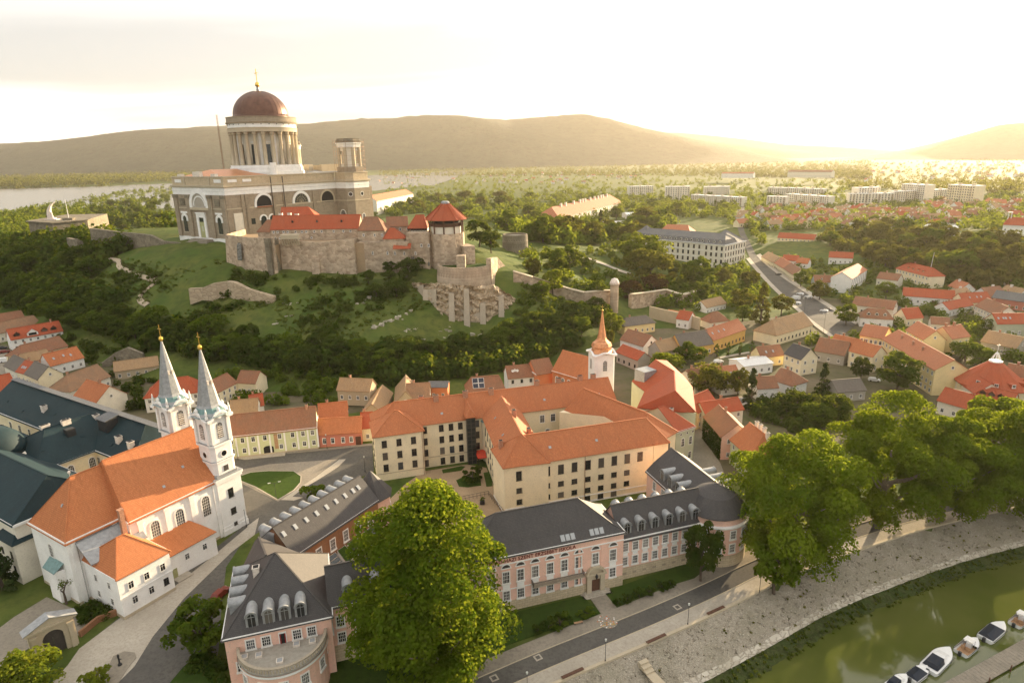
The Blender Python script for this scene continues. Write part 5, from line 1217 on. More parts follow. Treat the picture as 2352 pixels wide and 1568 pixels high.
# round keep tower with timber gallery and tent roof
kt = AT(B2(1622, 550), 336); kR = 9.9
def kp(nm, prof, mt, n_=12, sm=False): c = MB(); c.lathe(prof, n_, ph=R(15)); return ob(nm, mk(c, nm, mt, sm), ca, Vector((kt.x, kt.y + 6, 0)) - ca.location)
kz0 = AT(B2(1622, 550), 330).z; kz1 = AT(B2(1622, 305), 330).z; kz2 = AT(B2(1610, 205), 330).z; kz3 = AT(B2(1602, 78), 336).z
kp('keep_tower', [(kR + 1.0, 18), (kR, kz0), (kR - .4, kz1)], 'rubble', 10); kp('keep_storey', [(kR - 1.8, kz1), (kR - 1.8, kz1 + (kz2 - kz1) * .55)], 'pale_wall', 10); kp('keep_gallery', [(kR - 2.6, kz1 + (kz2 - kz1) * .55), (kR - 2.6, kz2)], 'dark', 10)
kp('gallery_rail', [(kR - 1.3, kz1 + (kz2 - kz1) * .5), (kR - 1.3, kz1 + (kz2 - kz1) * .74), (kR - 1.7, kz1 + (kz2 - kz1) * .74)], 'brown_wood', 10); kp('tent_roof', [(kR + 1.2, kz2 - .2), (kR + 1.2, kz2), (1.8, kz3 - .5)], 'tile_red', 10); kp('roof_cap', [(2.2, kz3 - .8), (2.2, kz3), (1.6, kz3 + .6)], 'lead', 10)
for i in range(10):
    a = R(15 + 36 * i); x, y = (kR - 1.0) * math.cos(a), (kR - 1.0) * math.sin(a); c = MB(); c.beam((x, y, kz1), (x, y, kz2), .7); ob('gallery_post', (c, 'brown_wood'), ca, Vector((kt.x, kt.y + 6, 0)) - ca.location)
    c = MB(); c.beam((x * 1.35, y * 1.35, kz2 - .1), (2 * math.cos(a), 2 * math.sin(a), kz3 - .4), .35, .25); ob('roof_hip', (c, 'tile_red'), ca, Vector((kt.x, kt.y + 6, 0)) - ca.location)
c = MB(); c.box(-2.2, 2.2, -1, 5, -14, 0); ob('keep_buttress', (c, 'rubble'), ca, AT(B2(1718, 450), 324) - ca.location); c = MB(); c.box(-3, 3, -2, 8, -14, 0); ob('keep_buttress', (c, 'rubble'), ca, AT(B2(1770, 380), 336) - ca.location, R(25))
# south bastion: curved parapet wall, rock and concrete pillars under it
bs = thing('bastion', 'round stone bastion on a rock propped by tall concrete pillars', 'bastion', (-14, 308, 10))
bc = AT(B2(1755, 620), 325); bz1 = AT(B2(1755, 560), 305).z; bz0 = AT(B2(1755, 670), 303).z
def bpt(nm, c, mt, sm=False): return ob(nm, mk(c, nm, mt, sm), bs, Vector((bc.x, bc.y, 0)) - bs.location)
c = MB(); c.lathe([(15.2, bz0 - 12), (14.8, bz0), (14.2, bz1 + .6), (13.3, bz1 + .6), (13.3, bz1 - .6)], 28, a0=math.pi * .95, a1=math.pi * 2.12, cap=False); bpt('parapet_wall', c, 'rubble')
c = MB(); c.lathe([(14.1, bz1 - 1.4), (0.2, bz1 - 1.2)], 28); bpt('platform', c, 'lawn')
# rock cliff under the parapet, pillars and concrete infill standing in front of it
_cx = [1360, 1390, 1450, 1560, 1700, 1760, 1860, 1950, 2000, 2080, 2150, 2190]
_ct = [640, 640, 645, 640, 655, 660, 665, 655, 685, 740, 790, 810]; _cb = [690, 730, 815, 885, 950, 1000, 1012, 985, 945, 905, 850, 830]
def cliffY(x): return 301.5 + ((x - 1760) / 400) ** 2 * 17
rg2 = np.random.default_rng(5); c = MB(); na, nz2 = 84, 22; V = []
for j in range(nz2):
    t = j / (nz2 - 1)
    for i in range(na):
        x = 1360 + 830 * i / (na - 1); yv = np.interp(x, _cx, _ct) * t + (np.interp(x, _cx, _cb) + 25) * (1 - t); p = AT(B2(x, yv), cliffY(x) - 5.5 * (1 - t) ** 1.3 + (.9 * math.sin(j * 1.9 + i * .21) + 1.1 * math.sin(i * .55 + j * .6) * math.sin(j * .9)) * (.2 + .8 * min(1, t * 2)) * .8)
        V.append((p.x + rg2.normal(0, .3), p.y + rg2.normal(0, .45) , p.z + rg2.normal(0, .25)))
c.add(V, [(j * na + i, j * na + i + 1, (j + 1) * na + i + 1, (j + 1) * na + i) for j in range(nz2 - 1) for i in range(na - 1)]); ob('rock_face', (c, 'rock'), bs, -bs.location)
for px, top, bot in ((1470, 690, 830), (1652, 715, 950), (1757, 690, 990), (1873, 785, 1005), (2003, 735, 945)):
    yy = cliffY(px); q = AT(B2(px, top), yy - 2.2); q2 = AT(B2(px + 2, bot), yy - 6.5); h = q.z - q2.z + 2
    c = MB(); c.add([(-1.5, q2.y - q.y - .6, -h), (1.5, q2.y - q.y - .6, -h), (1.5, 6, -h), (-1.5, 6, -h), (-1.25, 0, 0), (1.25, 0, 0), (1.25, 6, 0), (-1.25, 6, 0)], [(3, 2, 1, 0), (4, 5, 6, 7), (0, 1, 5, 4), (1, 2, 6, 5), (2, 3, 7, 6), (3, 0, 4, 7)]); ob('concrete_pillar', (c, 'concrete'), bs, q - bs.location)
for (x0, x1, tp_, bt) in ((1560, 1640, 775, 910), (1668, 1742, 830, 955), (1772, 1858, 800, 985), (1892, 1985, 850, 950), (1395, 1455, 665, 770), (1485, 1545, 690, 860), (2018, 2080, 845, 910)):
    q0 = AT(B2(x0, tp_), cliffY(x0) - 1.6); q1_ = AT(B2(x1, tp_), cliffY(x1) - 1.6); zb_ = AT(B2((x0 + x1) / 2, bt), cliffY(x0) - 5).z - 2; c = MB(); c.add([(q0.x, q0.y - 3.6, zb_), (q1_.x, q1_.y - 3.6, zb_), (q1_.x, q1_.y + 6, zb_), (q0.x, q0.y + 6, zb_), (q0.x, q0.y, q0.z), (q1_.x, q1_.y, q1_.z + .4), (q1_.x, q1_.y + 6, q1_.z), (q0.x, q0.y + 6, q0.z)], [(3, 2, 1, 0), (4, 5, 6, 7), (0, 1, 5, 4), (1, 2, 6, 5), (2, 3, 7, 6), (3, 0, 4, 7)]); ob('concrete_infill', (c, 'concrete'), bs, -bs.location)
# east spur wall and garden round tower
sp = [AT(B2(1945, 690), 318), AT(B2(1990, 660), 340), AT(B2(2075, 640), 352)]
thick_wall('spur_wall', [Vector((sp[0].x, sp[0].y, 0)), Vector((sp[1].x, sp[1].y, 0)), Vector((sp[2].x, sp[2].y, 0))], None, 14, 0, 3, 'rubble', .6, zs=[AT(B2(1960, 470), 318).z, AT(B2(2010, 460), 340).z, AT(B2(2080, 560), 352).z])
rt = thing('round_tower', 'low round stone tower with flat top east of the castle', 'tower', (0, 425, 20)); tq = AT(B4(242, 760), 425); tr_ = AT(B4(242, 565), 425).z
c = MB(); c.lathe([(9.0, tq.z - 6), (8.4, tr_ - 5), (8.7, tr_ - 4.8), (8.4, tr_ - 4.4), (8.2, tr_), (7.4, tr_), (7.4, tr_ - 1.5)], 32); ob('tower_wall', (c, 'rubble_dark'), rt, Vector((tq.x, tq.y, 0)) - rt.location); c = MB(); c.lathe([(7.6, tr_ - 1.6), (7.6, tr_ - 1.2)], 32); ob('platform', (c, 'pale_paving'), rt, Vector((tq.x, tq.y, 0)) - rt.location)
# western curtain wall with the monument bastion
wm = [(B2(-5, 0), 0)]
ww = thing('town_wall', 'long crumbling stone curtain wall running west from the basilica terrace', 'wall', (-250, 420, 30))
wp = [(B3(790, 520), 425, B3(790, 430)), (B3(1080, 680), 415, B3(1010, 465)), (B3(1330, 670), 408, B3(1250, 490)), (B3(1420, 600), 405, B3(1390, 545)), (B3(2010, 640), 392, B3(2000, 600))]
pts = [AT(p, Y) for p, Y, t in wp]; tz = [AT(t, Y).z for p, Y, t in wp]
def gwall(root, nm, pts, tz, zb, th, mt, batter=.8):
    n = len(pts); outer = [Vector((p.x, p.y, 0)) for p in pts]; inner = offs(outer, -th); topo = offs(outer, -batter); V = []
    for i in range(n): z0 = (zb[i] if isinstance(zb, list) else zb); V += [(outer[i].x, outer[i].y, z0), (topo[i].x, topo[i].y, tz[i]), (inner[i].x, inner[i].y, tz[i]), (inner[i].x, inner[i].y, z0)]
    F = []
    for i in range(n - 1):
        a, b = 4 * i, 4 * i + 4
        for k in range(3): F.append((a + k, b + k, b + k + 1, a + k + 1))
    F += [(0, 1, 2, 3), (4 * n - 1, 4 * n - 2, 4 * n - 3, 4 * n - 4)]
    c = MB(); c.add(V, F); return ob(nm, (c, mt), root, -root.location)
gwall(ww, 'wall_section', pts, tz, 22, 3, 'rubble_dark')
wp = [(B3(575, 545), 432, B3(575, 515)), (B3(640, 600), 428, B3(660, 525)), (B3(690, 650), 424, B3(745, 520)), (B3(745, 600), 430, B3(800, 540))]
gwall(ww, 'ruined_section', [AT(p, Y) for p, Y, t in wp], [AT(t, Y).z for p, Y, t in wp], 22, 3, 'rubble_dark')
mbs = thing('monument_bastion', 'square stone bastion carrying the pale monument above the river', 'bastion', (-370, 520, 30))
m0, m1_, m2 = AT(B3(270, 480), 520), AT(B3(480, 500), 500), AT(B3(790, 500), 520); mzt = AT(B3(270, 372), 520).z
c = MB(); c.prism([(p.x, p.y) for p in ccw([m0, m1_, m2, m2 + Vector((-20, 60, 0)), m0 + Vector((-10, 60, 0))])], 14, mzt); ob('bastion_wall', (c, 'rubble_dark'), mbs, -mbs.location)
c = MB(); c.prism([(p.x, p.y) for p in ccw([m0 + Vector((-1, -1, 0)), m1_ + Vector((0, -1.5, 0)), m2 + Vector((1, 0, 0)), m2 + Vector((-20, 60, 0)), m0 + Vector((-10, 60, 0))])], mzt, mzt + .8); ob('coping', (c, 'rubble_dark'), mbs, -mbs.location)
mo = AT(B3(455, 345), 525); mon = thing('monument', 'pale pink stone monument with a tall curved sweep on the west bastion', 'monument', (mo.x, mo.y, mzt + .8))
c = MB(); c.box(-9, 9, -4, 4, 0, 1.2); c.box(-5, 5, -3, 3, 1.2, 2.6); ob('base', (c, 'statue'), mon)
pts_ = [(-1.5, 0, 2.4), (-2.2, 0, 8), (-1.8, 0, 14), (0.5, 0, 19), (4.5, 0, 23), (8.5, 0, 25.5)]
c = MB(); k = len(pts_)
for p, hw, th in zip(pts_, (4.2, 3.6, 2.8, 2.0, 1.4, .8), (2.4, 2.2, 1.8, 1.5, 1.2, .6)): c.v += [(p[0] - hw * .8, -th, p[2]), (p[0] + hw * .8, -th, p[2] - hw * .2), (p[0] + hw * .8, th, p[2] - hw * .2), (p[0] - hw * .8, th, p[2])]
for i in range(k - 1):
    for j in range(4): a, b = 4 * i, 4 * i + 4; c.f.append((a + j, a + (j + 1) % 4, b + (j + 1) % 4, b + j)); c.m.append(0)
c.f.append((4 * k - 4, 4 * k - 3, 4 * k - 2, 4 * k - 1)); c.m.append(0); ob('curved_sweep', mk(c, 'curved_sweep', 'statue', False), mon); mon.scale = (.55, .55, .55)
c = MB(); c.cone_tube([(1.5, -1, 2.4), (1.6, -1, 6), (1.4, -1, 9.6)], [1.5, 1.3, .8], 8); c.lathe([(.4, 9.4), (.8, 10), (.75, 10.8), (.2, 11.4)], 8, (1.4, -1)); ob('figure', (c, 'statue'), mon)
fp = AT(B3(600, 335), 520); fl = thing('flag_pole', 'thin white pole on the west bastion beside the monument', 'pole', (fp.x, fp.y, mzt)); c = MB(); c.cone_tube([(0, 0, 0), (0, 0, 17)], [.3, .15], 8); ob('mast', (c, 'frame_white'), fl); c = MB(); c.box(-4, 4, -2, 2, 0, 2.5); ob('pedestal', (c, 'rubble_dark'), fl)
# steep bank walls: ruin on the slope, basilica retaining wall, lower rampart
ru = thing('ruined_wall', 'low ruined stone wall along the grassy slope under the castle', 'wall', (-150, 330, 25))
rp = [(B3(1655, 1030), 318, B3(1680, 960)), (B3(1760, 990), 318, B3(1760, 955)), (B3(1860, 1000), 317, B3(1880, 915)), (B3(1990, 985), 316, B3(1985, 895)), (B2(120, 740), 312, B2(100, 640)), (B2(220, 770), 310, B2(230, 690)), (B2(390, 780), 306, B2(390, 740))]
gwall(ru, 'wall_section', [AT(p, Y) for p, Y, t in rp], [AT(t, Y).z for p, Y, t in rp], [AT(p, Y).z - 4 for p, Y, t in rp], 3, 'rock', .6)
# ------------------------------------------------------------------ town houses
m_tile('tile_salmon', (.52, .20, .10), (.45, .165, .08), (.36, .17, .10), .4)
m_plain('pale_metal', (.62, .61, .58), .45, .2, .1)
H = []
def hs(label, A, B, depth, eh, rise, wall, roof, **k):
    k.setdefault('chim', [(.3, .55)])
    st = k.pop('st', 'w'); rows = k.pop('rows', None); ends = k.pop('ends', '')
    w_ = house(label, A, B, depth, eh, rise, wall, roof, **k)
    zg = k.get('zg', 0); rows = rows or ([1.1] if eh < 5.6 else ([1.0, eh - 2.3] if eh < 9 else [1.0, 3.8, eh - 2.4]))
    n_ = max(1, int(w_.L / 3.0)); w_.win('f', n_, [zg + r for r in rows], .85, 1.25, st)
    for e in ends: w_.win(e, max(1, int(w_.d / 4)), [zg + r for r in rows], .8, 1.2, st)
    if not k.get('hr') and 'r' not in ends and w_.d > 7: w_.win('r', [w_.d * .5], zg + eh + .4, .7, .9, st)
    return w_
# --- lane at the far left
d1 = hs('white house with red tiled roof and three dark dormers at the left edge', LA(190, 655), LA(1095, 495), 9, 6, 4.4, 'white_wall', 'tile_red', ends='l', chim=[(.85, .5)])
for x in (.13, .66, .84): d1.dormer(x * d1.L, .18, 2.6, 1.2, 'tile_red', 'brown_wood')
d1.dormer(.42 * d1.L, .02, 4.6, 1.5, 'tile_red', 'white_wall')
hs('low house with wide weathered brown roof behind the dormered white house', LA(-150, 575), LA(720, 375), 11, 5, 4.2, 'pale_wall', 'tile_old')
hs('brown roofed house topmost in the lane at the left edge', LA(-120, 380), LA(440, 285), 10, 5, 4, 'pale_wall', 'tile_brown')
hs('house with patchy brown hipped roof below the dormered white house', LA(350, 975), LA(1180, 760), 11, 4.5, 4.2, 'cream_wall', 'tile_brown', hl=4)
hs('house with pale tan roof slope left of the bright red roof', LA(250, 1090), LA(880, 955), 8, 4.4, 3, 'pale_wall', 'tile_tan', chim=[(.75, .5)])
hs('white house with bright orange red roof and roof windows in the lane', LA(880, 1110), LA(1460, 960), 9, 4.6, 4.4, 'white_wall', 'tile_orange', sky=[(.2, .45), (.5, .5), (.7, .4)])
hs('cream gabled house with olive grey roof along the lane', LA(430, 1245), LA(665, 1345), 9, 4.8, 4, 'cream_wall', 'tile_grey', rows=[1.3])
hs('narrow house with red roof and three roof windows along the lane', LA(285, 1205), LA(428, 1243), 8.5, 4.8, 3.6, 'cream_wall', 'tile_red', sky=[(.3, .4), (.5, .4), (.7, .4)])
hs('olive grey roofed house at the upper end of the lane row', LA(70, 1105), LA(282, 1203), 8.5, 4.8, 3.6, 'pale_wall', 'tile_grey')
hs('long house with mossy brown roof and white ridge line', LA(1215, 1560), LA(1920, 1290), 11, 4.5, 4.6, 'pale_wall', 'tile_old', hl=5)
hs('house with smooth orange roof and blank cream gable beside the dark palace', LB(1075, 245), LB(1400, 348), 11, 6, 4.6, 'pale_wall', 'tile_orange', chim=[(.6, .5)])
hs('low tan roofed outbuilding against the hill left of the church spires', Z1(1000, 560), Z1(1385, 505), 8, 4, 3, 'old_wall', 'tile_tan', chim=[])
hs('house with steep brick red roof at the left edge beside the palace', LB(-160, 210), LB(240, 110), 9, 6, 4.6, 'rose_wall', 'tile_red')
# --- behind the church towers
hs('white house with hipped rust red roof between the two church spires', Z1(1262, 790), Z1(1745, 735), 11, 6, 4.6, 'white_wall', 'tile_red', hl=5, hr=4, ends='l')
lh = hs('cream house with an L shaped pinkish roof at the foot of the hill', Z3(90, 302), Z3(280, 206), 8, 5.6, 3.4, 'cream_wall', 'tile_brown')
lw = Wing(lh.root, lh.W(lh.L - .05, .1), G(Z3(442, 214), 5.6), 8, 5.62, 3.4, 'cream_wall', 'tile_brown'); lw.win('f', 4, 1.1, .9, 1.6, 'w')
hs('low house with straw coloured roof behind the green baroque house', Z3(220, 505), Z3(458, 482), 9, 4.6, 4, 'pale_wall', 'tile_tan')
hs('small house with red roof end near the church spire behind green house', Z3(400, 420), Z3(515, 402), 7, 5, 3, 'white_wall', 'tile_red')
# green baroque house
gb_ = house('long two storey pale green baroque house with weathered red roof', Z3(205, 682), Z3(972, 598), 10, 7.4, 5, 'mint_wall', 'tile_brown', cornice=(.3, .4, 'trim_white'), plinth=(.5, 'trim_stone'), chim=[(.9, .45)])
for k_, x in enumerate((222, 320, 412, 513, 643, 757, 850, 935)):
    u = (x - 205) / 767 * gb_.L; gb_.win('f', [u], 4.9, .95, 1.5, 'p')
    if k_ != 3: gb_.win('f', [u + .15], 1.5, .95, 1.4, 'p')
    c = MB(); c.box(u + gb_.L * .055 - .25, u + gb_.L * .055 + .25, -.1, 0, .5, 6.9); gb_.part('pilaster', c, 'trim_white')
u = .43 * gb_.L; c = MB(); c.box(u - 1.5, u + 1.5, -.06, 0, 0, 2.2); k = 8
c.add([(u + 1.5 * math.cos(math.pi * i / k), -.06, 2.2 + .7 * math.sin(math.pi * i / k)) for i in range(k + 1)], [tuple(range(k + 1))]); gb_.part('gate', c, 'dark')
c = MB(); c.box(u + 1.9, u + 3.0, -.08, 0, 1.6, 6.6); gb_.part('banner', c, 'pale_wood')
rh_ = house('low rose pink house with orange roof next to the green house', Z3(987, 660), Z3(1366, 636), 8, 4.7, 3.4, 'rose_wall', 'tile_orange', chim=[])
rh_.win('f', [rh_.L * f for f in (.14, .33, .57, .76)], 1.3, .9, 1.7, 'p'); c = MB(); c.box(rh_.L * .86, rh_.L * .985, -.08, 0, 0, 3.0); rh_.part('door', c, 'brown_wood')
hs('orange roofed house set back behind the rose pink house', Z3(1000, 535), Z3(1250, 508), 8, 5, 4, 'pale_wall', 'tile_orange')
hs('narrow cream house with red roof beside the yellow school', Z3(1370, 607), Z3(1468, 598), 9, 4.8, 3.4, 'cream_wall', 'tile_red')
hs('old farm house with tan roof standing among trees on the hillside', Z3(1158, 270), Z3(1440, 282), 7, 4.6, 3.2, 'old_wall', 'tile_tan', zg=2)
hs('narrow tan roofed shed seen end on behind the school', Z3(1478, 300), Z3(1376, 472), 7, 3.6, 3, 'old_wall', 'tile_tan', chim=[])
hs('small house with a steep tan roof slope behind the yellow school', Z5(330, 470), Z5(318, 622), 8, 4, 4.4, 'old_wall', 'tile_tan', chim=[])
hs('house with dark weathered brown roof behind the school ridge', Z5(420, 588), Z5(620, 580), 9, 4.2, 4.6, 'old_wall', 'tile_old', zg=1)
hs('open shed with grey sheet roof and salmon wall behind the school', Z5(612, 472), Z5(778, 472), 5, 5, 1.2, 'orange_wall', 'slate_grey', zg=1, chim=[])
so = hs('house with four solar panels on its brown tiled roof', Z5(950, 527), Z5(1290, 502), 9, 4.6, 4.4, 'pale_wall', 'tile_brown', hl=2.2, hr=2.0, zg=1)
for i in range(2):
    for j in range(2):
        c = MB(); c.box(-1.05, 1.05, -1.0, 1.0, 0, .08, 0); c.box(-.95, .95, -.9, .9, .08, .1, 1); yy = so.d / 2 * (.38 + .34 * j); o_ = ob('solar_panel', (c, ['frame_white', 'solar']), so.roof, (so.L * .24 + i * 2.2, yy, so.rz(so.L * .3, yy) + .08)); o_.rotation_euler = (math.atan2(so.rise, so.d / 2), 0, 0)
wd = hs('white house with satellite dishes on its brown roof behind the school', Z5(1310, 395), Z5(1548, 374), 8, 6.6, 3.4, 'white_wall', 'tile_brown', st='d')
for i in range(3): c = MB(); c.lathe([(.05, .0), (.4, .12), (.55, .3)], 12, cap=False); o_ = ob('satellite_dish', (c, 'frame_white'), wd.roof, (wd.L * .2 + i * .9, 1.6 + (i % 2) * .6, wd.rz(3, 1.9) + .4)); o_.rotation_euler = (1.2, 0, 0)
# --- little church with copper spire
lc_ = thing('small_church', 'little white tower church with copper onion spire behind the school', 'church', (24, 206, 0))
nA, nB = G(Z6(130, 328), 9.5), G(Z6(452, 425), 9.5)
nw_ = Wing(lc_, nA, nB, 12, 9.5, 6.6, 'orange_wall', 'tile_orange', cornice=(.3, .5, 'trim_white')); nw_.win('f', [2.4, 5.4, 8.4], 4.4, 1.4, 3.2, 'a')
n2 = Wing(lc_, G(Z5(1560, 362), 8), G(Z5(1712, 338), 8), 10, 8, 4, 'orange_wall', 'tile_brown', cornice=(.25, .4, 'trim_white'))
tq = AT(Z6(555, 380), 208); tw = 7.2
def lp(nm, c, mt, sm=False): return ob(nm, mk(c, nm, mt, sm), lc_, Vector((tq.x, tq.y, 0)) - lc_.location, R(12))
zc1 = AT(Z6(555, 168), 208).z; zc2 = AT(Z6(555, 45), 210).z; zc3 = AT(B5(131, 250), 210).z; zc4 = AT(B5(131, 198), 210).z; hw = tw / 2
c = MB(); c.prism([(-hw + .6, -hw), (hw - .6, -hw), (hw, -hw + .6), (hw, hw - .6), (hw - .6, hw), (-hw + .6, hw), (-hw, hw - .6), (-hw, -hw + .6)], -1, zc1); lp('tower', c, 'church_white')
c = MB()
for (ax, ay, bx, by) in ((-hw, -hw, hw, -hw), (hw, -hw, hw, hw), (hw, hw, -hw, hw), (-hw, hw, -hw, -hw)):
    prev = None
    for i in range(9):
        t = i / 8; z = zc1 - .2 + .9 * math.sin(math.pi * t) ** 2; q = (ax * 1.08 + (bx - ax) * 1.08 * t, ay * 1.08 + (by - ay) * 1.08 * t, z)
        if prev: c.beam(prev, q, .7, .5)
        prev = q
lp('cornice', c, 'church_white')
for k_, a in enumerate((0, math.pi / 2, math.pi, -math.pi / 2)):
    px, py = ((0, -hw - .02), (hw + .02, 0), (0, hw + .02), (-hw - .02, 0))[k_]; q = Matrix.Rotation(R(12), 3, 'Z') @ Vector((px, py, 0)); put_window(lc_, Vector((tq.x + q.x, tq.y + q.y, zc1 - 5.6)), R(12) + a, 1.4, 3.6, 'a')
rr = hw
c = MB(); c.lathe([(rr * 1.12, zc1 + .2), (rr * .95, zc1 + .9), (rr * .9, zc1 + 1.6), (rr * .98, zc1 + 2.4), (rr * .85, zc1 + 3.5), (rr * .55, zc1 + 4.2), (rr * .5, zc2 - .6), (rr * .62, zc2 - .2), (rr * .5, zc2 + .1), (rr * .42, zc2 + .8), (rr * .22, zc2 + 5), (.12, zc3)], 8, ph=R(22.5)); lp('spire', c, 'bright_copper')
c = MB(); c.lathe([(.1, zc3 - .3), (.34, zc3), (.1, zc3 + .4)], 8); lp('ball', c, 'gold'); c = MB(); c.box(-.07, .07, -.07, .07, zc3, zc4); c.box(-.6, .6, -.07, .07, zc4 - .9, zc4 - .75); lp('cross', c, 'gold')
# --- quarter right of the little church
hs('long low house with plain red roof right of the copper spire', B5(255, 640), B5(450, 718), 7, 5, 2.6, 'grey_wall', 'tile_red', st='d', chim=[])
hs('white walled house with long brown roof behind the copper spire', B5(290, 528), B5(502, 592), 10, 4.6, 4, 'white_wall', 'tile_brown', st='d')
hs('grey gabled house with light tan roof right of the copper spire', B5(662, 642), B5(850, 602), 8, 4.8, 3.6, 'grey_wall', 'tile_tan')
hs('house with large dark grey roof and snow guards', B5(852, 612), B5(1140, 565), 10, 5, 5, 'ochre_wall', 'tile_grey')
oc = hs('ochre street house with pinkish and olive roof halves', B5(1142, 535), B5(1440, 432), 9, 6.2, 4, 'ochre_wall', 'tile_salmon', sky=[(.1, .5), (.28, .5), (.44, .5)], st='d', rows=[1.2])
hs('yellow walled courtyard house with grey hipped roof', B5(330, 408), B5(610, 372), 8, 5, 3, 'yellow_wall', 'tile_grey', hl=3, hr=3)
hs('brown roofed cottage with white gable below the rampart', B5(805, 335), B5(918, 352), 8, 5, 3.4, 'white_wall', 'tile_red')
hs('small pinkish roofed annex beside the white gabled cottage', B5(705, 300), B5(800, 318), 6, 3.6, 2, 'pale_wall', 'tile_salmon', chim=[])
hs('long tan roofed building with white arches below the park', B5(1080, 238), B5(1262, 195), 8, 4.2, 3, 'white_wall', 'tile_tan', chim=[])
hs('small house with pointed brown roof behind the ochre house', B5(1115, 372), B5(1285, 352), 8, 4, 4, 'pale_wall', 'tile_brown', hl=4, hr=4, chim=[])
hs('long cream house with sunlit tan hipped roof by the road', B5(1722, 490), B5(2058, 392), 12, 5.2, 5.2, 'cream_wall', 'tile_tan', hl=5, st='d', rows=[1.4])
hs('brown roofed house in front of the long cream house', B5(1582, 692), B5(1792, 668), 7, 4.6, 3.4, 'yellow_wall', 'tile_brown', sky=[(.3, .4), (.6, .4)])
hs('tall cream house with dark slate roof and white patches', B5(1800, 657), B5(1953, 713), 8.5, 7, 3.8, 'cream_wall', 'slate', ends='r')
hs('house with brown roof right of the slate roofed cream house', B7(430, 745), B7(702, 792), 11, 4.8, 4.4, 'grey_wall', 'tile_brown')
hs('house with pale sheet metal roof among the back gardens', B5(1425, 778), B5(1692, 745), 10, 4.2, 1.2, 'white_wall', 'pale_metal', chim=[(.4, .5)])
hs('white house with pinkish roof and balcony behind the willow', B5(1222, 902), B5(1400, 882), 9, 6.4, 3.6, 'white_wall', 'tile_salmon', sky=[(.6, .4)])
hs('brown roofed house left of the willow tree', B5(985, 935), B5(1185, 872), 10, 5, 3.8, 'pale_wall', 'tile_brown')
hs('white cottage with brown roof beside the dark garden trees', B5(1552, 978), B5(1740, 966), 7, 4.6, 3, 'white_wall', 'tile_brown')
hs('white cottage with hipped brown roof end in the gardens', B5(1690, 895), B5(1868, 952), 9, 4.6, 3.6, 'white_wall', 'tile_brown', hr=4)
hs('yellow house with red roof squeezed beside the mint corner house', Z6(1395, 692), Z6(1572, 612), 8, 6.4, 3.6, 'yellow_wall', 'tile_red')
iv = hs('house with ivy covered wall and brown roof on the narrow lane', Z6(1458, 728), Z6(1612, 905), 9, 7.6, 3.6, 'pink_wall', 'tile_brown', st='p', ends='r')
hs('long low brown roofed house behind the ivy covered house', Z6(1470, 712), Z6(1800, 662), 7, 6, 2.8, 'pale_wall', 'tile_red', chim=[(.55, .5)])
oh = hs('sage green house with orange roof and four white chimneys', Z6(1692, 928), Z6(1870, 1085), 11, 7.6, 4.6, 'sage_wall', 'tile_orange', chim=[], st='p', hr=4)
oh.chim([(oh.L * f, 6.0) for f in (.25, .42, .6, .75)], 1.0, .8, 1.8, 'chimney_white')
# --- quarter at the right
hs('cream house with bright orange roof and tall blank gable', B7(748, 748), B7(966, 806), 9, 7, 3.6, 'cream_wall', 'tile_orange', ends='r')
hs('orange roofed house stepping up behind the cream gabled house', B7(560, 690), B7(800, 745), 9, 6.4, 3.6, 'cream_wall', 'tile_orange')
yb = hs('long yellow building with faded salmon roof and blank end gable', B7(1052, 640), B7(1536, 927), 12, 10, 3.8, 'yellow_wall', 'tile_salmon', chim=[(.2, .3), (.42, .3), (.6, .3)], st='p')
yw = Wing(yb.root, G(B7(846, 606), 10), G(B7(1060, 640), 10), 12, 10.02, 3.6, 'yellow_wall', 'tile_salmon'); yw.win('f', 5, [3, 7], .9, 1.5, 'p')
yh = hs('yellow house with blank front gable and salmon roofs', B7(1270, 558), B7(1432, 648), 9, 7.6, 4, 'yellow_wall', 'tile_salmon', st='p', chim=[])
yh2 = Wing(yh.root, G(B7(1690, 640), 7.6), G(B7(1856, 615), 7.6), 10, 7.62, 4, 'yellow_wall', 'tile_salmon'); yh2.win('f', 3, [1.4, 4.6], .9, 1.3, 'w'); yh2.chim([(2, 5), (7, 5)], 1, .7, 1.4, 'chimney_brick')
hs('long low house with mottled tan roof right of the yellow gable', B7(1960, 660), B7(2280, 728), 10, 4.6, 4, 'grey_wall', 'tile_tan')
hs('pale green house with red roof and ornate windows at the right edge', B7(2108, 502), B7(2420, 498), 9, 6.8, 3.8, 'sage_wall', 'tile_red', sky=[(.1, .5), (.25, .5), (.32, .5), (.45, .5)], rows=[1.6], st='s')
wb = hs('long white barn like house with red roof and brown gate', B7(1240, 243), B7(1712, 277), 10, 5.6, 3.8, 'white_wall', 'tile_red', rows=[2.0], st='ad', chim=[])
c = MB(); c.box(wb.L * .58, wb.L * .67, -.1, 0, 0, 3.8); wb.part('gate', c, 'brown_wood')
hs('courtyard house with brown roof and long window band', B7(775, 325), B7(1150, 372), 10, 4.8, 3.6, 'pale_wall', 'tile_brown', st='d')
mn = hs('white house with brown hipped roof and three arched dormers', B7(848, 442), B7(1152, 462), 9, 5, 3.8, 'white_wall', 'tile_brown', hl=3.5, hr=3.5, chim=[])
for x in (.25, .5, .75): mn.dormer(x * mn.L, .25, 1.6, 1.1, 'tile_brown', 'white_wall')
hs('small house with pointed dark red roof in the middle of the right quarter', B7(1272, 455), B7(1425, 442), 8, 4.4, 4.2, 'cream_wall', 'tile_red')
hs('brown roofed outbuilding with hedge behind the yellow gable', B7(1500, 500), B7(1668, 512), 7, 4, 2.6, 'pale_wall', 'tile_brown', chim=[])
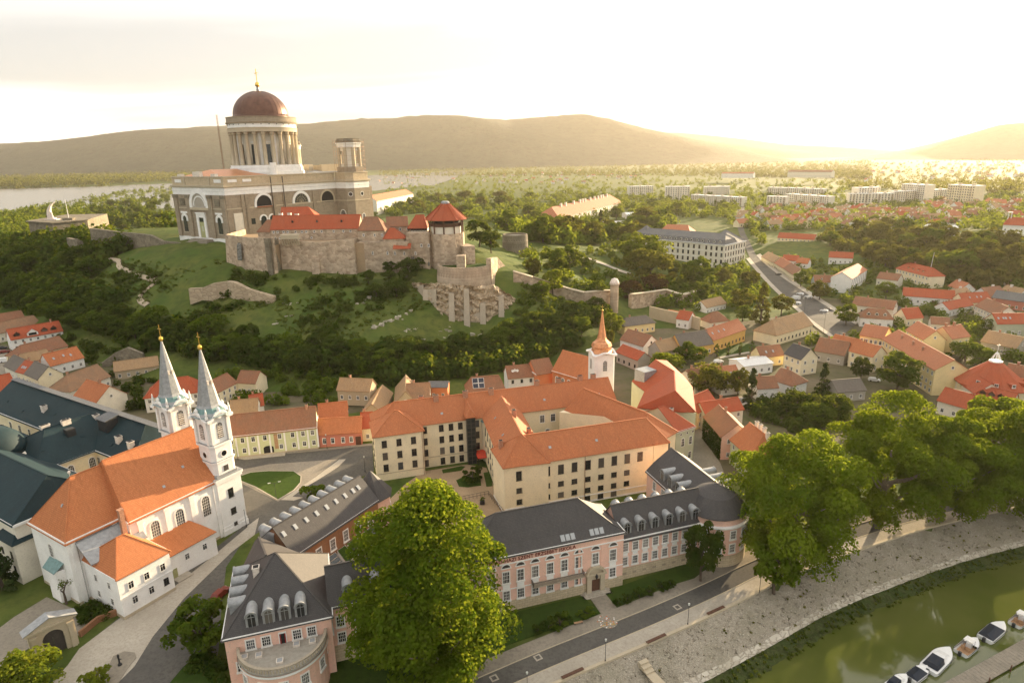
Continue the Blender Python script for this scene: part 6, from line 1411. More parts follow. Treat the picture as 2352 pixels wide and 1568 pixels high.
hs('house with rust red roof and roof lights at the right', B7(1800, 312), B7(2060, 296), 9, 5, 4.4, 'cream_wall', 'tile_red', sky=[(.3, .5), (.55, .5), (.7, .5)])
hs('house with grey solar roof at the right edge', B7(2062, 260), B7(2400, 308), 9, 5.4, 3.4, 'rose_wall', 'slate_grey')
hs('low red roofed house beside the white barn', B7(1662, 372), B7(1885, 330), 8, 4.2, 3, 'white_wall', 'tile_red')
hs('tall blank cream walled house with brown roof at the right', B7(1905, 335), B7(2100, 420), 10, 6, 4, 'pale_wall', 'tile_brown')
hs('white two storey house with dark windows at the right edge', B7(2162, 990), B7(2430, 1045), 9, 8.4, 4, 'white_wall', 'tile_brown', st='d', ends='l')
hs('house with plain dark red roof in front of the round pavilion', B7(1562, 1200), B7(1885, 1292), 8, 5, 3.6, 'pale_wall', 'tile_red', chim=[])
hs('shed with old grey roof in the dark gardens', B7(640, 1130), B7(900, 1108), 8, 4, 3, 'grey_wall', 'tile_grey', chim=[])
# round pavilion with lantern
pv = G(B7(2060, 1010), 8); pvt = thing('pavilion', 'round red roofed pavilion with white lantern on top', 'pavilion', (pv.x, pv.y, 0))
for nm, prof, mt in (('wall', [(11, -1), (11, 7)], 'cream_wall'), ('roof', [(12, 6.6), (12, 6.9), (8.6, 9.2), (2.0, 14.6)], 'tile_red')): c = MB(); c.lathe(prof, 10); ob(nm, (c, mt), pvt)
c = MB()
for i in range(8): a = R(45 * i); c.beam((1.9 * math.cos(a), 1.9 * math.sin(a), 14.4), (.5 * math.cos(a), .5 * math.sin(a), 17.6), .2)
c.lathe([(2.1, 14.5), (2.1, 14.9), (1.7, 15.0)], 12); c.lathe([(.7, 17.4), (.5, 17.8), (.1, 18.2)], 8); c.beam((0, 0, 18), (0, 0, 21), .12); c.beam((-.6, 0, 20.6), (.6, 0, 20.6), .1); ob('lantern', (c, 'frame_white'), pvt)
for i in range(6):
    a = R(-150 + 30 * i); c = MB(); c.box(-.9, .9, -.3, 2.4, 0, 1.5); ob('dormer', (c, 'tile_red'), pvt, (9.8 * math.cos(a), 9.8 * math.sin(a), 7.9), a + math.pi / 2); put_window(pvt, Vector((pv.x + 10.15 * math.cos(a), pv.y + 10.15 * math.sin(a), 8.3)), a + math.pi / 2, 1.0, .9, 'w')
px_ = Wing(pvt, G(B7(1722, 1010), 6.4), G(B7(1905, 1140), 6.4), 9, 6.4, 3.6, 'pale_wall', 'tile_red')
px2 = Wing(pvt, G(B7(1905, 1175), 5.4), G(B7(2240, 1250), 5.4), 8, 5.4, 3.2, 'pale_wall', 'tile_red')
for x in (.15, .4, .65): px2.dormer(x * px2.L, .3, 1.8, 1.0, 'tile_red', 'brown_wood')
# --- along the main road
for i, (a, b, lab) in enumerate(((B6(-60, 945), B6(48, 1000), 'cream street house with tan roof, first of the road row'), (B6(50, 995), B6(140, 1050), 'cream street house with pinkish roof, second of the road row'), (B6(142, 1050), B6(232, 1112), 'cream street house with brown roof, lowest of the road row'))):
    hs(lab, a, b, 10, 5, 3.8, 'cream_wall', ('tile_tan', 'tile_salmon', 'tile_brown')[i], zg=1, st='d')
hs('red roofed house behind the road row', B6(130, 975), B6(270, 985), 8, 4.6, 3.4, 'white_wall', 'tile_red', zg=2)
hs('small white gabled house with orange roof behind the road row', B6(260, 1000), B6(365, 1010), 7, 4, 3.2, 'white_wall', 'tile_orange', zg=2)
bw = hs('light blue house with brown roof and dormers by the road', B6(430, 1178), B6(770, 1184), 9, 4.6, 3.6, 'blue_wall', 'tile_brown', zg=1)
for x in (.2, .45, .7): bw.dormer(x * bw.L, .3, 1.2, .8, 'tile_brown', 'white_wall')
sg = hs('modern white gabled hall with tall narrow window slots', B6(768, 1150), B6(908, 1066), 12, 9, 3.6, 'white_wall', 'tile_salmon', zg=1, rows=[2], chim=[])
sg.win('f', 8, 3, .5, 6, 'd')
vi = hs('cream villa with red hipped roof and small dormers under the wooded hill', B6(1178, 1052), B6(1478, 1128), 11, 7, 4.4, 'cream_wall', 'tile_red', zg=3, hl=4, hr=4)
for x in (.3, .45, .6, .75): vi.dormer(x * vi.L, .3, 1.0, .8, 'tile_red', 'cream_wall')
hs('brown roofed house left of the cream villa', B6(1000, 1142), B6(1192, 1165), 9, 4.6, 3.4, 'pale_wall', 'tile_brown', zg=2)
hs('pair roofed white house with red roof above the blue house', B6(560, 950), B6(780, 960), 9, 5, 3.6, 'white_wall', 'tile_red', zg=4)
hs('house with red gabled roof and three pointed dormers on the slope', B6(88, 770), B6(425, 790), 10, 6, 4, 'cream_wall', 'tile_red', zg=5)
hs('long brick red roofed hall in front of the flats', B6(130, 605), B6(425, 578), 12, 6, 4, 'rose_wall', 'tile_red', zg=7)
hs('villa with dark red hipped roof beside the hill car park', B6(1490, 655), B6(1640, 655), 11, 6, 5, 'cream_wall', 'tile_red', zg=12, hl=4, hr=4)
hs('white gabled house with orange roof on the hill', B6(1705, 640), B6(1860, 615), 11, 5.5, 4.4, 'white_wall', 'tile_orange', zg=13)
hs('tall salmon roofed house below the flats', B6(1210, 545), B6(1318, 545), 12, 9, 6, 'orange_wall', 'tile_salmon', zg=9)
# ------------------------------------------------------------------ seminary, long orange building, flats, chapel
sB = AT(B4(1990, 655), 468); sA = AT(B4(1225, 590), 520); zE = 21.5
ga_, gb2 = G(B4(1215, 588), zE), G(B4(1992, 655), zE)
se = thing('seminary', 'large four storey cream seminary with grey slate mansard and dormer row', 'seminary', (ga_.x, ga_.y, 0))
sw_ = Wing(se, ga_, gb2, 19, zE, 7, 'pale_wall', 'slate_grey', ov=.5, prof=[(0, 0), (.22, .45), (1, 1)], cornice=(.5, .7, 'trim_white'), hl=5, hr=5)
sw_.win('f', 18, [17.0, 12.2, 7.2, 2.6], 1.5, 2.8, 'd')
c = MB()
for z in (10.6, 15.8): c.box(0, sw_.L, -.25, 0, z, z + .4)
sw_.part('string_course', c, 'trim_white')
for i in range(17): sw_.dormer(sw_.L * (i + .7) / 17.6, .04, 1.5, 1.7, 'slate_grey', 'trim_white')
s2 = Wing(se, sw_.W(sw_.L - 17, -.6), sw_.W(sw_.L + .3, -.6), 34, zE + .03, 9, 'pale_wall', 'slate_grey', hl=8, hr=8, ov=.5, cornice=(.5, .7, 'trim_white'))
s2.win('r', 8, [17.0, 12.2, 7.2, 2.6], 1.5, 2.8, 'd').win('f', 4, [17.0, 12.2, 7.2, 2.6], 1.5, 2.8, 'd')
s3 = Wing(se, sw_.W(-.3, -.5), sw_.W(15, -.5), 22, zE + .03, 9, 'pale_wall', 'slate_grey', hl=7.4, hr=7.4, ov=.5)
hs('orange roofed hall behind the seminary', B4(1440, 545), B4(1700, 555), 22, 13, 6, 'pale_wall', 'tile_salmon', zg=3, chim=[], hl=5, hr=5)
la2, lb2 = G(B4(610, 437), 16), G(B4(1135, 297), 16)
lo_ = thing('barracks', 'very long cream building with orange roof and white chimneys beyond the park', 'barracks', (la2.x, la2.y, 4))
lw_ = Wing(lo_, la2, lb2, 34, 16, 12, 'pale_wall', 'tile_salmon', zg=4, hl=17, hr=14, ov=.8, cornice=(.5, .6, 'trim_white'))
lw_.win('f', 26, [12.4, 8.4, 4.8], 1.8, 2.2, 'd').win('l', 5, [12.4, 8.4, 4.8], 1.8, 2.2, 'd')
lw_.chim([(lw_.L * f, 15) for f in (.16, .22, .33, .42, .46, .5, .58, .65, .71, .76, .8, .87)], 3.0, 2.2, 4.0, 'chimney_white')
hs('long salmon roofed building directly right of the basilica tower', B1(1822, 1120), B1(2120, 1060), 24, 8, 9, 'pale_wall', 'tile_salmon', zg=14, base=16, hr=8, chim=[(.3, .45), (.6, .45)])
# greenhouse-like low hall
hs('low pale hall with striped glass roof beyond the seminary garden', B4(985, 495), B4(1230, 490), 40, 4, 3, 'white_wall', 'pale_metal', zg=4, chim=[])
hs('flat white roofed gym hall behind the seminary garden', B4(1170, 405), B4(1400, 400), 30, 7, 2, 'white_wall', 'pale_metal', zg=4, chim=[])
# flats
def flats(label, A, B, depth, h, zg, wall='pale_wall', floors=5, bays=None):
    a, b = G(A, zg + h), G(B, zg + h); root = thing('apartment_block', label, 'apartment block', (a.x, a.y, zg), 0, 'apartment blocks')
    L = (b - a).length; w_ = Wing(root, a, b, depth, zg + h, .6, wall, 'concrete', zg, noroof=True)
    c = MB(); c.box(-.3, L + .3, -.3, depth + .3, zg + h, zg + h + .7); w_.part('parapet', c, 'trim_white')
    n_ = max(2, int(L / 4.2)); fh = h / floors
    for f in range(floors):
        for i in range(n_):
            x = L * (i + .5) / n_
            if i % 4 == 1:
                c = MB(); c.box(x - 1.5, x + 1.5, -1.2, 0, zg + f * fh + .2, zg + f * fh + 1.2); w_.part('balcony', c, 'concrete')
            put_window(root, w_.W(x, 0, zg + f * fh + .9), w_.ang, 1.7, 1.4, 'd')
    for i in range(max(1, int(L / 16))):
        x = L * (i + .5) / max(1, int(L / 16)); c = MB(); c.box(x - 1.6, x + 1.6, depth * .4, depth * .7, zg + h + .7, zg + h + 2.6); w_.part('roof_box', c, 'trim_stone')
    return w_
flats('white flats block with bare end wall, nearest of the flats', B6(165, 372), B6(562, 398), 11, 14, 9)
flats('narrow end-on flats slab left of the nearest white block', B6(-10, 395), B6(165, 400), 11, 14, 9)
flats('long low flats row behind the nearest white block', B6(0, 312), B6(510, 328), 11, 13, 10)
flats('very long zigzag flats row at the centre of the estate', B6(750, 372), B6(1160, 368), 12, 13, 12)
flats('right half of the long flats row in the estate', B6(1165, 352), B6(1660, 330), 12, 14, 13)
flats('square flats tower behind the long row, left one', B6(838, 318), B6(1035, 312), 16, 20, 13, floors=7)
flats('square flats tower behind the long row, right one', B6(1232, 280), B6(1446, 292), 16, 22, 14, floors=7)
flats('pale yellow square flats tower at the right of the estate', B6(1658, 288), B6(1906, 300), 16, 24, 14, 'cream_wall', 7)
flats('square flats tower with dark roof, leftmost of the estate', B4(1195, 170), B4(1395, 165), 16, 16, 8)
flats('square flats tower with dark roof, second from the left', B4(1495, 172), B4(1700, 170), 16, 22, 8, floors=6)
flats('square flats tower with dark roof, third from the left', B4(1820, 172), B4(2035, 170), 16, 18, 9)
flats('long low white flats row in front of the dark roofed towers', B4(1710, 238), B4(2135, 262), 11, 13, 8)
hs('far school like building with long pale facade on the skyline of the town', B6(182, 168), B6(585, 170), 20, 14, 5, 'pale_wall', 'tile_brown', zg=18, chim=[])
hs('white far building with stepped roof beside the skyline trees', B4(1965, 60), B4(2230, 60), 18, 12, 4, 'white_wall', 'tile_salmon', zg=14, chim=[])
# hill chapel and two shrines
c0 = G(B6(2160, 645), 33); chp = hs('white hill chapel with red roof and open bell turret', B6(2162, 650), B6(2420, 660), 12, 9, 5, 'white_wall', 'tile_red', zg=22, name='chapel', cat='chapel', rows=[4.5], st='a', chim=[], hl=3)
c = MB(); c.box(-1.2, -.7, -1.2, 1.2, 0, 5); c.box(.7, 1.2, -1.2, 1.2, 0, 5); c.box(-1.5, 1.5, -1.4, 1.4, 5, 5.7); c.box(-1.4, 1.4, -1.4, 1.4, -2, .4); chp.part('bell_turret', c, 'white_wall').location += Vector((chp.W(3, 6) - chp.root.location - chp.loc)) + Vector((0, 0, chp.ze + 3.5 + chp.loc.z * 0)) - Vector((0, 0, chp.loc.z)) * 0
for k_, (p, lab) in enumerate(((B6(1475, 745), 'small white shrine on the hill path, left one'), (B6(1690, 765), 'small white shrine on the hill path, right one with rounded top'))):
    g_ = G(p, 20); sh = thing('shrine', lab, 'shrine', (g_.x, g_.y, 20)); c = MB(); c.box(-3.2, 3.2, -2.6, 2.6, -2, 6.5); ob('wall', (c, 'white_wall'), sh)
    c = MB(); c.slab([(-3.6, -3, 6.4), (3.6, -3, 6.4), (3.6, 3, 6.4), (-3.6, 3, 6.4), (0, -3, 8.8), (0, 3, 8.8)], [(0, 4, 5, 3), (4, 1, 2, 5)], .2) if k_ == 0 else c.lathe([(3.4, 6.4), (3.2, 7.6), (2.2, 8.9), (.2, 9.5)], 12); ob('roof', (c, 'trim_white'), sh); c = MB(); c.box(-1.2, 1.2, -2.7, -2.6, 1.5, 4.8); ob('niche', (c, 'grey_wall'), sh)
# ------------------------------------------------------------------ far small houses of the plain and the slopes (each its own thing)
rr_ = random.Random(5); FARM = {}; RANK = []
def far_mesh(wl, rf, L, d, eh):
    key = (wl, rf, L, d, eh)
    if key in FARM: return FARM[key]
    c = MB(); c.box(-L / 2, L / 2, -d / 2, d / 2, -3, eh); c.add([(-L / 2, -d / 2, eh), (-L / 2, d / 2, eh), (-L / 2, 0, eh + d * .42)], [(1, 0, 2)]); c.add([(L / 2, -d / 2, eh), (L / 2, d / 2, eh), (L / 2, 0, eh + d * .42)], [(0, 1, 2)]); wm_ = mk(c, 'wall', wl)
    e = .5; c = MB(); z0 = eh - e * .84 + .2; c.slab([(-L / 2 - e, -d / 2 - e, z0), (L / 2 + e, -d / 2 - e, z0), (L / 2 + e, 0, eh + d * .42 + .2), (-L / 2 - e, 0, eh + d * .42 + .2), (-L / 2 - e, d / 2 + e, z0), (L / 2 + e, d / 2 + e, z0)], [(0, 1, 2, 3), (3, 2, 5, 4)], .2); rm = mk(c, 'roof', rf)
    c = MB(); c.box(-.6, .6, -.5, .5, 0, 1.6); cm = mk(c, 'chimney', 'chimney_white'); FARM[key] = (wm_, rm, cm); return FARM[key]
def far_house(x, y, z, rot, label, group):
    wl = rr_.choice(['white_wall', 'cream_wall', 'pale_wall', 'white_wall']); rf = rr_.choice(['tile_brown', 'tile_salmon', 'tile_brown', 'tile_salmon', 'tile_tan', 'tile_red', 'tile_tan']); L, d, eh = rr_.choice([(12, 9, 4), (14, 10, 5), (10, 9, 6), (17, 10, 5)])
    wm_, rm, cm = far_mesh(wl, rf, L, d, eh); t = thing('house', label, 'house', (x, y, z), rot, group); RANK.append((t, '%s %s house with %s roof' % ({10: 'compact', 12: 'small', 14: 'middling', 17: 'long'}[L], {'white_wall': 'white', 'cream_wall': 'cream', 'pale_wall': 'pale'}[wl], {'tile_brown': 'brown', 'tile_salmon': 'salmon', 'tile_red': 'red', 'tile_tan': 'tan'}[rf]), label)); ob('wall', wm_, t); r_ = ob('roof', rm, t); ob('chimney', cm, r_, (L * .2, .6, eh + d * .36))
    for i in range(2): g, f = window_meshes(1.3, 1.5, 'd'); o_ = ob('window', g, t, (-L * .25 + i * L * .5, -d / 2 - .02, 1.4)); ob('frame', f, o_)
def clear_of(x, y, dist):
    for w_, _ in HOUSES:
        c_ = w_.W(w_.L / 2, w_.d / 2)
        if abs(c_.x - x) < dist and abs(c_.y - y) < dist: return False
    return True
FARP = []
def scatter(n, poly_fn, label, group, mind):
    k = 0; tries = 0
    while k < n and tries < n * 60:
        tries += 1; p = poly_fn(); z0 = 6.0
        g_ = G(p, z0)
        for _ in range(3): z0 = hz(g_.x, g_.y); g_ = G(p, z0)
        if any(abs(g_.x - a) < mind and abs(g_.y - b) < mind for a, b in FARP) or not clear_of(g_.x, g_.y, 17 if mind > 14 else 11): continue
        FARP.append((g_.x, g_.y)); far_house(g_.x, g_.y, z0, rr_.choice([.2, .3, 1.75, -.2, 1.5, .4]), label, group); k += 1
U = rr_.uniform
scatter(56, lambda: B6(U(-250, 1750), U(560, 690)), 'between flats and wooded hill', 'houses between the flats and the wooded hill', 15)
scatter(28, lambda: B6(U(1450, 2350), U(440, 620)), 'around the hill chapel', 'houses around the hill chapel', 16)
scatter(20, lambda: B6(U(-100, 1100), U(500, 560)), 'close below the flats', 'houses close below the flats', 16)
scatter(36, lambda: B4(U(-30, 1150), U(35, 150)), 'in plain behind castle', 'houses in the leafy plain', 24)
scatter(28, lambda: (U(870, 1500), U(400, 425)), 'at the back of the plain', 'houses at the back of the plain', 30)
scatter(34, lambda: B6(U(900, 2350), U(60, 270)), 'on the hazy right hillside', 'houses on the right hand hillside', 26)
scatter(9, lambda: B7(U(1700, 2350), U(120, 330)), 'under the chapel hill', 'houses at the foot of the wooded hill', 14)
# ------------------------------------------------------------------ streets, lawns, embankment
def poly(name, pts, mat, z, kind='structure'): 
    q = ccw([G(p, 0) for p in pts]); c = MB(); c.prism([(p.x, p.y) for p in q], -.25, z); return ob(name, (c, mat), kind=kind)
m_ground('yard_ground', (.16, .13, .085), (.075, .085, .03), (.11, .09, .06), .07, .5, .4)
poly('yards', [(1240, 900), (1300, 815), (1430, 745), (1560, 722), (1700, 735), (1760, 640), (1850, 640), (2060, 690), (2352, 690), (2500, 700), (2500, 1080), (2200, 1000), (2000, 1000), (1760, 1080), (1600, 1100)], 'yard_ground', .012)
poly('yards', [(-200, 740), (60, 735), (250, 810), (480, 855), (700, 895), (880, 900), (860, 940), (500, 1000), (300, 1000), (0, 900), (-200, 850)], 'yard_ground', .012)
poly('square', [Z3(190, 875), Z3(480, 838), Z3(995, 792), Z3(1465, 748), Z3(1480, 990), Z3(1240, 1085), Z3(400, 1560), Z4(330, 400), Z4(170, 640), Z4(130, 1000), Z4(110, 1300), Z2(1480, 1640), Z2(480, 1640), Z2(560, 1330), Z2(880, 1075), Z2(1215, 875), Z2(1520, 615), Z2(1735, 450), Z3(340, 1440), Z3(200, 1000)], 'asphalt', .03)
poly('cobbled_street', [Z2(560, 1325), Z2(880, 1085), Z2(1230, 885), Z2(1525, 645), Z2(1760, 450), Z2(1830, 400), Z2(1800, 520), Z2(1640, 640), Z2(1300, 970), Z2(1080, 1240), Z2(950, 1450), Z2(760, 1640), Z2(300, 1640), Z2(480, 1440)], 'pale_paving', .045)
poly('pavement', [Z3(250, 870), Z3(480, 842), Z3(710, 815), Z3(700, 850), Z3(350, 885)], 'pale_paving', .12); poly('pavement', [Z3(715, 815), Z3(995, 790), Z3(1465, 742), Z3(1468, 760), Z3(990, 808), Z3(715, 832)], 'paving', .12)
poly('pavement', [Z2(880, 1072), Z2(1215, 868), Z2(1210, 900), Z2(900, 1090)], 'paving', .12); poly('pavement', [Z2(1215, 868), Z2(1525, 618), Z2(1735, 448), Z2(1750, 465), Z2(1530, 650), Z2(1240, 880)], 'asphalt', .12)
poly('plaza', [Z3(250, 985), Z3(560, 925), Z3(1170, 880), Z3(940, 1055), Z3(780, 1170), Z3(640, 1250), Z3(440, 1150), Z3(260, 1060)], 'paving', .05)
poly('paved_strip', [Z3(1178, 882), Z3(1235, 880), Z3(1170, 945), Z3(1100, 992), Z3(840, 1152), Z3(765, 1208), Z3(860, 1215), Z3(780, 1242), Z3(668, 1236), Z3(740, 1190), Z3(950, 1050)], 'pale_paving', .07)
lawn_t = [Z3(288, 1035), Z3(400, 996), Z3(560, 983), Z3(780, 986), Z3(843, 1030), Z3(838, 1085), Z3(780, 1152), Z3(640, 1237), Z3(440, 1122), Z3(288, 1062)]
poly('lawn', lawn_t, 'lawn', .10)
c = MB(); q = [G(p, 0) for p in lawn_t]
for a, b in zip(q, q[1:] + q[:1]): c.beam((a.x, a.y, .05), (b.x, b.y, .05), .25, .2)
ob('kerb', (c, 'pale_paving'), kind='structure')
poly('churchyard', [Z2(-100, 1250), Z2(100, 1100), Z2(330, 960), Z2(560, 1060), Z2(700, 1120), Z2(560, 1230), Z2(300, 1260), Z2(0, 1450), Z2(-150, 1500)], 'paving', .02)
poly('round_bed', [Z2(760, 1470), Z2(800, 1380), Z2(880, 1345), Z2(955, 1355), Z2(965, 1390), Z2(900, 1470), Z2(840, 1568), Z2(760, 1568)], 'paving', .13)
poly('lawn', [Z2(1200, 1568), Z2(1290, 1460), Z2(1420, 1340), Z2(1530, 1360), Z2(1520, 1568)], 'lawn', .09)
poly('courtyard', [Z5(570, 1210), Z5(950, 1150), Z5(1120, 1180), Z5(1275, 1560), Z5(1280, 1700), Z5(300, 1700), Z5(250, 1480), Z5(400, 1330)], 'gravel', .05)
poly('lawn', [Z5(855, 1290), Z5(930, 1255), Z5(1068, 1270), Z5(1075, 1335), Z5(960, 1352), Z5(880, 1345)], 'lawn', .12); poly('flower_bed', [Z5(730, 1200), Z5(900, 1165), Z5(935, 1170), Z5(900, 1205), Z5(740, 1228)], 'lawn', .13); poly('flower_bed', [Z5(1095, 1225), Z5(1150, 1215), Z5(1175, 1340), Z5(1120, 1345)], 'lawn', .13)
ct = [plw.W(-1, -.2), plw.W(plw.L, -.2), FP(-19, 34), FP(-8, 26), FP(-9, 9), FP(-34, 7.5), FP(-36, 14)]
c = MB(); c.prism([(p.x, p.y) for p in ccw(ct)], -.2, .9); ob('school_terrace', (c, 'gravel'), kind='structure')
poly('lane', [Z6(1200, 1100), Z6(1355, 1060), Z6(1380, 850), Z6(1445, 780), Z6(1460, 900), Z6(1540, 1060), Z6(1600, 1140), Z6(1660, 1300), Z6(1500, 1250)], 'paving', .04)
poly('lane', [LA(-300, 700), LA(100, 860), LA(240, 960), LA(80, 1090), LA(280, 1230), LA(480, 1360), LA(720, 1480), LA(800, 1640), LA(560, 1560), LA(200, 1360), LA(-200, 1150)], 'paving', .04)
# main road on the right
poly('lane', [B7(1150, 520), B7(1200, 420), B7(1190, 330), B7(1240, 320), B7(1270, 400), B7(1250, 560)], 'asphalt', .05)
poly('yard', [B5(1190, 1090), B5(1400, 1050), B5(1480, 1110), B5(1400, 1140), B5(1220, 1150)], 'pale_paving', .05)
poly('lawn', [B5(1150, 640), B5(1400, 560), B5(1560, 590), B5(1480, 640), B5(1200, 690)], 'lawn', .06); poly('path', [B5(1200, 690), B5(1480, 640), B5(1500, 650), B5(1210, 705)], 'pale_paving', .07)
# river road, promenade and banks
bs_ = zset(BANKS, 0)
def strip(name, d0, d1, mat, z, zb=-.3):
    a, b = offs(bs_, -d0), offs(bs_, -d1); c = MB()
    ribbon(c, zset(a, z), zset(b, z)); ribbon(c, zset(a, zb), zset(a, z)); ribbon(c, zset(b, z), zset(b, zb)); return ob(name, (c, mat), kind='structure')
strip('promenade', .55, 3.75, 'pale_paving', .10); strip('road', 3.9, 8.0, 'asphalt', .04); strip('kerb', 3.74, 3.92, 'trim_stone', .16); strip('pavement', 8.0, 11.2, 'paving', .12); strip('kerb', 7.95, 8.1, 'trim_stone', .17)
strip('parapet_kerb', -.05, .55, 'trim_stone', .38, -1.5)
# stone revetment with uneven surface
def bank(name, d0, z0, d1, z1, mat, n_, amp, seed):
    rg = np.random.default_rng(seed); base = polyline(bs_, 1.2); rows = []
    for j in range(n_ + 1):
        t = j / n_; r_ = offs(base, d0 + (d1 - d0) * t); rows.append([Vector((p.x + rg.normal(0, amp * .5), p.y + rg.normal(0, amp * .5), z0 + (z1 - z0) * t + (rg.normal(0, amp) if 0 < j else 0))) for p in r_])
    c = MB(); k = len(base); c.v = [tuple(p) for r_ in rows for p in r_]
    for j in range(n_):
        for i in range(k - 1): c.f.append((j * k + i, j * k + i + 1, (j + 1) * k + i + 1, (j + 1) * k + i)); c.m.append(0)
    return ob(name, mk(c, name, mat, False), kind='structure')
bank('revetment', 0, .0, 8.3, -3.9, 'revetment', 9, .07, 1); bank('bank', 8.0, -3.75, 12.6, -5.5, 'bank_grass', 5, .12, 2)
bank('toe_path', 7.2, -3.35, 8.6, -3.8, 'white_rock', 2, .05, 4)
# loose stones of the revetment: real stones bedded in the slope, too many to count
rg = np.random.default_rng(9); base = polyline(bs_, .5); L_ = len(base); VV = []; FF = []
cube = np.array([(-1, -1, -1), (1, -1, -1), (1, 1, -1), (-1, 1, -1), (-1, -1, 1), (1, -1, 1), (1, 1, 1), (-1, 1, 1)], float) * .5; cf = np.array([(0, 3, 2, 1), (4, 5, 6, 7), (0, 1, 5, 4), (1, 2, 6, 5), (2, 3, 7, 6), (3, 0, 4, 7)])
o1 = [np.array(p) for p in offs(base, 0)]; o2 = [np.array(p) for p in offs(base, 8.2)]
for k_ in range(9000):
    i = int(rg.integers(0, L_ - 1)); t = rg.random(); p = o1[i] * (1 - t) + o2[i] * t + np.array([rg.normal(0, .2), rg.normal(0, .2), 0]); z = -3.9 * t + rg.uniform(-.04, .05)
    s_ = rg.uniform(.12, .34, 3); s_[2] *= .6; v = cube * s_ + rg.normal(0, .05, (8, 3)); a = rg.uniform(0, 6.3); v = np.stack([v[:, 0] * math.cos(a) - v[:, 1] * math.sin(a), v[:, 0] * math.sin(a) + v[:, 1] * math.cos(a), v[:, 2]], 1) + np.array([p[0], p[1], z]); VV.append(v); FF.append(cf + 8 * k_)
def npmesh(name, V, F, mat, mi=None):
    me = bpy.data.meshes.new(name); V = np.asarray(V, 'f').reshape(-1, 3); F = np.asarray(F, 'i'); n_ = F.shape[1]
    me.vertices.add(len(V)); me.vertices.foreach_set('co', V.ravel()); me.loops.add(F.size); me.loops.foreach_set('vertex_index', F.ravel()); me.polygons.add(len(F)); me.polygons.foreach_set('loop_start', np.arange(0, F.size, n_, dtype='i'))
    for m in ([mat] if isinstance(mat, str) else mat): me.materials.append(MATS[m])
    if mi is not None: me.polygons.foreach_set('material_index', np.asarray(mi, 'i'))
    me.update(); return me
n = N('bank_stone'); g_ = n.n('ShaderNodeNewGeometry'); n.fin(n.ramp(g_.outputs['Random Per Island'], (0, (.24, .205, .155)), (.4, (.33, .285, .22)), (.8, (.40, .35, .275)), (1, (.50, .45, .365))), .95, .1)
ob('revetment_stones', npmesh('revetment_stones', np.concatenate(VV), np.concatenate(FF), 'bank_stone'), kind='stuff')
# lawns before the pink school
def fpoly(name, uv_, mat, z): c = MB(); c.prism([(FP(u, v).x, FP(u, v).y) for u, v in uv_], -.2, z); return ob(name, (c, mat), kind='structure')
poly('lawn', [Z7(400, 1065), Z7(860, 955), Z7(985, 1075), Z7(800, 1145), Z7(600, 1205), Z7(330, 1300), Z7(150, 1350), Z7(100, 1150)], 'lawn', .14); poly('lawn', [Z7(1010, 925), Z7(1140, 880), Z7(1640, 705), Z7(1760, 740), Z7(1650, 830), Z7(1300, 935), Z7(1100, 1035)], 'lawn', .14)
poly('lawn', [Z4(1010, 1290), Z4(1240, 1240), Z4(1600, 1500), Z4(1500, 1640), Z4(1000, 1640)], 'lawn', .14)
poly('path', [Z7(905, 958), Z7(1010, 925), Z7(1105, 1040), Z7(990, 1080)], 'paving', .125)
# hill footpath
pp = [B3(950, 700), B3(1050, 715), B3(1030, 770), B3(1120, 810), B3(1200, 850), B3(1370, 895), B3(1340, 930), B3(1240, 1000), B3(1210, 1060), B3(1290, 1105)]
def gterr(p, it=6):
    z = 20.0
    for _ in range(it): g = G(p, z); z = .5 * z + .5 * hz(g.x, g.y)
    g = G(p, z); return Vector((g.x, g.y, hz(g.x, g.y)))
pw2 = polyline(smooth([gterr(p) for p in pp], 2), 2.5); c = MB()
A_ = [Vector((p.x, p.y, hz(p.x, p.y) + .55)) for p in offs(pw2, -1.3)]; B_ = [Vector((p.x, p.y, hz(p.x, p.y) + .55)) for p in offs(pw2, 1.3)]; ribbon(c, A_, B_); ribbon(c, zset(A_, 0), A_); ribbon(c, B_, zset(B_, 0)); ob('path', (c, 'dirt_path'), kind='structure')
fr_ = thing('footpath_railing', 'wooden post railing along the winding path on the castle slope', 'railing', tuple(A_[len(A_) // 2])); c = MB()
for p in A_[::2]: c.beam(p, p + Vector((0, 0, 1.3)), .16)
for a, b in zip(A_, A_[1:]): c.beam(a + Vector((0, 0, 1.2)), b + Vector((0, 0, 1.2)), .1)
ob('railing_posts', (c, 'brown_wood'), fr_, -Vector(fr_.location))
ROADC = []
def drape(name, left, right, mat, dz=.2, n_=40):
    def res(P): 
        q = smooth([gterr(p) for p in P], 2); L_ = [0]
        for a, b in zip(q, q[1:]): L_.append(L_[-1] + (b - a).length)
        return [Vector((float(np.interp(t, L_, [p.x for p in q])), float(np.interp(t, L_, [p.y for p in q])), 0)) for t in np.linspace(0, L_[-1], n_)]
    a, b = res(left), res(right); c = MB(); rows = []
    ROADC.extend(p.lerp(q, .5) for p, q in zip(a, b))
    for k in range(7): rows.append([Vector((p.lerp(q, k / 6).x, p.lerp(q, k / 6).y, hz(p.lerp(q, k / 6).x, p.lerp(q, k / 6).y) + dz)) for p, q in zip(a, b)])
    for r0, r1 in zip(rows, rows[1:]): ribbon(c, r0, r1)
    return ob(name, (c, mat), kind='structure')
RL, RR = [(1722, 592), (1745, 620), (1785, 664), (1832, 704), (1870, 740), (1925, 778)], [(1737, 587), (1772, 620), (1814, 650), (1862, 680), (1912, 712), (1965, 745)]
drape('road', RL, RR, 'asphalt', .3); drape('pavement', RR, [(x + 9, y - 4) for x, y in RR], 'pale_paving', .42); drape('pavement', [(x - 8, y + 3) for x, y in RL], RL, 'pale_paving', .42)
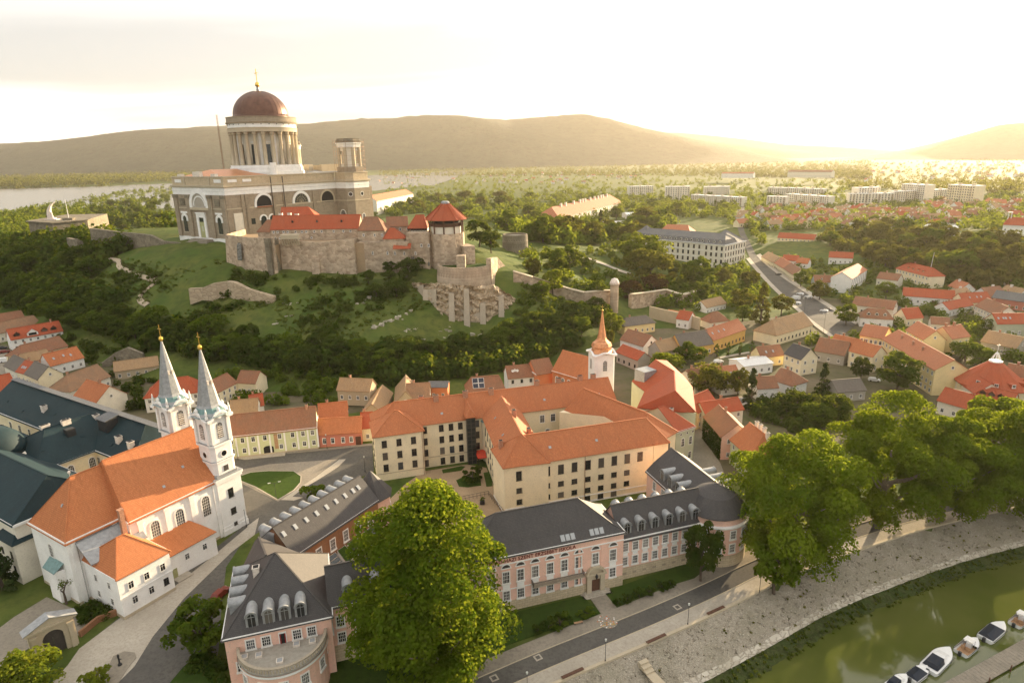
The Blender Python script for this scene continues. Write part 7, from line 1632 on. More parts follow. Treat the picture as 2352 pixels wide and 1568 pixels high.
drape('road', [(1700, 470), (1690, 520), (1712, 570), (1722, 592)], [(1712, 470), (1703, 520), (1726, 566), (1737, 587)], 'asphalt', .3)
drape('path', [(1290, 585), (1340, 588), (1390, 605), (1420, 618), (1452, 628)], [(1290, 589), (1340, 592), (1390, 610), (1420, 623), (1450, 633)], 'pale_paving', .3)
drape('path', [B6(1620, 690), B6(1700, 720), B6(1780, 760), B6(1860, 790)], [B6(1610, 705), B6(1690, 740), B6(1770, 780), B6(1860, 800)], 'pale_paving', .4)
# rock outcrops on the slope: each band is a group of real blocks
rg3 = random.Random(8)
oc_ = []
for k_, (p0, p1, w_) in enumerate([((850, 760), (955, 705), 1.2), ((900, 765), (960, 748), 1), ((965, 782), (1040, 752), 1.3), ((870, 800), (1050, 765), .8), ((1040, 780), (1110, 770), 1.5), ((625, 745), (680, 718), .9), ((820, 700), (870, 670), 1.3), ((700, 690), (640, 700), .8)]):
    c = MB(); g0, g1 = gterr(p0), gterr(p1); n_ = int((g1 - g0).length / 1.1)
    for i in range(n_):
        if rg3.random() < .25: continue
        t = i / n_; p = g0.lerp(g1, t) + Vector((rg3.uniform(-1, 1), rg3.uniform(-1.6, 1.6), 0)); z = hz(p.x, p.y); s_ = rg3.uniform(.5, 1.7) * w_; vs = [(p.x + x * s_ * rg3.uniform(.7, 1.3), p.y + y * s_ * rg3.uniform(.5, 1.0), z - .6 + zz * s_ * rg3.uniform(.4, .9)) for x, y, zz in cube + np.array([0, 0, .5])]
        c.add(vs, [tuple(f) for f in cf])
    ob('rock_outcrop', (c, 'white_rock'), kind='stuff')
# ------------------------------------------------------------------ vegetation
def leaf_quads(C, Nn, size, rg, elong=1.25):
    n_ = len(C); Nn = Nn / (np.linalg.norm(Nn, axis=1, keepdims=True) + 1e-9); t = np.cross(Nn, rg.normal(size=(n_, 3))); t /= (np.linalg.norm(t, axis=1, keepdims=True) + 1e-9); b = np.cross(Nn, t); s = size * rg.uniform(.65, 1.35, (n_, 1))
    V = np.stack([C - t * s * elong * .5, C + b * s * .5 - t * s * .1, C + t * s * elong * .5, C - b * s * .5 - t * s * .1], 1); return V.reshape(-1, 3)
def crown_points(rg, kind, n_clumps, per, H_, rx, z0):
    """leaf centres and normals of a crown: clumps spread through the crown's volume"""
    cs = []
    while len(cs) < n_clumps:
        d = rg.normal(size=3); d /= np.linalg.norm(d); r_ = rg.uniform(.35, 1.0) ** .55
        if kind == 'round': p = d * r_; p[2] = p[2] * .5 + .5; sx = 1.0 if p[2] < .55 else 1 - ((p[2] - .55) / .5) ** 2 * .35
        elif kind == 'dome': p = d * r_; p[2] = abs(p[2]) if rg.random() < .7 else p[2]; p[2] = p[2] * .62 + .36; sx = 1.05
        elif kind == 'cone': z = rg.random() ** 1.4; a = rg.uniform(0, 6.28); q = (1 - z) ** .85 * rg.uniform(.55, 1); p = np.array([q * math.cos(a), q * math.sin(a), z]); sx = 1
        elif kind == 'column': z = rg.random(); a = rg.uniform(0, 6.28); q = rg.uniform(.5, 1) * (math.sin(math.pi * min(1, z * .9 + .12)) ** .6); p = np.array([q * math.cos(a), q * math.sin(a), z]); sx = 1
        else: p = d * r_; p[2] = p[2] * .5 + .5; sx = 1
        cs.append((p[0] * rx * sx, p[1] * rx * sx, z0 + p[2] * (H_ - z0)))
    cs = np.array(cs); lob = 1 + .22 * np.sin(3 * np.arctan2(cs[:, 1], cs[:, 0]) + rg.uniform(0, 6)) * np.sin(cs[:, 2] / H_ * 7 + 1); cs[:, :2] *= lob[:, None]
    cr = rx * (.27 if kind in ('round', 'dome') else .24) * rg.uniform(.7, 1.35, n_clumps)
    idx = np.repeat(np.arange(n_clumps), per); d = rg.normal(size=(len(idx), 3)); d /= np.linalg.norm(d, axis=1, keepdims=True); d[:, 2] = np.where(d[:, 2] < -.35, -d[:, 2], d[:, 2])
    rad = rg.uniform(.55, 1.05, len(idx)) ** .6; C = cs[idx] + d * (cr[idx] * rad)[:, None] * np.array([1, 1, .8]); return C, d + rg.normal(0, .55, d.shape) + np.array([0, 0, .25]), rg.random(n_clumps)[idx] ** 1.6
TREE = {}
def settint(me, t):
    a = me.attributes.new('tint', 'FLOAT', 'FACE'); a.data.foreach_set('value', np.asarray(t, 'f')); return me
def tree_meshes(kind, mat, seed, n_clumps, per, H_, rx, z0, leaf, bark='bark'):
    key = (kind, mat, seed, n_clumps)
    if key in TREE: return TREE[key]
    rg = np.random.default_rng(seed); C, Nn, T_ = crown_points(rg, kind, n_clumps, per, H_, rx, z0); V = leaf_quads(C, Nn, leaf, rg); cm = settint(npmesh('crown', V, np.arange(len(V)).reshape(-1, 4), mat), T_)
    c = MB(); rt = H_ * .022 + .05; top = H_ * .62
    c.cone_tube([(0, 0, -.6), (0.03 * H_, 0, H_ * .2), (0, .02 * H_, top)], [rt * 1.3, rt, rt * .4], 7)
    r2 = random.Random(seed)
    for i in range(6):
        a = i * 1.05 + r2.random(); z = H_ * r2.uniform(.22, .45); l = rx * r2.uniform(.5, .8); c.cone_tube([(0, 0, z), (l * .5 * math.cos(a), l * .5 * math.sin(a), z + H_ * .12), (l * math.cos(a), l * math.sin(a), z + H_ * .26)], [rt * .5, rt * .35, rt * .12], 5)
    TREE[key] = (cm, mk(c, 'trunk', bark, True, False)); return TREE[key]
SPEC = {'round': ('round', 46, 90, 10, 4.6, 1.6, .5), 'dome': ('dome', 46, 90, 9, 5.4, 1.4, .5), 'cone': ('cone', 60, 60, 12, 3.2, .6, .42), 'column': ('column', 40, 70, 12, 1.9, .5, .4), 'bush': ('round', 16, 55, 3.2, 2.1, -.2, .34)}
def tree(kind, mat, pos, h, label, group=None, seed=None, wide=1.0, name='tree', cat='tree'):
    sp_ = SPEC[kind]; v = (seed if seed is not None else random.randint(0, 99)) % 4; cm, tm = tree_meshes(sp_[0], mat, 100 + v + len(kind) * 7, *sp_[1:])
    s = h / sp_[3]; t = thing(name, label, cat, pos, random.uniform(0, 6.28), group); t.scale = (s * wide, s * wide, s); ob('crown', cm, t); ob('trunk', tm, t); return t
def tpos(p, h, frac=.58):
    z = 5.0
    for _ in range(8):
        g = G(p, z + h * frac); z = .5 * z + .5 * hz(g.x, g.y)
    g = G(p, z + h * frac); return Vector((g.x, g.y, hz(g.x, g.y)))
# --- big plane trees on the promenade
def plane(label, pc, h, rx, seed, zc=.56, nc=120, per=380):
    rg = np.random.default_rng(seed); C, Nn, T_ = crown_points(rg, 'round', nc, per, h, rx * .86, h * .03); V = leaf_quads(C, Nn, .46, rg); cm = settint(npmesh('crown', V, np.arange(len(V)).reshape(-1, 4), 'leaf_plane'), T_)
    g = G(pc, h * zc); t = thing('plane_tree', label, 'tree', (g.x, g.y, 0), 0, 'plane trees along the promenade'); ob('crown', cm, t)
    c = MB(); r2 = random.Random(seed); c.cone_tube([(0, 0, -1), (.2, .1, 4), (0, .3, 10), (.3, 0, h * .6)], [1.1, .85, .65, .25], 10)
    for i in range(9):
        a = i * .75 + r2.random(); z = r2.uniform(4, h * .4); l = rx * r2.uniform(.5, .8); c.cone_tube([(0, 0, z), (l * .5 * math.cos(a), l * .5 * math.sin(a), z + h * .1), (l * math.cos(a), l * math.sin(a), z + h * .25)], [.4, .28, .1], 6)
    ob('trunk', mk(c, 'trunk', 'bark_pale', True, False), t); return t
plane('huge plane tree in the centre foreground hiding part of the pink school', (990, 1358), 36.5, 15.4, 1, .5, 92, 760)
plane('first big plane tree right of the pink school rotunda', (1838, 1135), 30, 15.5, 2, .55, 84, 640)
plane('tallest plane tree with sunlit top at the right', (2045, 1040), 32, 14.5, 3, .58, 80, 600)
plane('plane tree behind the tallest one towards the right edge', (2180, 1070), 27, 12, 4, .55, 70, 520)
plane('plane tree cut by the right edge of the picture', (2330, 1045), 27, 15, 5, .55, 76, 540)
plane('plane tree of the second row behind the tallest one', (2290, 985), 24, 11, 6, .6, 60, 420)
plane('plane tree of the row continuing past the right edge', (2470, 1030), 27, 14, 7, .55, 60, 420)
# --- single trees one can point to
ONE = [('round', 'leaf_mid', (458, 1432), 11, 'round green tree between the street and the pink pavilion', .95), ('dome', 'leaf_light', (50, 1552), 8, 'bright yellow green tree at the bottom left corner', 1.1), ('bush', 'leaf_light', (215, 1550), 4, 'small bright bush at the bottom edge beside the street', 1),
 ('cone', 'leaf_conifer', (-8, 1290), 12, 'dark fir at the left edge beside the church', 1), ('bush', 'leaf_mid', (722, 1128), 5.5, 'rounded bush behind the long brick wing', 1.1), ('round', 'leaf_dark', (1615, 1258), 14, 'dark clipped tree against the pink school wall', .62),
 ('bush', 'leaf_dark', (1086, 1086), 4.6, 'dark round tree in the yellow school court', 1), ('round', 'leaf_plane', (1785, 1290), 13, 'smaller tree at the foot of the first plane tree', .8),
 ('round', 'leaf_mid', (2068, 848), 15, 'dense round tree beside the long yellow building', 1.05), ('dome', 'leaf_olive', (1633, 868), 12, 'yellowish willow beside the white house', 1), ('cone', 'leaf_conifer', (1728, 888), 15, 'tall dark spruce in the back gardens', .8), ('round', 'leaf_olive', (1698, 872), 11, 'thin birch left of the spruce', .7),
 ('dome', 'leaf_light', (1532, 830), 9, 'bright rounded tree beside the mint corner house', 1.2), ('round', 'leaf_mid', (1600, 812), 9, 'dark tree left of the small lawn', 1), ('round', 'leaf_mid', (1575, 805), 9, 'tree between the grey roof and the bright rounded tree', 1),
 ('round', 'leaf_light', (1408, 740), 12, 'light green tree just right of the copper spire', .9), ('round', 'leaf_olive', (1398, 772), 9, 'yellowish tree hugging the copper spire', .7), ('round', 'leaf_mid', (1335, 745), 10, 'tree left of the copper spire at the hill foot', 1.1), ('round', 'leaf_mid', (1365, 722), 9, 'dark tree above the copper spire', 1),
 ('dome', 'leaf_dark', (1830, 922), 8, 'dark spreading tree, left one of the garden group', 1.2), ('dome', 'leaf_mid', (1878, 945), 8, 'spreading tree, middle one of the garden group', 1.2), ('dome', 'leaf_dark', (1915, 930), 9, 'dark spreading tree, right one of the garden group', 1.1), ('cone', 'leaf_conifer', (1893, 868), 13, 'black spruce behind the garden group', .9), ('round', 'leaf_dark', (1980, 842), 10, 'dark tree in front of the cream gabled house', .8),
 ('round', 'leaf_mid', (1946, 718), 12, 'tree beside the bend of the main road', 1), ('round', 'leaf_mid', (2038, 664), 11, 'round tree behind the brown courtyard house', 1.1), ('round', 'leaf_olive', (1884, 664), 12, 'tree beside the light blue house', 1), ('round', 'leaf_mid', (1842, 636), 12, 'tree at the road row end', .9), ('dome', 'leaf_mid', (2222, 802), 9, 'left one of two trees behind the round pavilion', 1.2), ('dome', 'leaf_mid', (2256, 815), 8, 'right one of two trees behind the round pavilion', 1.2), ('round', 'leaf_mid', (2271, 746), 8, 'small tree before the mottled tan roof', 1),
 ('cone', 'leaf_olive', (1752, 690), 22, 'tall brownish conifer beside the road', .9), ('round', 'leaf_olive', (1704, 684), 13, 'olive tree left of the tall conifer', 1), ('round', 'leaf_olive', (1797, 696), 12, 'golden tree right of the tall conifer', 1), ('round', 'leaf_mid', (1708, 716), 9, 'low round tree below the tall conifer', 1.1),
 ('dome', 'leaf_light', (1470, 570), 24, 'huge pale green park tree left of the seminary', 1.2), ('dome', 'leaf_olive', (1493, 604), 22, 'huge rounded park tree before the seminary front', 1.15), ('round', 'leaf_mid', (1272, 596), 16, 'park tree east of the round tower', 1), ('round', 'leaf_mid', (1308, 590), 16, 'park tree right of its neighbour by the round tower', 1), ('round', 'leaf_olive', (1225, 612), 11, 'thin tree beside the spur wall', .8), ('round', 'leaf_light', (1270, 642), 14, 'bright park tree on the slope', .9), ('round', 'leaf_mid', (1244, 662), 9, 'dark green tree low on the slope by the ramparts', 1), ('round', 'leaf_mid', (1337, 596), 10, 'small park tree at the path', .9), ('round', 'leaf_mid', (1372, 660), 9, 'small tree on the open lawn slope', 1),
 ('dome', 'leaf_purple', (1444, 662), 11, 'dark purple leaved tree on the park lawn, middle one', 1.1), ('dome', 'leaf_purple', (1502, 650), 12, 'dark purple leaved tree on the park lawn, right one', 1.1), ('dome', 'leaf_purple', (1406, 672), 6, 'dark purple leaved shrub tree on the park lawn, left one', 1), ('round', 'leaf_mid', (1602, 620), 20, 'broad tree below the seminary corner', 1.1), ('round', 'leaf_mid', (1610, 662), 11, 'round tree under the seminary garden', 1.1), ('round', 'leaf_dark', (1546, 616), 13, 'dark tree in front of the seminary wall', .8), ('round', 'leaf_olive', (1665, 632), 11, 'tree right of the seminary corner', 1), ('round', 'leaf_olive', (1722, 638), 12, 'tree between seminary and main road', 1.1),
 ('round', 'leaf_dark', (1100, 532), 17, 'large dark tree just right of the keep tower', .95), ('round', 'leaf_dark', (1128, 552), 14, 'large dark tree on the bastion garden', .9), ('round', 'leaf_mid', (920, 470), 15, 'light green tree between the basilica tower and the keep', 1.1), ('round', 'leaf_mid', (958, 476), 13, 'tree left of the keep roof', 1), ('round', 'leaf_mid', (985, 470), 13, 'tree directly behind the keep roof', 1), ('round', 'leaf_mid', (862, 492), 10, 'small tree at the foot of the basilica tower', .9),
 ('column', 'leaf_dark', (1532, 492), 22, 'dark poplar beyond the seminary, right one', 1.1), ('column', 'leaf_dark', (1512, 500), 20, 'dark poplar beyond the seminary, left one', 1.1), ('round', 'leaf_light', (1555, 478), 20, 'pale willow beside the two poplars', .9), ('cone', 'leaf_conifer', (1380, 498), 20, 'dark fir before the long orange roofed building', .9), ('round', 'leaf_dark', (1415, 488), 18, 'dark round tree at the end of the long orange roofed building', 1)]
for k_, (kind, mat, p, h, lab, wd_) in enumerate(ONE): tree(kind, mat, tpos(p, h), h, lab, None, k_, wd_)
for k_, x in enumerate((1180, 1285, 1395, 1500)):
    tree('column', 'leaf_mid', tpos(B5(x, 620 - k_ * 8), 6), 6, ('clipped tree on the small lawn, %s from the left' % ('first', 'second', 'third', 'last')[k_]), 'clipped trees on the small lawn', k_, 1.2)
# --- woods as single trees that share one description per wood
def inside(p, P):
    r_ = False; n_ = len(P)
    for i in range(n_):
        a, b = P[i], P[i - 1]
        if (a[1] > p[1]) != (b[1] > p[1]) and p[0] < (b[0] - a[0]) * (p[1] - a[1]) / (b[1] - a[1]) + a[0]: r_ = not r_
    return r_
def area_pts(P, n_, mind, rnd):
    xs = [p[0] for p in P]; ys_ = [p[1] for p in P]; res = []; tr = 0
    while len(res) < n_ and tr < n_ * 80:
        tr += 1; q = (rnd.uniform(min(xs), max(xs)), rnd.uniform(min(ys_), max(ys_)))
        if not inside(q, P): continue
        g = gterr(q, 5)
        if not 20 < g.y < 5700: continue
        if mind and any((g.x - a.x) ** 2 + (g.y - a.y) ** 2 < mind * mind for a in res): continue
        if not clear_of(g.x, g.y, 8): continue
        if any(abs(r_.x - g.x) < 8 and abs(r_.y - g.y) < 8 for r_ in ROADC): continue
        res.append(g)
    return res
AW = {'slope': [(0, 655), (70, 650), (200, 705), (330, 745), (480, 768), (620, 805), (800, 812), (1000, 812), (1130, 785), (1250, 750), (1350, 705), (1400, 725), (1340, 765), (1200, 805), (1000, 850), (800, 860), (600, 845), (480, 830), (300, 795), (150, 745), (0, 705)],
      'left': [(0, 570), (120, 560), (260, 605), (190, 650), (300, 700), (200, 705), (0, 690)], 'basilica': [(210, 480), (385, 455), (400, 545), (260, 530)], 'under': [(820, 600), (1000, 612), (960, 660), (880, 690), (810, 670)],
      'park': [(880, 478), (1000, 455), (1240, 455), (1245, 505), (1300, 545), (1440, 530), (1450, 490), (1560, 510), (1460, 560), (1240, 565), (1080, 505)], 'tamas': [(1880, 548), (2000, 515), (2150, 548), (2352, 570), (2352, 650), (2150, 650), (2020, 612), (1900, 575)]}
rw = random.Random(21)
for key, n_, mind, mats, hh, lab, grp in (('slope', 84, 6, ('leaf_dark', 'leaf_dark', 'leaf_mid'), (7, 11), 'at the foot of the castle slope', 'trees at the foot of the castle slope'), ('left', 26, 8, ('leaf_dark', 'leaf_mid'), (8, 12), 'on the west castle slope', 'trees on the west slope'),
    ('basilica', 22, 6, ('leaf_dark', 'leaf_mid', 'leaf_dark'), (13, 18), 'in the grove left of the basilica', 'trees left of the basilica'), ('under', 12, 5, ('leaf_dark',), (6, 9), 'under the castle walls', 'trees under the castle walls'), ('park', 42, 9, ('leaf_mid', 'leaf_olive', 'leaf_mid'), (15, 22), 'in the park belt behind the castle', 'trees behind the castle'), ('tamas', 40, 8, ('leaf_olive', 'leaf_mid', 'leaf_olive'), (10, 16), 'on the chapel hill', 'trees on the chapel hill')):
    for g in area_pts(AW[key], n_, mind, rw):
        kd = 'round' if rw.random() < .6 else 'dome'; mt_ = rw.choice(mats); h_ = rw.uniform(*hh); t_ = tree(kd, mt_, g, h_, lab, grp, rw.randint(0, 3), rw.uniform(.95, 1.25)); RANK.append((t_, '%s %s %s tree' % ('tall' if h_ > sum(hh) / 2 else 'lower', {'leaf_dark': 'dark green', 'leaf_mid': 'fresh green', 'leaf_olive': 'olive green'}[mt_], {'round': 'rounded', 'dome': 'spreading'}[kd]), lab))
# --- masses nobody could count
def mass(name, pts, hs_, per, leaf, mat, seed, squash=1.0):
    rg = np.random.default_rng(seed); Cs = []; Ns = []; T_ = []; S_ = []
    for g, h in zip(pts, hs_):
        n_ = per; d = rg.normal(size=(n_, 3)); d /= np.linalg.norm(d, axis=1, keepdims=True); d[:, 2] = np.abs(d[:, 2]) * (rg.random(n_) < .8) + d[:, 2] * 0.001; r_ = rg.uniform(.6, 1.05, (n_, 1)); lo = 1 + .25 * np.sin(d[:, :1] * 5 + rg.uniform(0, 6)) * np.cos(d[:, 1:2] * 4)
        Cs.append(np.array(g) + d * r_ * lo * np.array([h * .55, h * .55, h * .8 * squash]) + np.array([0, 0, h * .18])); Ns.append(d + rg.normal(0, .5, d.shape)); T_.append(np.full(n_, rg.random() ** 1.5)); S_.append(np.full((n_, 1), max(leaf, h * .19)))
    C = np.concatenate(Cs); V = leaf_quads(C, np.concatenate(Ns), np.concatenate(S_), rg); return ob(name, settint(npmesh(name, V, np.arange(len(V)).reshape(-1, 4), mat), np.concatenate(T_)), kind='stuff')
def patchy(g, f): return math.sin(g.x * .075 + 1.7 * math.sin(g.y * .05)) + math.sin(g.y * .11 + 1.3 * math.sin(g.x * .06)) > f
def mass_area(name, P, n_, hr, per, leaf, mat, seed, squash=1.0, mind=0, patch=None):
    rnd = random.Random(seed); pts = area_pts(P, n_, mind, rnd)
    if patch is not None: pts = [g for g in pts if patchy(g, patch)]
    return mass(name, [tuple(p) for p in pts], [rnd.uniform(*hr) for _ in pts], per, leaf, mat, seed, squash)
mass_area('hillside_wood', AW['slope'], 330, (4, 8), 150, .55, 'leaf_dark', 31); mass_area('hillside_wood_light', AW['slope'], 110, (4, 7), 150, .55, 'leaf_mid', 32); mass_area('west_slope_wood', AW['left'], 160, (5, 10), 150, .6, 'leaf_dark', 33); mass_area('chapel_hill_wood', AW['tamas'], 330, (5, 10), 130, .7, 'leaf_olive', 34)
SL_ = [(150, 570), (330, 590), (520, 600), (525, 630), (830, 655), (1000, 660), (960, 700), (1050, 760), (1000, 800), (700, 800), (480, 760), (330, 740), (200, 690)]
mass_area('hillside_shrubs', SL_, 700, (1.6, 5.0), 80, .42, 'leaf_dark', 35, .7, patch=.85); mass_area('hillside_scrub', SL_, 1500, (.6, 2.4), 30, .35, 'grass_blade', 36, .5, patch=-.1)
mass_area('foot_wood', [(860, 868), (1150, 822), (1290, 775), (1335, 790), (1200, 845), (1000, 878), (880, 884)], 150, (4, 8), 140, .55, 'leaf_dark', 65); mass_area('bastion_wood', [(60, 548), (150, 545), (200, 520), (300, 570), (260, 600), (120, 605), (40, 585)], 110, (6, 13), 140, .6, 'leaf_dark', 66); mass_area('tower_grove', [(862, 470), (980, 445), (1010, 480), (900, 500)], 60, (9, 15), 150, .9, 'leaf_mid', 69); mass_area('grove', AW['basilica'], 90, (10, 17), 170, .9, 'leaf_dark', 67); mass_area('west_meadow_trees', [(0, 540), (60, 500), (200, 480), (280, 460), (200, 530), (60, 560), (0, 580)], 110, (8, 14), 120, .9, 'leaf_mid', 68)
mass_area('wall_shrubs', [(525, 622), (650, 645), (830, 648), (830, 662), (650, 665), (525, 640)], 60, (1.5, 4.5), 90, .45, 'leaf_dark', 37); mass_area('east_slope_scrub', [(1200, 640), (1290, 690), (1330, 740), (1230, 760), (1180, 740)], 220, (1, 3), 60, .45, 'leaf_mid', 38); mass_area('garden_scrub', [B5(1580, 1030), B5(2300, 1000), B5(2350, 1250), B5(2000, 1411), B5(1500, 1260)], 120, (2, 5), 110, .5, 'leaf_dark', 39)
mass_area('town_greenery', [B7(0, 0), B7(1200, -60), B7(2350, 80), B7(2350, 900), B7(1500, 560), B7(600, 900), B7(200, 500)], 420, (1.8, 6), 100, .5, 'leaf_mid', 40); mass_area('back_garden_greenery', [(480, 880), (620, 830), (760, 850), (900, 880), (880, 920), (750, 930), (500, 930)], 90, (2, 5), 120, .5, 'leaf_mid', 41); mass_area('lane_greenery', [(100, 760), (330, 810), (360, 880), (320, 960), (250, 870), (150, 800)], 60, (2, 5), 120, .5, 'leaf_dark', 42)
mass_area('seminary_wood', [(1440, 488), (1560, 470), (1700, 480), (1760, 560), (1710, 580), (1690, 500), (1560, 500), (1450, 510)], 120, (6, 12), 100, 1.0, 'leaf_mid', 63, mind=5); mass_area('barracks_wood', [(1230, 470), (1300, 440), (1440, 455), (1700, 455), (1700, 480), (1440, 480), (1330, 540), (1250, 560)], 220, (8, 16), 90, 1.1, 'leaf_mid', 64, mind=5); mass_area('road_side_trees', [(1480, 640), (1600, 640), (1700, 600), (1900, 600), (1780, 640), (1740, 700), (1600, 715), (1480, 700)], 150, (3, 8), 120, .8, 'leaf_mid', 61, mind=4); mass_area('park_shrubs', [(1200, 580), (1440, 560), (1500, 600), (1460, 680), (1300, 700), (1220, 660)], 120, (2, 7), 110, .7, 'leaf_mid', 62, mind=4); mass_area('estate_trees', [B6(-500, 400), B6(2350, 380), B6(2350, 700), B6(1500, 700), B6(900, 690), B6(-300, 720)], 1000, (4.5, 10.5), 70, 1.1, 'leaf_mid', 43, mind=5); mass_area('park_belt', AW['park'], 330, (8, 16), 110, 1.0, 'leaf_mid', 44)
mass_area('edge_wood', [(2360, 700), (2700, 680), (3000, 760), (3000, 1000), (2560, 1060), (2400, 960)], 260, (4, 10), 90, .8, 'leaf_mid', 71); mass_area('edge_hill_wood', [(2360, 420), (3000, 420), (3000, 680), (2360, 690)], 320, (6, 12), 70, 1.2, 'leaf_olive', 72)
mass_area('plain_trees', [(880, 440), (870, 405), (1500, 400), (2000, 420), (1900, 460), (1600, 480), (1240, 460)], 950, (6, 12), 50, 1.9, 'leaf_mid', 45)
mass_area('far_plain_wood', [(870, 372), (1500, 368), (2000, 362), (2000, 412), (1500, 404), (870, 406)], 2200, (10, 22), 26, 3.8, 'leaf_far', 46); mass_area('hillside_far_trees', [(1900, 400), (2000, 375), (2352, 350), (2352, 450), (2150, 440), (1950, 440)], 600, (8, 15), 40, 2.0, 'leaf_olive', 47)
mass_area('river_island_wood', [(-40, 388), (400, 378), (500, 392), (500, 420), (380, 418), (200, 428), (-40, 434)], 1100, (26, 42), 34, 5.0, 'leaf_far', 48); mass_area('near_shore_wood', [(-40, 500), (100, 475), (300, 440), (395, 425), (400, 460), (250, 480), (100, 520), (-40, 560)], 520, (9, 16), 70, 1.6, 'leaf_mid', 49)
# ground ivy on the lane house
rg = np.random.default_rng(4); n_ = 2600; uu, zz = rg.uniform(0, iv.L, n_), rg.uniform(0, 7.2, n_); C = np.array([tuple(iv.W(a, -.1 - rg.uniform(0, .25), b)) for a, b in zip(uu, zz)]); nn = np.tile(np.array([math.sin(iv.ang), -math.cos(iv.ang), .2]), (n_, 1)) + rg.normal(0, .4, (n_, 3)); V = leaf_quads(C, nn, .42, rg)
ob('ivy', npmesh('ivy', V - np.array(iv.root.location), np.arange(n_ * 4).reshape(-1, 4), 'leaf_dark'), iv.root, kind='stuff')
# clipped hedges before the pink school
for k_, (x, y, r_, h_) in enumerate([(548, 1215, 1.0, 1.5), (620, 1190, 1.2, 1.6), (700, 1160, 1.6, 1.7), (770, 1140, .8, 1.0), (890, 1090, 1.8, 1.2), (1105, 1018, .9, 1.2), (1175, 990, 1.2, 1.3), (1260, 965, 1.5, 1.3), (1330, 940, 1.2, 1.3), (1420, 905, 1.5, 1.2), (1480, 885, 1.2, 1.1)]):
    g = G(Z7(x, y), 0); tree('bush', 'leaf_dark' if k_ not in (2, 4) else 'leaf_mid', (g.x, g.y, .1), h_ * 1.3, 'clipped round shrub in the lawn before the pink school, %s from the left' % ('first second third fourth fifth sixth seventh eighth ninth tenth last'.split()[k_]), 'clipped shrubs before the pink school', k_, r_, 'shrub', 'shrub')
# hedge by the sacristy and dark shrubs under the pavilion
mass_area('churchyard_shrubs', [Z2(540, 1060), Z2(720, 990), Z2(830, 1020), Z2(760, 1090), Z2(580, 1160)], 26, (1.2, 2.4), 120, .3, 'leaf_dark', 51); mass_area('pavilion_shrubs', [Z4(-80, 1300), Z4(120, 1350), Z4(180, 1568), Z4(-150, 1568)], 16, (1, 2.4), 120, .3, 'leaf_dark', 52)
rnd_ = random.Random(53); rb = polyline(bs_, 1.0); o_a, o_b = offs(rb, 8.3), offs(rb, 12.2); rp_ = []
for i in range(1300):
    k_ = rnd_.randrange(len(rb)); t_ = .1 + .85 * rnd_.random(); p = o_a[k_].lerp(o_b[k_], t_); rp_.append((p.x, p.y, -3.9 - 1.3 * t_))
mass('bank_reeds', rp_, [rnd_.uniform(.3, .85) for _ in rp_], 26, .2, 'grass_blade', 53, .9)
rp_ = []
for i in range(230):
    k_ = rnd_.randrange(len(rb)); t_ = rnd_.random() ** .6; p = offs(rb[max(0, k_ - 1):k_ + 2], 8 * t_)[0]; rp_.append((p.x, p.y, -3.85 * t_))
mass('revetment_weeds', rp_, [rnd_.uniform(.2, .7) for _ in rp_], 22, .2, 'leaf_olive', 54, .7)

# every copy gets its own description: look first, then its place from the left among those that look like it
def ordinal(i): return ['first', 'second', 'third', 'fourth', 'fifth', 'sixth', 'seventh', 'eighth', 'ninth', 'tenth', 'eleventh', 'twelfth'][i] if i < 12 else '%dth' % (i + 1)
_cl = {}
for o_, look, place in RANK: _cl.setdefault((look, place), []).append(o_)
for (look, place), os_ in _cl.items():
    os_.sort(key=lambda o: o.location.x / max(o.location.y, 1))
    for i, o_ in enumerate(os_): o_['label'] = '%s %s' % (look, place) if len(os_) == 1 else '%s %s, %s such from left' % (look, place, ordinal(i))
# ------------------------------------------------------------------ ramparts below the park
def rampart(label, pts, ht, mt='rubble'):
    g = [gterr(p) for p in pts]; r_ = thing('rampart_wall', label, 'wall', tuple(g[0])); gwall(r_, 'wall_section', g, [p.z + h for p, h in zip(g, ht)], [p.z - 5 for p in g], 2.5, mt, .5)
    c = MB(); gz = [Vector((p.x, p.y, p.z + h)) for p, h in zip(g, ht)]
    for a, b in zip(gz, gz[1:]): c.beam(a + Vector((0, 1.3, .2)), b + Vector((0, 1.3, .2)), 2.9, .4)
    ob('coping', (c, 'trim_stone'), r_, -Vector(r_.location)); return g
rampart('low rampart wall curving below the park slope', [B4(225, 960), B4(390, 1010), B4(590, 1080), B4(700, 1120), B4(820, 1150), B4(960, 1150), B4(1060, 1160)], [5, 5, 6, 6, 6, 7, 8])
rampart('old stone rampart between the park and the brown roofed cottages', [B4(1215, 1190), B4(1350, 1170), B4(1500, 1130), B4(1640, 1160), B4(1740, 1125)], [8, 8, 7, 6, 6])
g = gterr(B4(1064, 1200)); tt = thing('watch_turret', 'slim round turret with white cap above the copper spire', 'turret', tuple(g)); c = MB(); c.lathe([(2.4, -4), (2.2, 14)], 14); ob('turret_wall', (c, 'rubble'), tt); c = MB(); c.lathe([(2.6, 14), (2.5, 15.2), (1.6, 17), (.2, 17.6)], 14); ob('cap', mk(c, 'cap', 'statue', True), tt)
bwg = [gterr(B5(552, 330)), gterr(B5(700, 365)), gterr(B5(880, 400)), gterr(B5(1010, 440))]; bwl = thing('boundary_wall', 'long bare boundary wall behind the courtyard house', 'wall', tuple(bwg[0])); gwall(bwl, 'wall_section', bwg, [p.z + 6.5 for p in bwg], [p.z - 2 for p in bwg], .8, 'old_wall', .1)
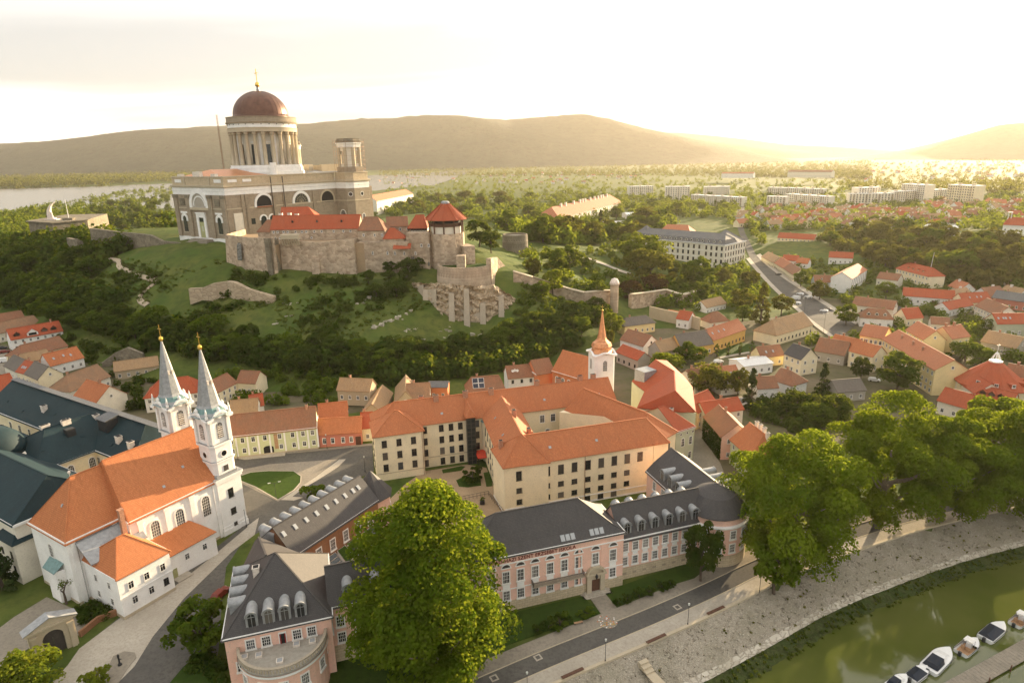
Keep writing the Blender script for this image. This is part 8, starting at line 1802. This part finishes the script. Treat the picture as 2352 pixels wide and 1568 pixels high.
sw2 = [gterr(p) for p in (Z1(900, 520), Z1(1010, 500), Z1(1130, 480), Z1(1250, 470))]; swl = thing('retaining_wall', 'ragged old stone wall behind the lane houses', 'wall', tuple(sw2[0])); gwall(swl, 'wall_section', sw2, [p.z + h for p, h in zip(sw2, (2, 5.5, 7, 3.5))], [p.z - 2 for p in sw2], 1.5, 'rubble_dark', .2)
# ------------------------------------------------------------------ boats and pontoon
WL = -5.0
pA_, pB_ = G(Z8(790, 1640), WL), G(Z8(1420, 1300), WL); pd = (pB_ - pA_); pL = pd.length; pa = math.atan2(pd.y, pd.x)
po = thing('pontoon', 'long weathered mooring pontoon at the lower right', 'pontoon', (pA_.x, pA_.y, WL), pa)
for i in range(int(pL / .9)):
    c = MB(); c.box(i * .9 + .02, i * .9 + .87, -4.2, -1.0, .35, .5); ob('plank', (c, 'paving'), po)
c = MB(); c.box(0, pL, -4.0, -1.2, -.4, .34); ob('float', (c, 'rubber'), po)
for i in range(6): c = MB(); c.lathe([(.12, -1), (.12, 1.4)], 8, (3 + i * pL / 6, -4.4)); ob('mooring_post', (c, 'brown_wood'), po)
def boat(label, p, L, W_, style, ang=0):
    g = G(p, WL); b = thing('motor_boat', label, 'boat', (g.x, g.y, WL), pa + ang, 'boats at the pontoon')
    ns = 12; rings = []
    for i in range(ns + 1):
        t = i / ns; x = -L / 2 + L * t; w = W_ / 2 * (1 - max(0, (t - .55) / .45) ** 2.2) * (.92 if t < .05 else 1); w = max(w, .03); sh = .75 + .35 * max(0, t - .4); rings.append([(x, -w * .55, -.3 + .35 * max(0, t - .7) / .3), (x, -w, .2 + .25 * max(0, t - .6)), (x, -w, sh), (x, w, sh), (x, w, .2 + .25 * max(0, t - .6)), (x, w * .55, -.3 + .35 * max(0, t - .7) / .3)])
    c = MB(); c.v = [p_ for r_ in rings for p_ in r_]
    for i in range(ns):
        for j in range(5):
            if j == 2: continue
            a, d = 6 * i, 6 * i + 6; c.f.append((a + j, d + j, d + j + 1, a + j + 1)); c.m.append(0)
    c.f.append((0, 1, 2, 3, 4, 5)); c.m.append(0); ob('hull', mk(c, 'hull', 'car_white'), b)
    c = MB(); c.v = [(r_[2][0], r_[2][1] * .97, r_[2][2] - .03) for r_ in rings] + [(r_[3][0], r_[3][1] * .97, r_[3][2] - .03) for r_ in rings]; n_ = ns + 1
    for i in range(ns):
        if style in ('open', 'console') and i < 7: continue
        c.f.append((i, i + 1, n_ + i + 1, n_ + i)); c.m.append(0)
    ob('deck', (c, 'car_white'), b)
    c = MB(); c.box(-L * .47, L * .1, -W_ * .4, W_ * .4, .1, .2); ob('cockpit_floor', (c, 'pale_wood' if style != 'cover' else 'car_grey'), b)
    for s_ in (-1, 1): c = MB(); c.box(-L * .45, L * .3, s_ * W_ * .5 - .04, s_ * W_ * .5 + .04, .5, .62); ob('rub_rail', (c, 'car_dark'), b)
    if style == 'cabin':
        c = MB(); c.add([(-L * .12, -W_ * .36, .8), (L * .24, -W_ * .26, .9), (L * .24, W_ * .26, .9), (-L * .12, W_ * .36, .8), (-L * .08, -W_ * .3, 1.55), (L * .06, -W_ * .22, 1.5), (L * .06, W_ * .22, 1.5), (-L * .08, W_ * .3, 1.55)], [(4, 5, 6, 7), (0, 1, 5, 4), (1, 2, 6, 5), (2, 3, 7, 6), (3, 0, 4, 7)]); ob('cabin', (c, 'car_white'), b)
        c = MB(); c.add([(L * .075, -W_ * .2, 1.4), (L * .2, -W_ * .23, 1.0), (L * .2, W_ * .23, 1.0), (L * .075, W_ * .2, 1.4)], [(0, 1, 2, 3)]); ob('windscreen', (c, 'glass'), b)
        c = MB(); c.add([(-L * .42, -W_ * .4, .8), (-L * .1, -W_ * .4, .85), (-L * .1, W_ * .4, .85), (-L * .42, W_ * .4, .8), (-L * .36, -W_ * .3, 1.5), (-L * .08, -W_ * .3, 1.7), (-L * .08, W_ * .3, 1.7), (-L * .36, W_ * .3, 1.5)], [(4, 5, 6, 7), (0, 1, 5, 4), (1, 2, 6, 5), (2, 3, 7, 6), (3, 0, 4, 7)]); ob('canvas_hood', (c, 'navy_cover'), b)
    if style == 'cover':
        c = MB(); c.add([(-L * .46, -W_ * .46, .8), (L * .16, -W_ * .46, .9), (L * .16, W_ * .46, .9), (-L * .46, W_ * .46, .8), (-L * .4, 0, 1.25), (L * .05, 0, 1.5)], [(0, 1, 5, 4), (1, 2, 5), (2, 3, 4, 5), (3, 0, 4)]); ob('tarpaulin', (c, 'navy_cover'), b)
    if style == 'console':
        c = MB(); c.box(-.3, .4, -.45, .45, .2, 1.2); ob('console', (c, 'car_white'), b); c = MB(); c.box(-.9, .7, -.8, .8, 2.0, 2.1); ob('sun_roof', (c, 'frame_white'), b)
        for x, y in ((-.8, -.7), (.6, -.7), (-.8, .7), (.6, .7)): c = MB(); c.beam((x, y, .3), (x, y, 2.0), .06); ob('roof_post', (c, 'car_grey'), b)
        for y in (-.45, .45): c = MB(); c.box(-1.4, -.9, y - .3, y + .3, .2, .7); c.box(-1.5, -1.35, y - .3, y + .3, .7, 1.1); ob('seat', (c, 'pale_wood'), b)
    c = MB(); c.box(-L / 2 - .45, -L / 2, -.25, .25, -.1, .9); ob('outboard_motor', (c, 'car_dark'), b)
boat('white cabin cruiser with dark blue hood moored at the pontoon', Z8(948, 1462), 9.2, 3.3, 'cabin', .18); boat('small open white boat with sun roof between two larger boats', Z8(1092, 1398), 6.6, 2.6, 'console', .12); boat('white speedboat with black cover at the pontoon', Z8(1215, 1325), 8.2, 2.9, 'cover', .12)
boat('dark covered boat partly cut by the bottom edge', Z8(850, 1530), 5.6, 2.4, 'cover', .1); boat('white boat at the far right end of the pontoon', Z8(1345, 1268), 6, 2.4, 'console', .1); boat('white boat in the bottom right corner, mostly out of the picture', Z8(750, 1572), 5.4, 2.2, 'cabin', .1)
# ------------------------------------------------------------------ cars
def car_proto(mat, van=False):
    L, W_, Hh = (5.2, 2.0, 2.2) if van else (4.3, 1.75, 1.45); prof = [(-L / 2, .3), (L / 2, .3), (L / 2, .75), (L * .44, .9), (L * .22, .98), (L * .08, Hh), (-L * .36, Hh), (-L * .48, .95)] if not van else [(-L / 2, .3), (L / 2, .3), (L / 2, .9), (L * .42, 1.15), (L * .3, Hh), (-L / 2, Hh)]
    c = MB(); n_ = len(prof); c.add([(x, -W_ / 2, z) if z < 1.0 else (x, -W_ / 2 * .84, z) for x, z in prof] + [(x, W_ / 2, z) if z < 1.0 else (x, W_ / 2 * .84, z) for x, z in prof], [tuple(range(n_)), tuple(range(2 * n_ - 1, n_ - 1, -1))] + [(i, n_ + i, n_ + (i + 1) % n_, (i + 1) % n_) for i in range(n_)]); body = mk(c, 'body', mat)
    g = MB(); y = W_ / 2 * .9
    if not van:
        for s_ in (-1, 1): g.add([(L * .19, s_ * y, 1.02), (L * .07, s_ * (y - .08), Hh - .1), (-L * .34, s_ * (y - .08), Hh - .1), (-L * .44, s_ * y, 1.02)], [(0, 1, 2, 3)])
        g.add([(L * .225, -y * .9, 1.0), (L * .225, y * .9, 1.0), (L * .09, y * .85, Hh - .06), (L * .09, -y * .85, Hh - .06)], [(0, 1, 2, 3)])
    else: g.add([(L * .43, -y, 1.18), (L * .43, y, 1.18), (L * .315, y * .9, Hh - .1), (L * .315, -y * .9, Hh - .1)], [(0, 1, 2, 3)])
    gl = mk(g, 'windows', 'glass'); wl = MB()
    wl.cone_tube([(0, -.1, 0), (0, .1, 0)], [.32, .32], 12); wh = mk(wl, 'wheel', 'rubber'); lt = MB(); lt.box(-.03, .03, -.18, .18, 0, .16); hl = mk(lt, 'headlight', 'lamp_glass')
    return body, gl, wh, hl, L, W_
CP_ = {k: car_proto(*a) for k, a in dict(white=('car_white',), dark=('car_dark',), red=('car_red',), grey=('car_grey',), van=('car_white', True)).items()}
def car(kind, p, ang, label, z=None, name=None):
    body, gl, wh, hl, L, W_ = CP_[kind]; g = gterr(p) if z is None else G(p, z); t = thing('parked_van' if kind == 'van' else 'parked_car', label, 'van' if kind == 'van' else 'car', (g.x, g.y, g.z + .05), ang, 'parked vehicles'); ob('body', body, t); ob('windows', gl, t)
    for x in (-L * .3, L * .3):
        for y in (-W_ / 2 + .08, W_ / 2 - .08): ob('wheel', wh, t, (x, y, .32))
    for y in (-.55, .55): ob('headlight', hl, t, (L / 2 + .01, y, .62))
car('van', B7(255, 275), 2.2, 'white van parked at the edge of the main road'); car('white', B7(268, 318), 2.2, 'white car just below the van on the main road'); car('white', B7(295, 235), 2.2, 'white car on the far side of the main road'); car('white', B7(370, 262), 2.5, 'white car turning off the main road'); car('white', B7(515, 390), 2.4, 'white car driving alone on the main road'); car('dark', B7(545, 375), 2.4, 'dark car parked beside the white one on the main road')
car('white', B7(1265, 375), 1.4, 'white car, left one in front of the white barn house'); car('grey', B7(1320, 378), 1.4, 'grey car, right one in front of the white barn house'); car('white', B5(1190, 738), .3, 'white car on the path by the small lawn'); car('grey', B5(1430, 1095), .3, 'silver car in the yard of the white house'); car('white', B7(975, 1025), -.4, 'white car below the cream gabled house'); car('grey', B7(735, 240), .2, 'grey car in the drive behind the road wall')
car('dark', LA(40, 810), .5, 'dark blue car at the left edge of the lane'); car('red', LA(90, 875), .6, 'dark red car in the lane at the left edge'); car('van', LA(110, 1035), .4, 'white delivery van in the lane at the left edge'); car('dark', B6(1590, 700), .2, 'dark car in the hill car park'); car('red', Z4(130, 860), 1.25, 'orange red car half hidden behind the pink pavilion'); car('dark', B6(95, 1115), 2.3, 'black car in front of the road row houses')
# ------------------------------------------------------------------ street lamps
def lamp(p, label, h=4.2, arms=1, grp='street lamps'):
    g = gterr(p); t = thing('street_lamp', label, 'lamp post', tuple(g), .3, grp); c = MB(); c.lathe([(.12, 0), (.12, .6), (.06, .7), (.045, h)], 8); ob('post', (c, 'iron'), t)
    if arms == 1: c = MB(); c.lathe([(.05, h), (.17, h + .15), (.2, h + .5), (.04, h + .6)], 8); ob('lantern', (c, 'lamp_glass'), t)
    else:
        for s_ in (-1, 1): c = MB(); c.beam((0, 0, h), (s_ * 1.3, 0, h + .3), .08); ob('arm', (c, 'iron'), t); c = MB(); c.box(s_ * 1.3 - .35, s_ * 1.3 + .35, -.12, .12, h + .24, h + .36); ob('lamp_head', (c, 'lamp_glass'), t)
for k_, (p, a, lab) in enumerate(((Z7(1020, 1425), 1, 'promenade lamp, second from the left'), (Z7(1602, 1165), 1, 'promenade lamp near the middle of the embankment'), (Z7(2108, 932), 1, 'promenade lamp in front of the rotunda'), (Z7(470, 1665), 1, 'promenade lamp at the bottom edge'), (Z3(625, 1215), 2, 'double armed lamp on the triangular lawn'), (Z3(1070, 785), 1, 'street lamp before the rose pink house'), (Z3(290, 880), 1, 'street lamp before the green baroque house'), (Z3(1403, 985), 1, 'street lamp beside the yellow school wing'), (Z3(365, 1465), 1, 'street lamp at the foot of the near church tower'), (Z2(1200, 900), 1, 'street lamp at the sacristy corner'))):
    lamp(p, lab, 4.6, a)
for k_, (p, lab) in enumerate(((B5(1975, 315), 'tall road lamp, upper one on the main road'), (B5(2155, 470), 'tall road lamp, lower one on the main road'), (B7(330, 420), 'road lamp beside the tan hipped roof'))): lamp(p, lab, 10, 2)
g = gterr(B7(1465, 130)); t = thing('flag_pole', 'tall white flag pole in front of the cream villa', 'pole', tuple(g)); c = MB(); c.cone_tube([(0, 0, 0), (1.2, 0, 20)], [.22, .1], 8); ob('mast', (c, 'frame_white'), t); c = MB(); c.box(-.5, .5, -.5, .5, -.4, .4); ob('footing', (c, 'concrete'), t)
# ------------------------------------------------------------------ school terrace furniture, cold frames, courtyard
def tp(x, y, z=.9): return plw.W(x, y, z)
for i in range(7):
    x = 3.4 + i * 3.1; q = tp(x, -.3); f_ = thing('cold_frame', ('sloping glass cold frame on the school terrace, %s from the street end' if i % 2 == 0 else 'sloping planted bed on the school terrace, %s from the street end') % ('first second third fourth fifth sixth last'.split()[i]), 'cold frame', (q.x, q.y, .9), plw.ang, 'beds along the brick wing')
    c = MB(); c.add([(-1.3, -2.6, 0), (1.3, -2.6, 0), (1.3, 0, 0), (-1.3, 0, 0), (-1.3, -2.6, .3), (1.3, -2.6, .3), (1.3, 0, 2.6), (-1.3, 0, 2.6)], [(0, 1, 5, 4), (1, 2, 6, 5), (2, 3, 7, 6), (3, 0, 4, 7)]); ob('side_walls', (c, 'trim_white'), f_)
    c = MB(); c.add([(-1.15, -2.5, .34), (1.15, -2.5, .34), (1.15, 0, 2.56), (-1.15, 0, 2.56)], [(0, 1, 2, 3)]); ob('glazing' if i % 2 == 0 else 'planting', (c, 'glass_dark' if i % 2 == 0 else 'lawn'), f_)
    if i % 2 == 0:
        for k_ in range(4): c = MB(); t_ = k_ / 3; c.beam((-1.15, -2.5 + 2.5 * t_, .36 + 2.22 * t_), (1.15, -2.5 + 2.5 * t_, .36 + 2.22 * t_), .1); ob('glazing_bar', (c, 'concrete'), f_)
def bench(p, ang, label):
    b = thing('bench', label, 'bench', tuple(p), ang); c = MB()
    for k_ in range(3): c = MB(); c.box(-.9, .9, -.22 + k_ * .16, -.1 + k_ * .16, .42, .48); ob('slat', (c, 'pale_wood'), b)
    for x in (-.75, .75): c = MB(); c.box(x - .05, x + .05, -.2, .2, 0, .42); ob('leg', (c, 'iron'), b)
for x, y, lab in ((6.5, -4.4, 'wooden bench on the school terrace, nearest the blue table'), (13.0, -4.2, 'wooden bench on the school terrace, middle one'), (19.5, -3.9, 'wooden bench on the school terrace, farthest one'), (22.0, -4.8, 'picnic bench on the school terrace near the open door')): bench(tp(x, y), plw.ang, lab)
q = tp(10.2, -7.0); tb = thing('table_tennis_table', 'light blue table on the school terrace', 'table', (q.x, q.y, .9), plw.ang + .3); c = MB(); c.box(-1.37, 1.37, -.76, .76, .7, .76); ob('top', (c, 'blue_top'), tb)
for x in (-1, 1):
    for y in (-.55, .55): c = MB(); c.box(x - .05, x + .05, y - .05, y + .05, 0, .7); ob('leg', (c, 'concrete'), tb)
q = tp(23.0, -2.0); pt = thing('plant_pot', 'terracotta pot beside the open door of the brick wing', 'pot', (q.x, q.y, .9)); c = MB(); c.lathe([(.4, 0), (.55, .6), (.6, 1.1), (.5, 1.1)], 12); ob('pot', (c, 'planter'), pt)
q = tp(22.2, -2.4); bn = thing('waste_bin', 'dark bin beside the terracotta pot', 'bin', (q.x, q.y, .9)); c = MB(); c.box(-.5, .5, -.35, .35, 0, .9); ob('box', (c, 'iron'), bn); c = MB(); c.box(-.52, .52, -.37, .37, .9, .98); ob('lid', (c, 'car_dark'), bn)
cr_ = [G(Z5(830, 1490), 0), G(Z5(1140, 1425), 0), G(Z5(1275, 1600), 0)]; rl = thing('court_railing', 'dark steel railing around the lower school court', 'railing', tuple(cr_[1])); c = MB()
for a, b in zip(cr_, cr_[1:]):
    n_ = int((b - a).length / 1.1)
    for i in range(n_ + 1): p = a.lerp(b, i / n_); c.beam(p, p + Vector((0, 0, 1.5)), .08)
    for h in (.8, 1.5): c.beam(a + Vector((0, 0, h)), b + Vector((0, 0, h)), .07)
ob('railing_bars', (c, 'iron'), rl, -Vector(rl.location))
bench(G(Z5(1005, 1508), 0), R(16), 'bench beside the railing in the school court'); bench(G(Z7(830, 1150), 0), R(17), 'wooden bench at the lawn edge on the river road')
bx_ = G(Z5(1085, 1495), 0); pb_ = thing('planter_box', 'dark square planter with a small bush in the school court', 'planter', tuple(bx_)); c = MB(); c.box(-.6, .6, -.6, .6, 0, 1.0); ob('box', (c, 'iron'), pb_); tmsh = tree_meshes('round', 'leaf_mid', 140, 16, 55, 3.2, 2.1, -.2, .34)[0]; ob('bush', tmsh, pb_, (0, 0, .8), scale=.35)
# mosaic patch, manhole frames, hydrant, garden wall by the gateway
for k_, p in enumerate((Z7(1530, 1030), Z7(545, 1385), Z7(235, 1530))):
    g = G(p, .05); m_ = thing('manhole', 'square manhole cover in the river road, %s from the rotunda' % ('first', 'second', 'third')[k_], 'manhole', (g.x, g.y, .05), R(28), 'manhole covers in the river road'); c = MB(); c.box(-.7, .7, -.7, .7, -.1, .02); ob('frame', (c, 'pale_paving'), m_); c = MB(); c.box(-.4, .4, -.4, .4, .02, .03); ob('cover', (c, 'asphalt'), m_)
mg = G(Z7(1035, 1130), .125); mo_ = thing('mosaic', 'round mosaic of coloured stones in the pavement before the portal', 'mosaic', tuple(mg)); rm = random.Random(3)
c = MB(); c.lathe([(2.0, -.05), (2.0, .02)], 20); ob('bed', (c, 'paving'), mo_)
for i in range(60): a, r_ = rm.uniform(0, 6.28), 1.9 * math.sqrt(rm.random()); c = MB(); c.box(-.12, .12, -.12, .12, .02, .05); ob('mosaic_stone', (c, rm.choice(['straw', 'pale_paving', 'planter', 'trim_white'])), mo_, (r_ * math.cos(a), r_ * math.sin(a), 0), a)
hg = G(Z2(848, 1440), .1); hy = thing('hydrant', 'dark hydrant pump on the paved island at the lower left', 'hydrant', tuple(hg)); c = MB(); c.lathe([(.35, 0), (.35, .3), (.16, .5), (.14, 1.6), (.2, 1.7), (.2, 2.1), (.05, 2.4)], 10); ob('body', (c, 'iron'), hy); c = MB(); c.beam((0, 0, 1.4), (.5, 0, 1.3), .12); ob('spout', (c, 'iron'), hy)
ga_w = [G(Z2(575, 1245), 0), G(Z2(700, 1140), 0), G(Z2(870, 1075), 0)]; gwl = thing('garden_wall', 'low brick garden wall between the gateway and the sacristy', 'wall', tuple(ga_w[0])); gwall(gwl, 'wall_section', ga_w, [1.3, 1.3, 1.4], -.3, .5, 'brick', .03)
# bare tree by the apse
bt = G(Z2(470, 1010), 0); br = thing('bare_tree', 'nearly leafless pruned tree before the church apse', 'tree', (bt.x, bt.y, 0)); c = MB(); rb_ = random.Random(12); tips = []
def limb(p, d, l, r_, n_):
    q = Vector(p) + Vector(d).normalized() * l; m_ = Vector(p).lerp(q, .5) + Vector((rb_.uniform(-.2, .2), rb_.uniform(-.2, .2), .1)) * l * .4; c.cone_tube([p, m_, q], [r_, r_ * .8, r_ * .6], 6)
    if n_ == 0: tips.append(q); return
    for i in range(2 if n_ > 1 else 3): limb(q, (d[0] + rb_.uniform(-.9, .9), d[1] + rb_.uniform(-.9, .9), d[2] * .8 + rb_.uniform(-.1, .5)), l * .68, r_ * .58, n_ - 1)
limb((0, 0, -.3), (0, 0, 1), 3.2, .28, 4); ob('trunk', mk(c, 'trunk', 'bark', True, False), br)
rg = np.random.default_rng(6); C = np.concatenate([np.array(t_) + rg.normal(0, .28, (26, 3)) for t_ in tips[::2]]); V = leaf_quads(C, rg.normal(size=C.shape), .22, rg); ob('leaf_tufts', npmesh('leaf_tufts', V, np.arange(len(V)).reshape(-1, 4), 'leaf_mid'), br)
# embankment steps and benches of stone on the parapet
sp_ = G(Z7(1290, 1430), -.5); st_ = thing('embankment_steps', 'narrow stone steps down the embankment', 'steps', (sp_.x, sp_.y, 0), R(28))
for i in range(11): c = MB(); c.box(-.9, .9, -.8 * (i + 1) + .4, -.8 * i + .4, -1, -.38 * i + .05); ob('step', (c, 'trim_stone'), st_)
for k_, p in enumerate((Z7(790, 1515), Z7(1380, 1270), Z7(1800, 1070))):
    g = G(p, 0); s_ = thing('stone_bench', 'dark topped stone bench on the promenade parapet, %s from the left' % ('first', 'second', 'third')[k_], 'bench', (g.x, g.y, .1), R(28), 'stone benches on the parapet'); c = MB(); c.box(-2.2, 2.2, -.3, .3, 0, .5); ob('base', (c, 'trim_stone'), s_); c = MB(); c.box(-2.25, 2.25, -.33, .33, .5, .58); ob('seat', (c, 'brown_wood'), s_)

# ------------------------------------------------------------------ evening haze
hzm = bpy.data.materials.new('haze'); hzm.use_nodes = True; ht = hzm.node_tree; ht.nodes.clear(); ho = ht.nodes.new('ShaderNodeOutputMaterial'); hv = ht.nodes.new('ShaderNodeVolumePrincipled')
hv.inputs['Color'].default_value = (1.0, .91, .78, 1); hv.inputs['Density'].default_value = .000032; hv.inputs['Anisotropy'].default_value = .42
ht.links.new(hv.outputs[0], ho.inputs['Volume']); MATS['haze'] = hzm
c = MB(); c.box(-9600, 9600, -400, 12600, -10.2, 640); ob('haze', mk(c, 'haze', 'haze', uv=False), kind='stuff')
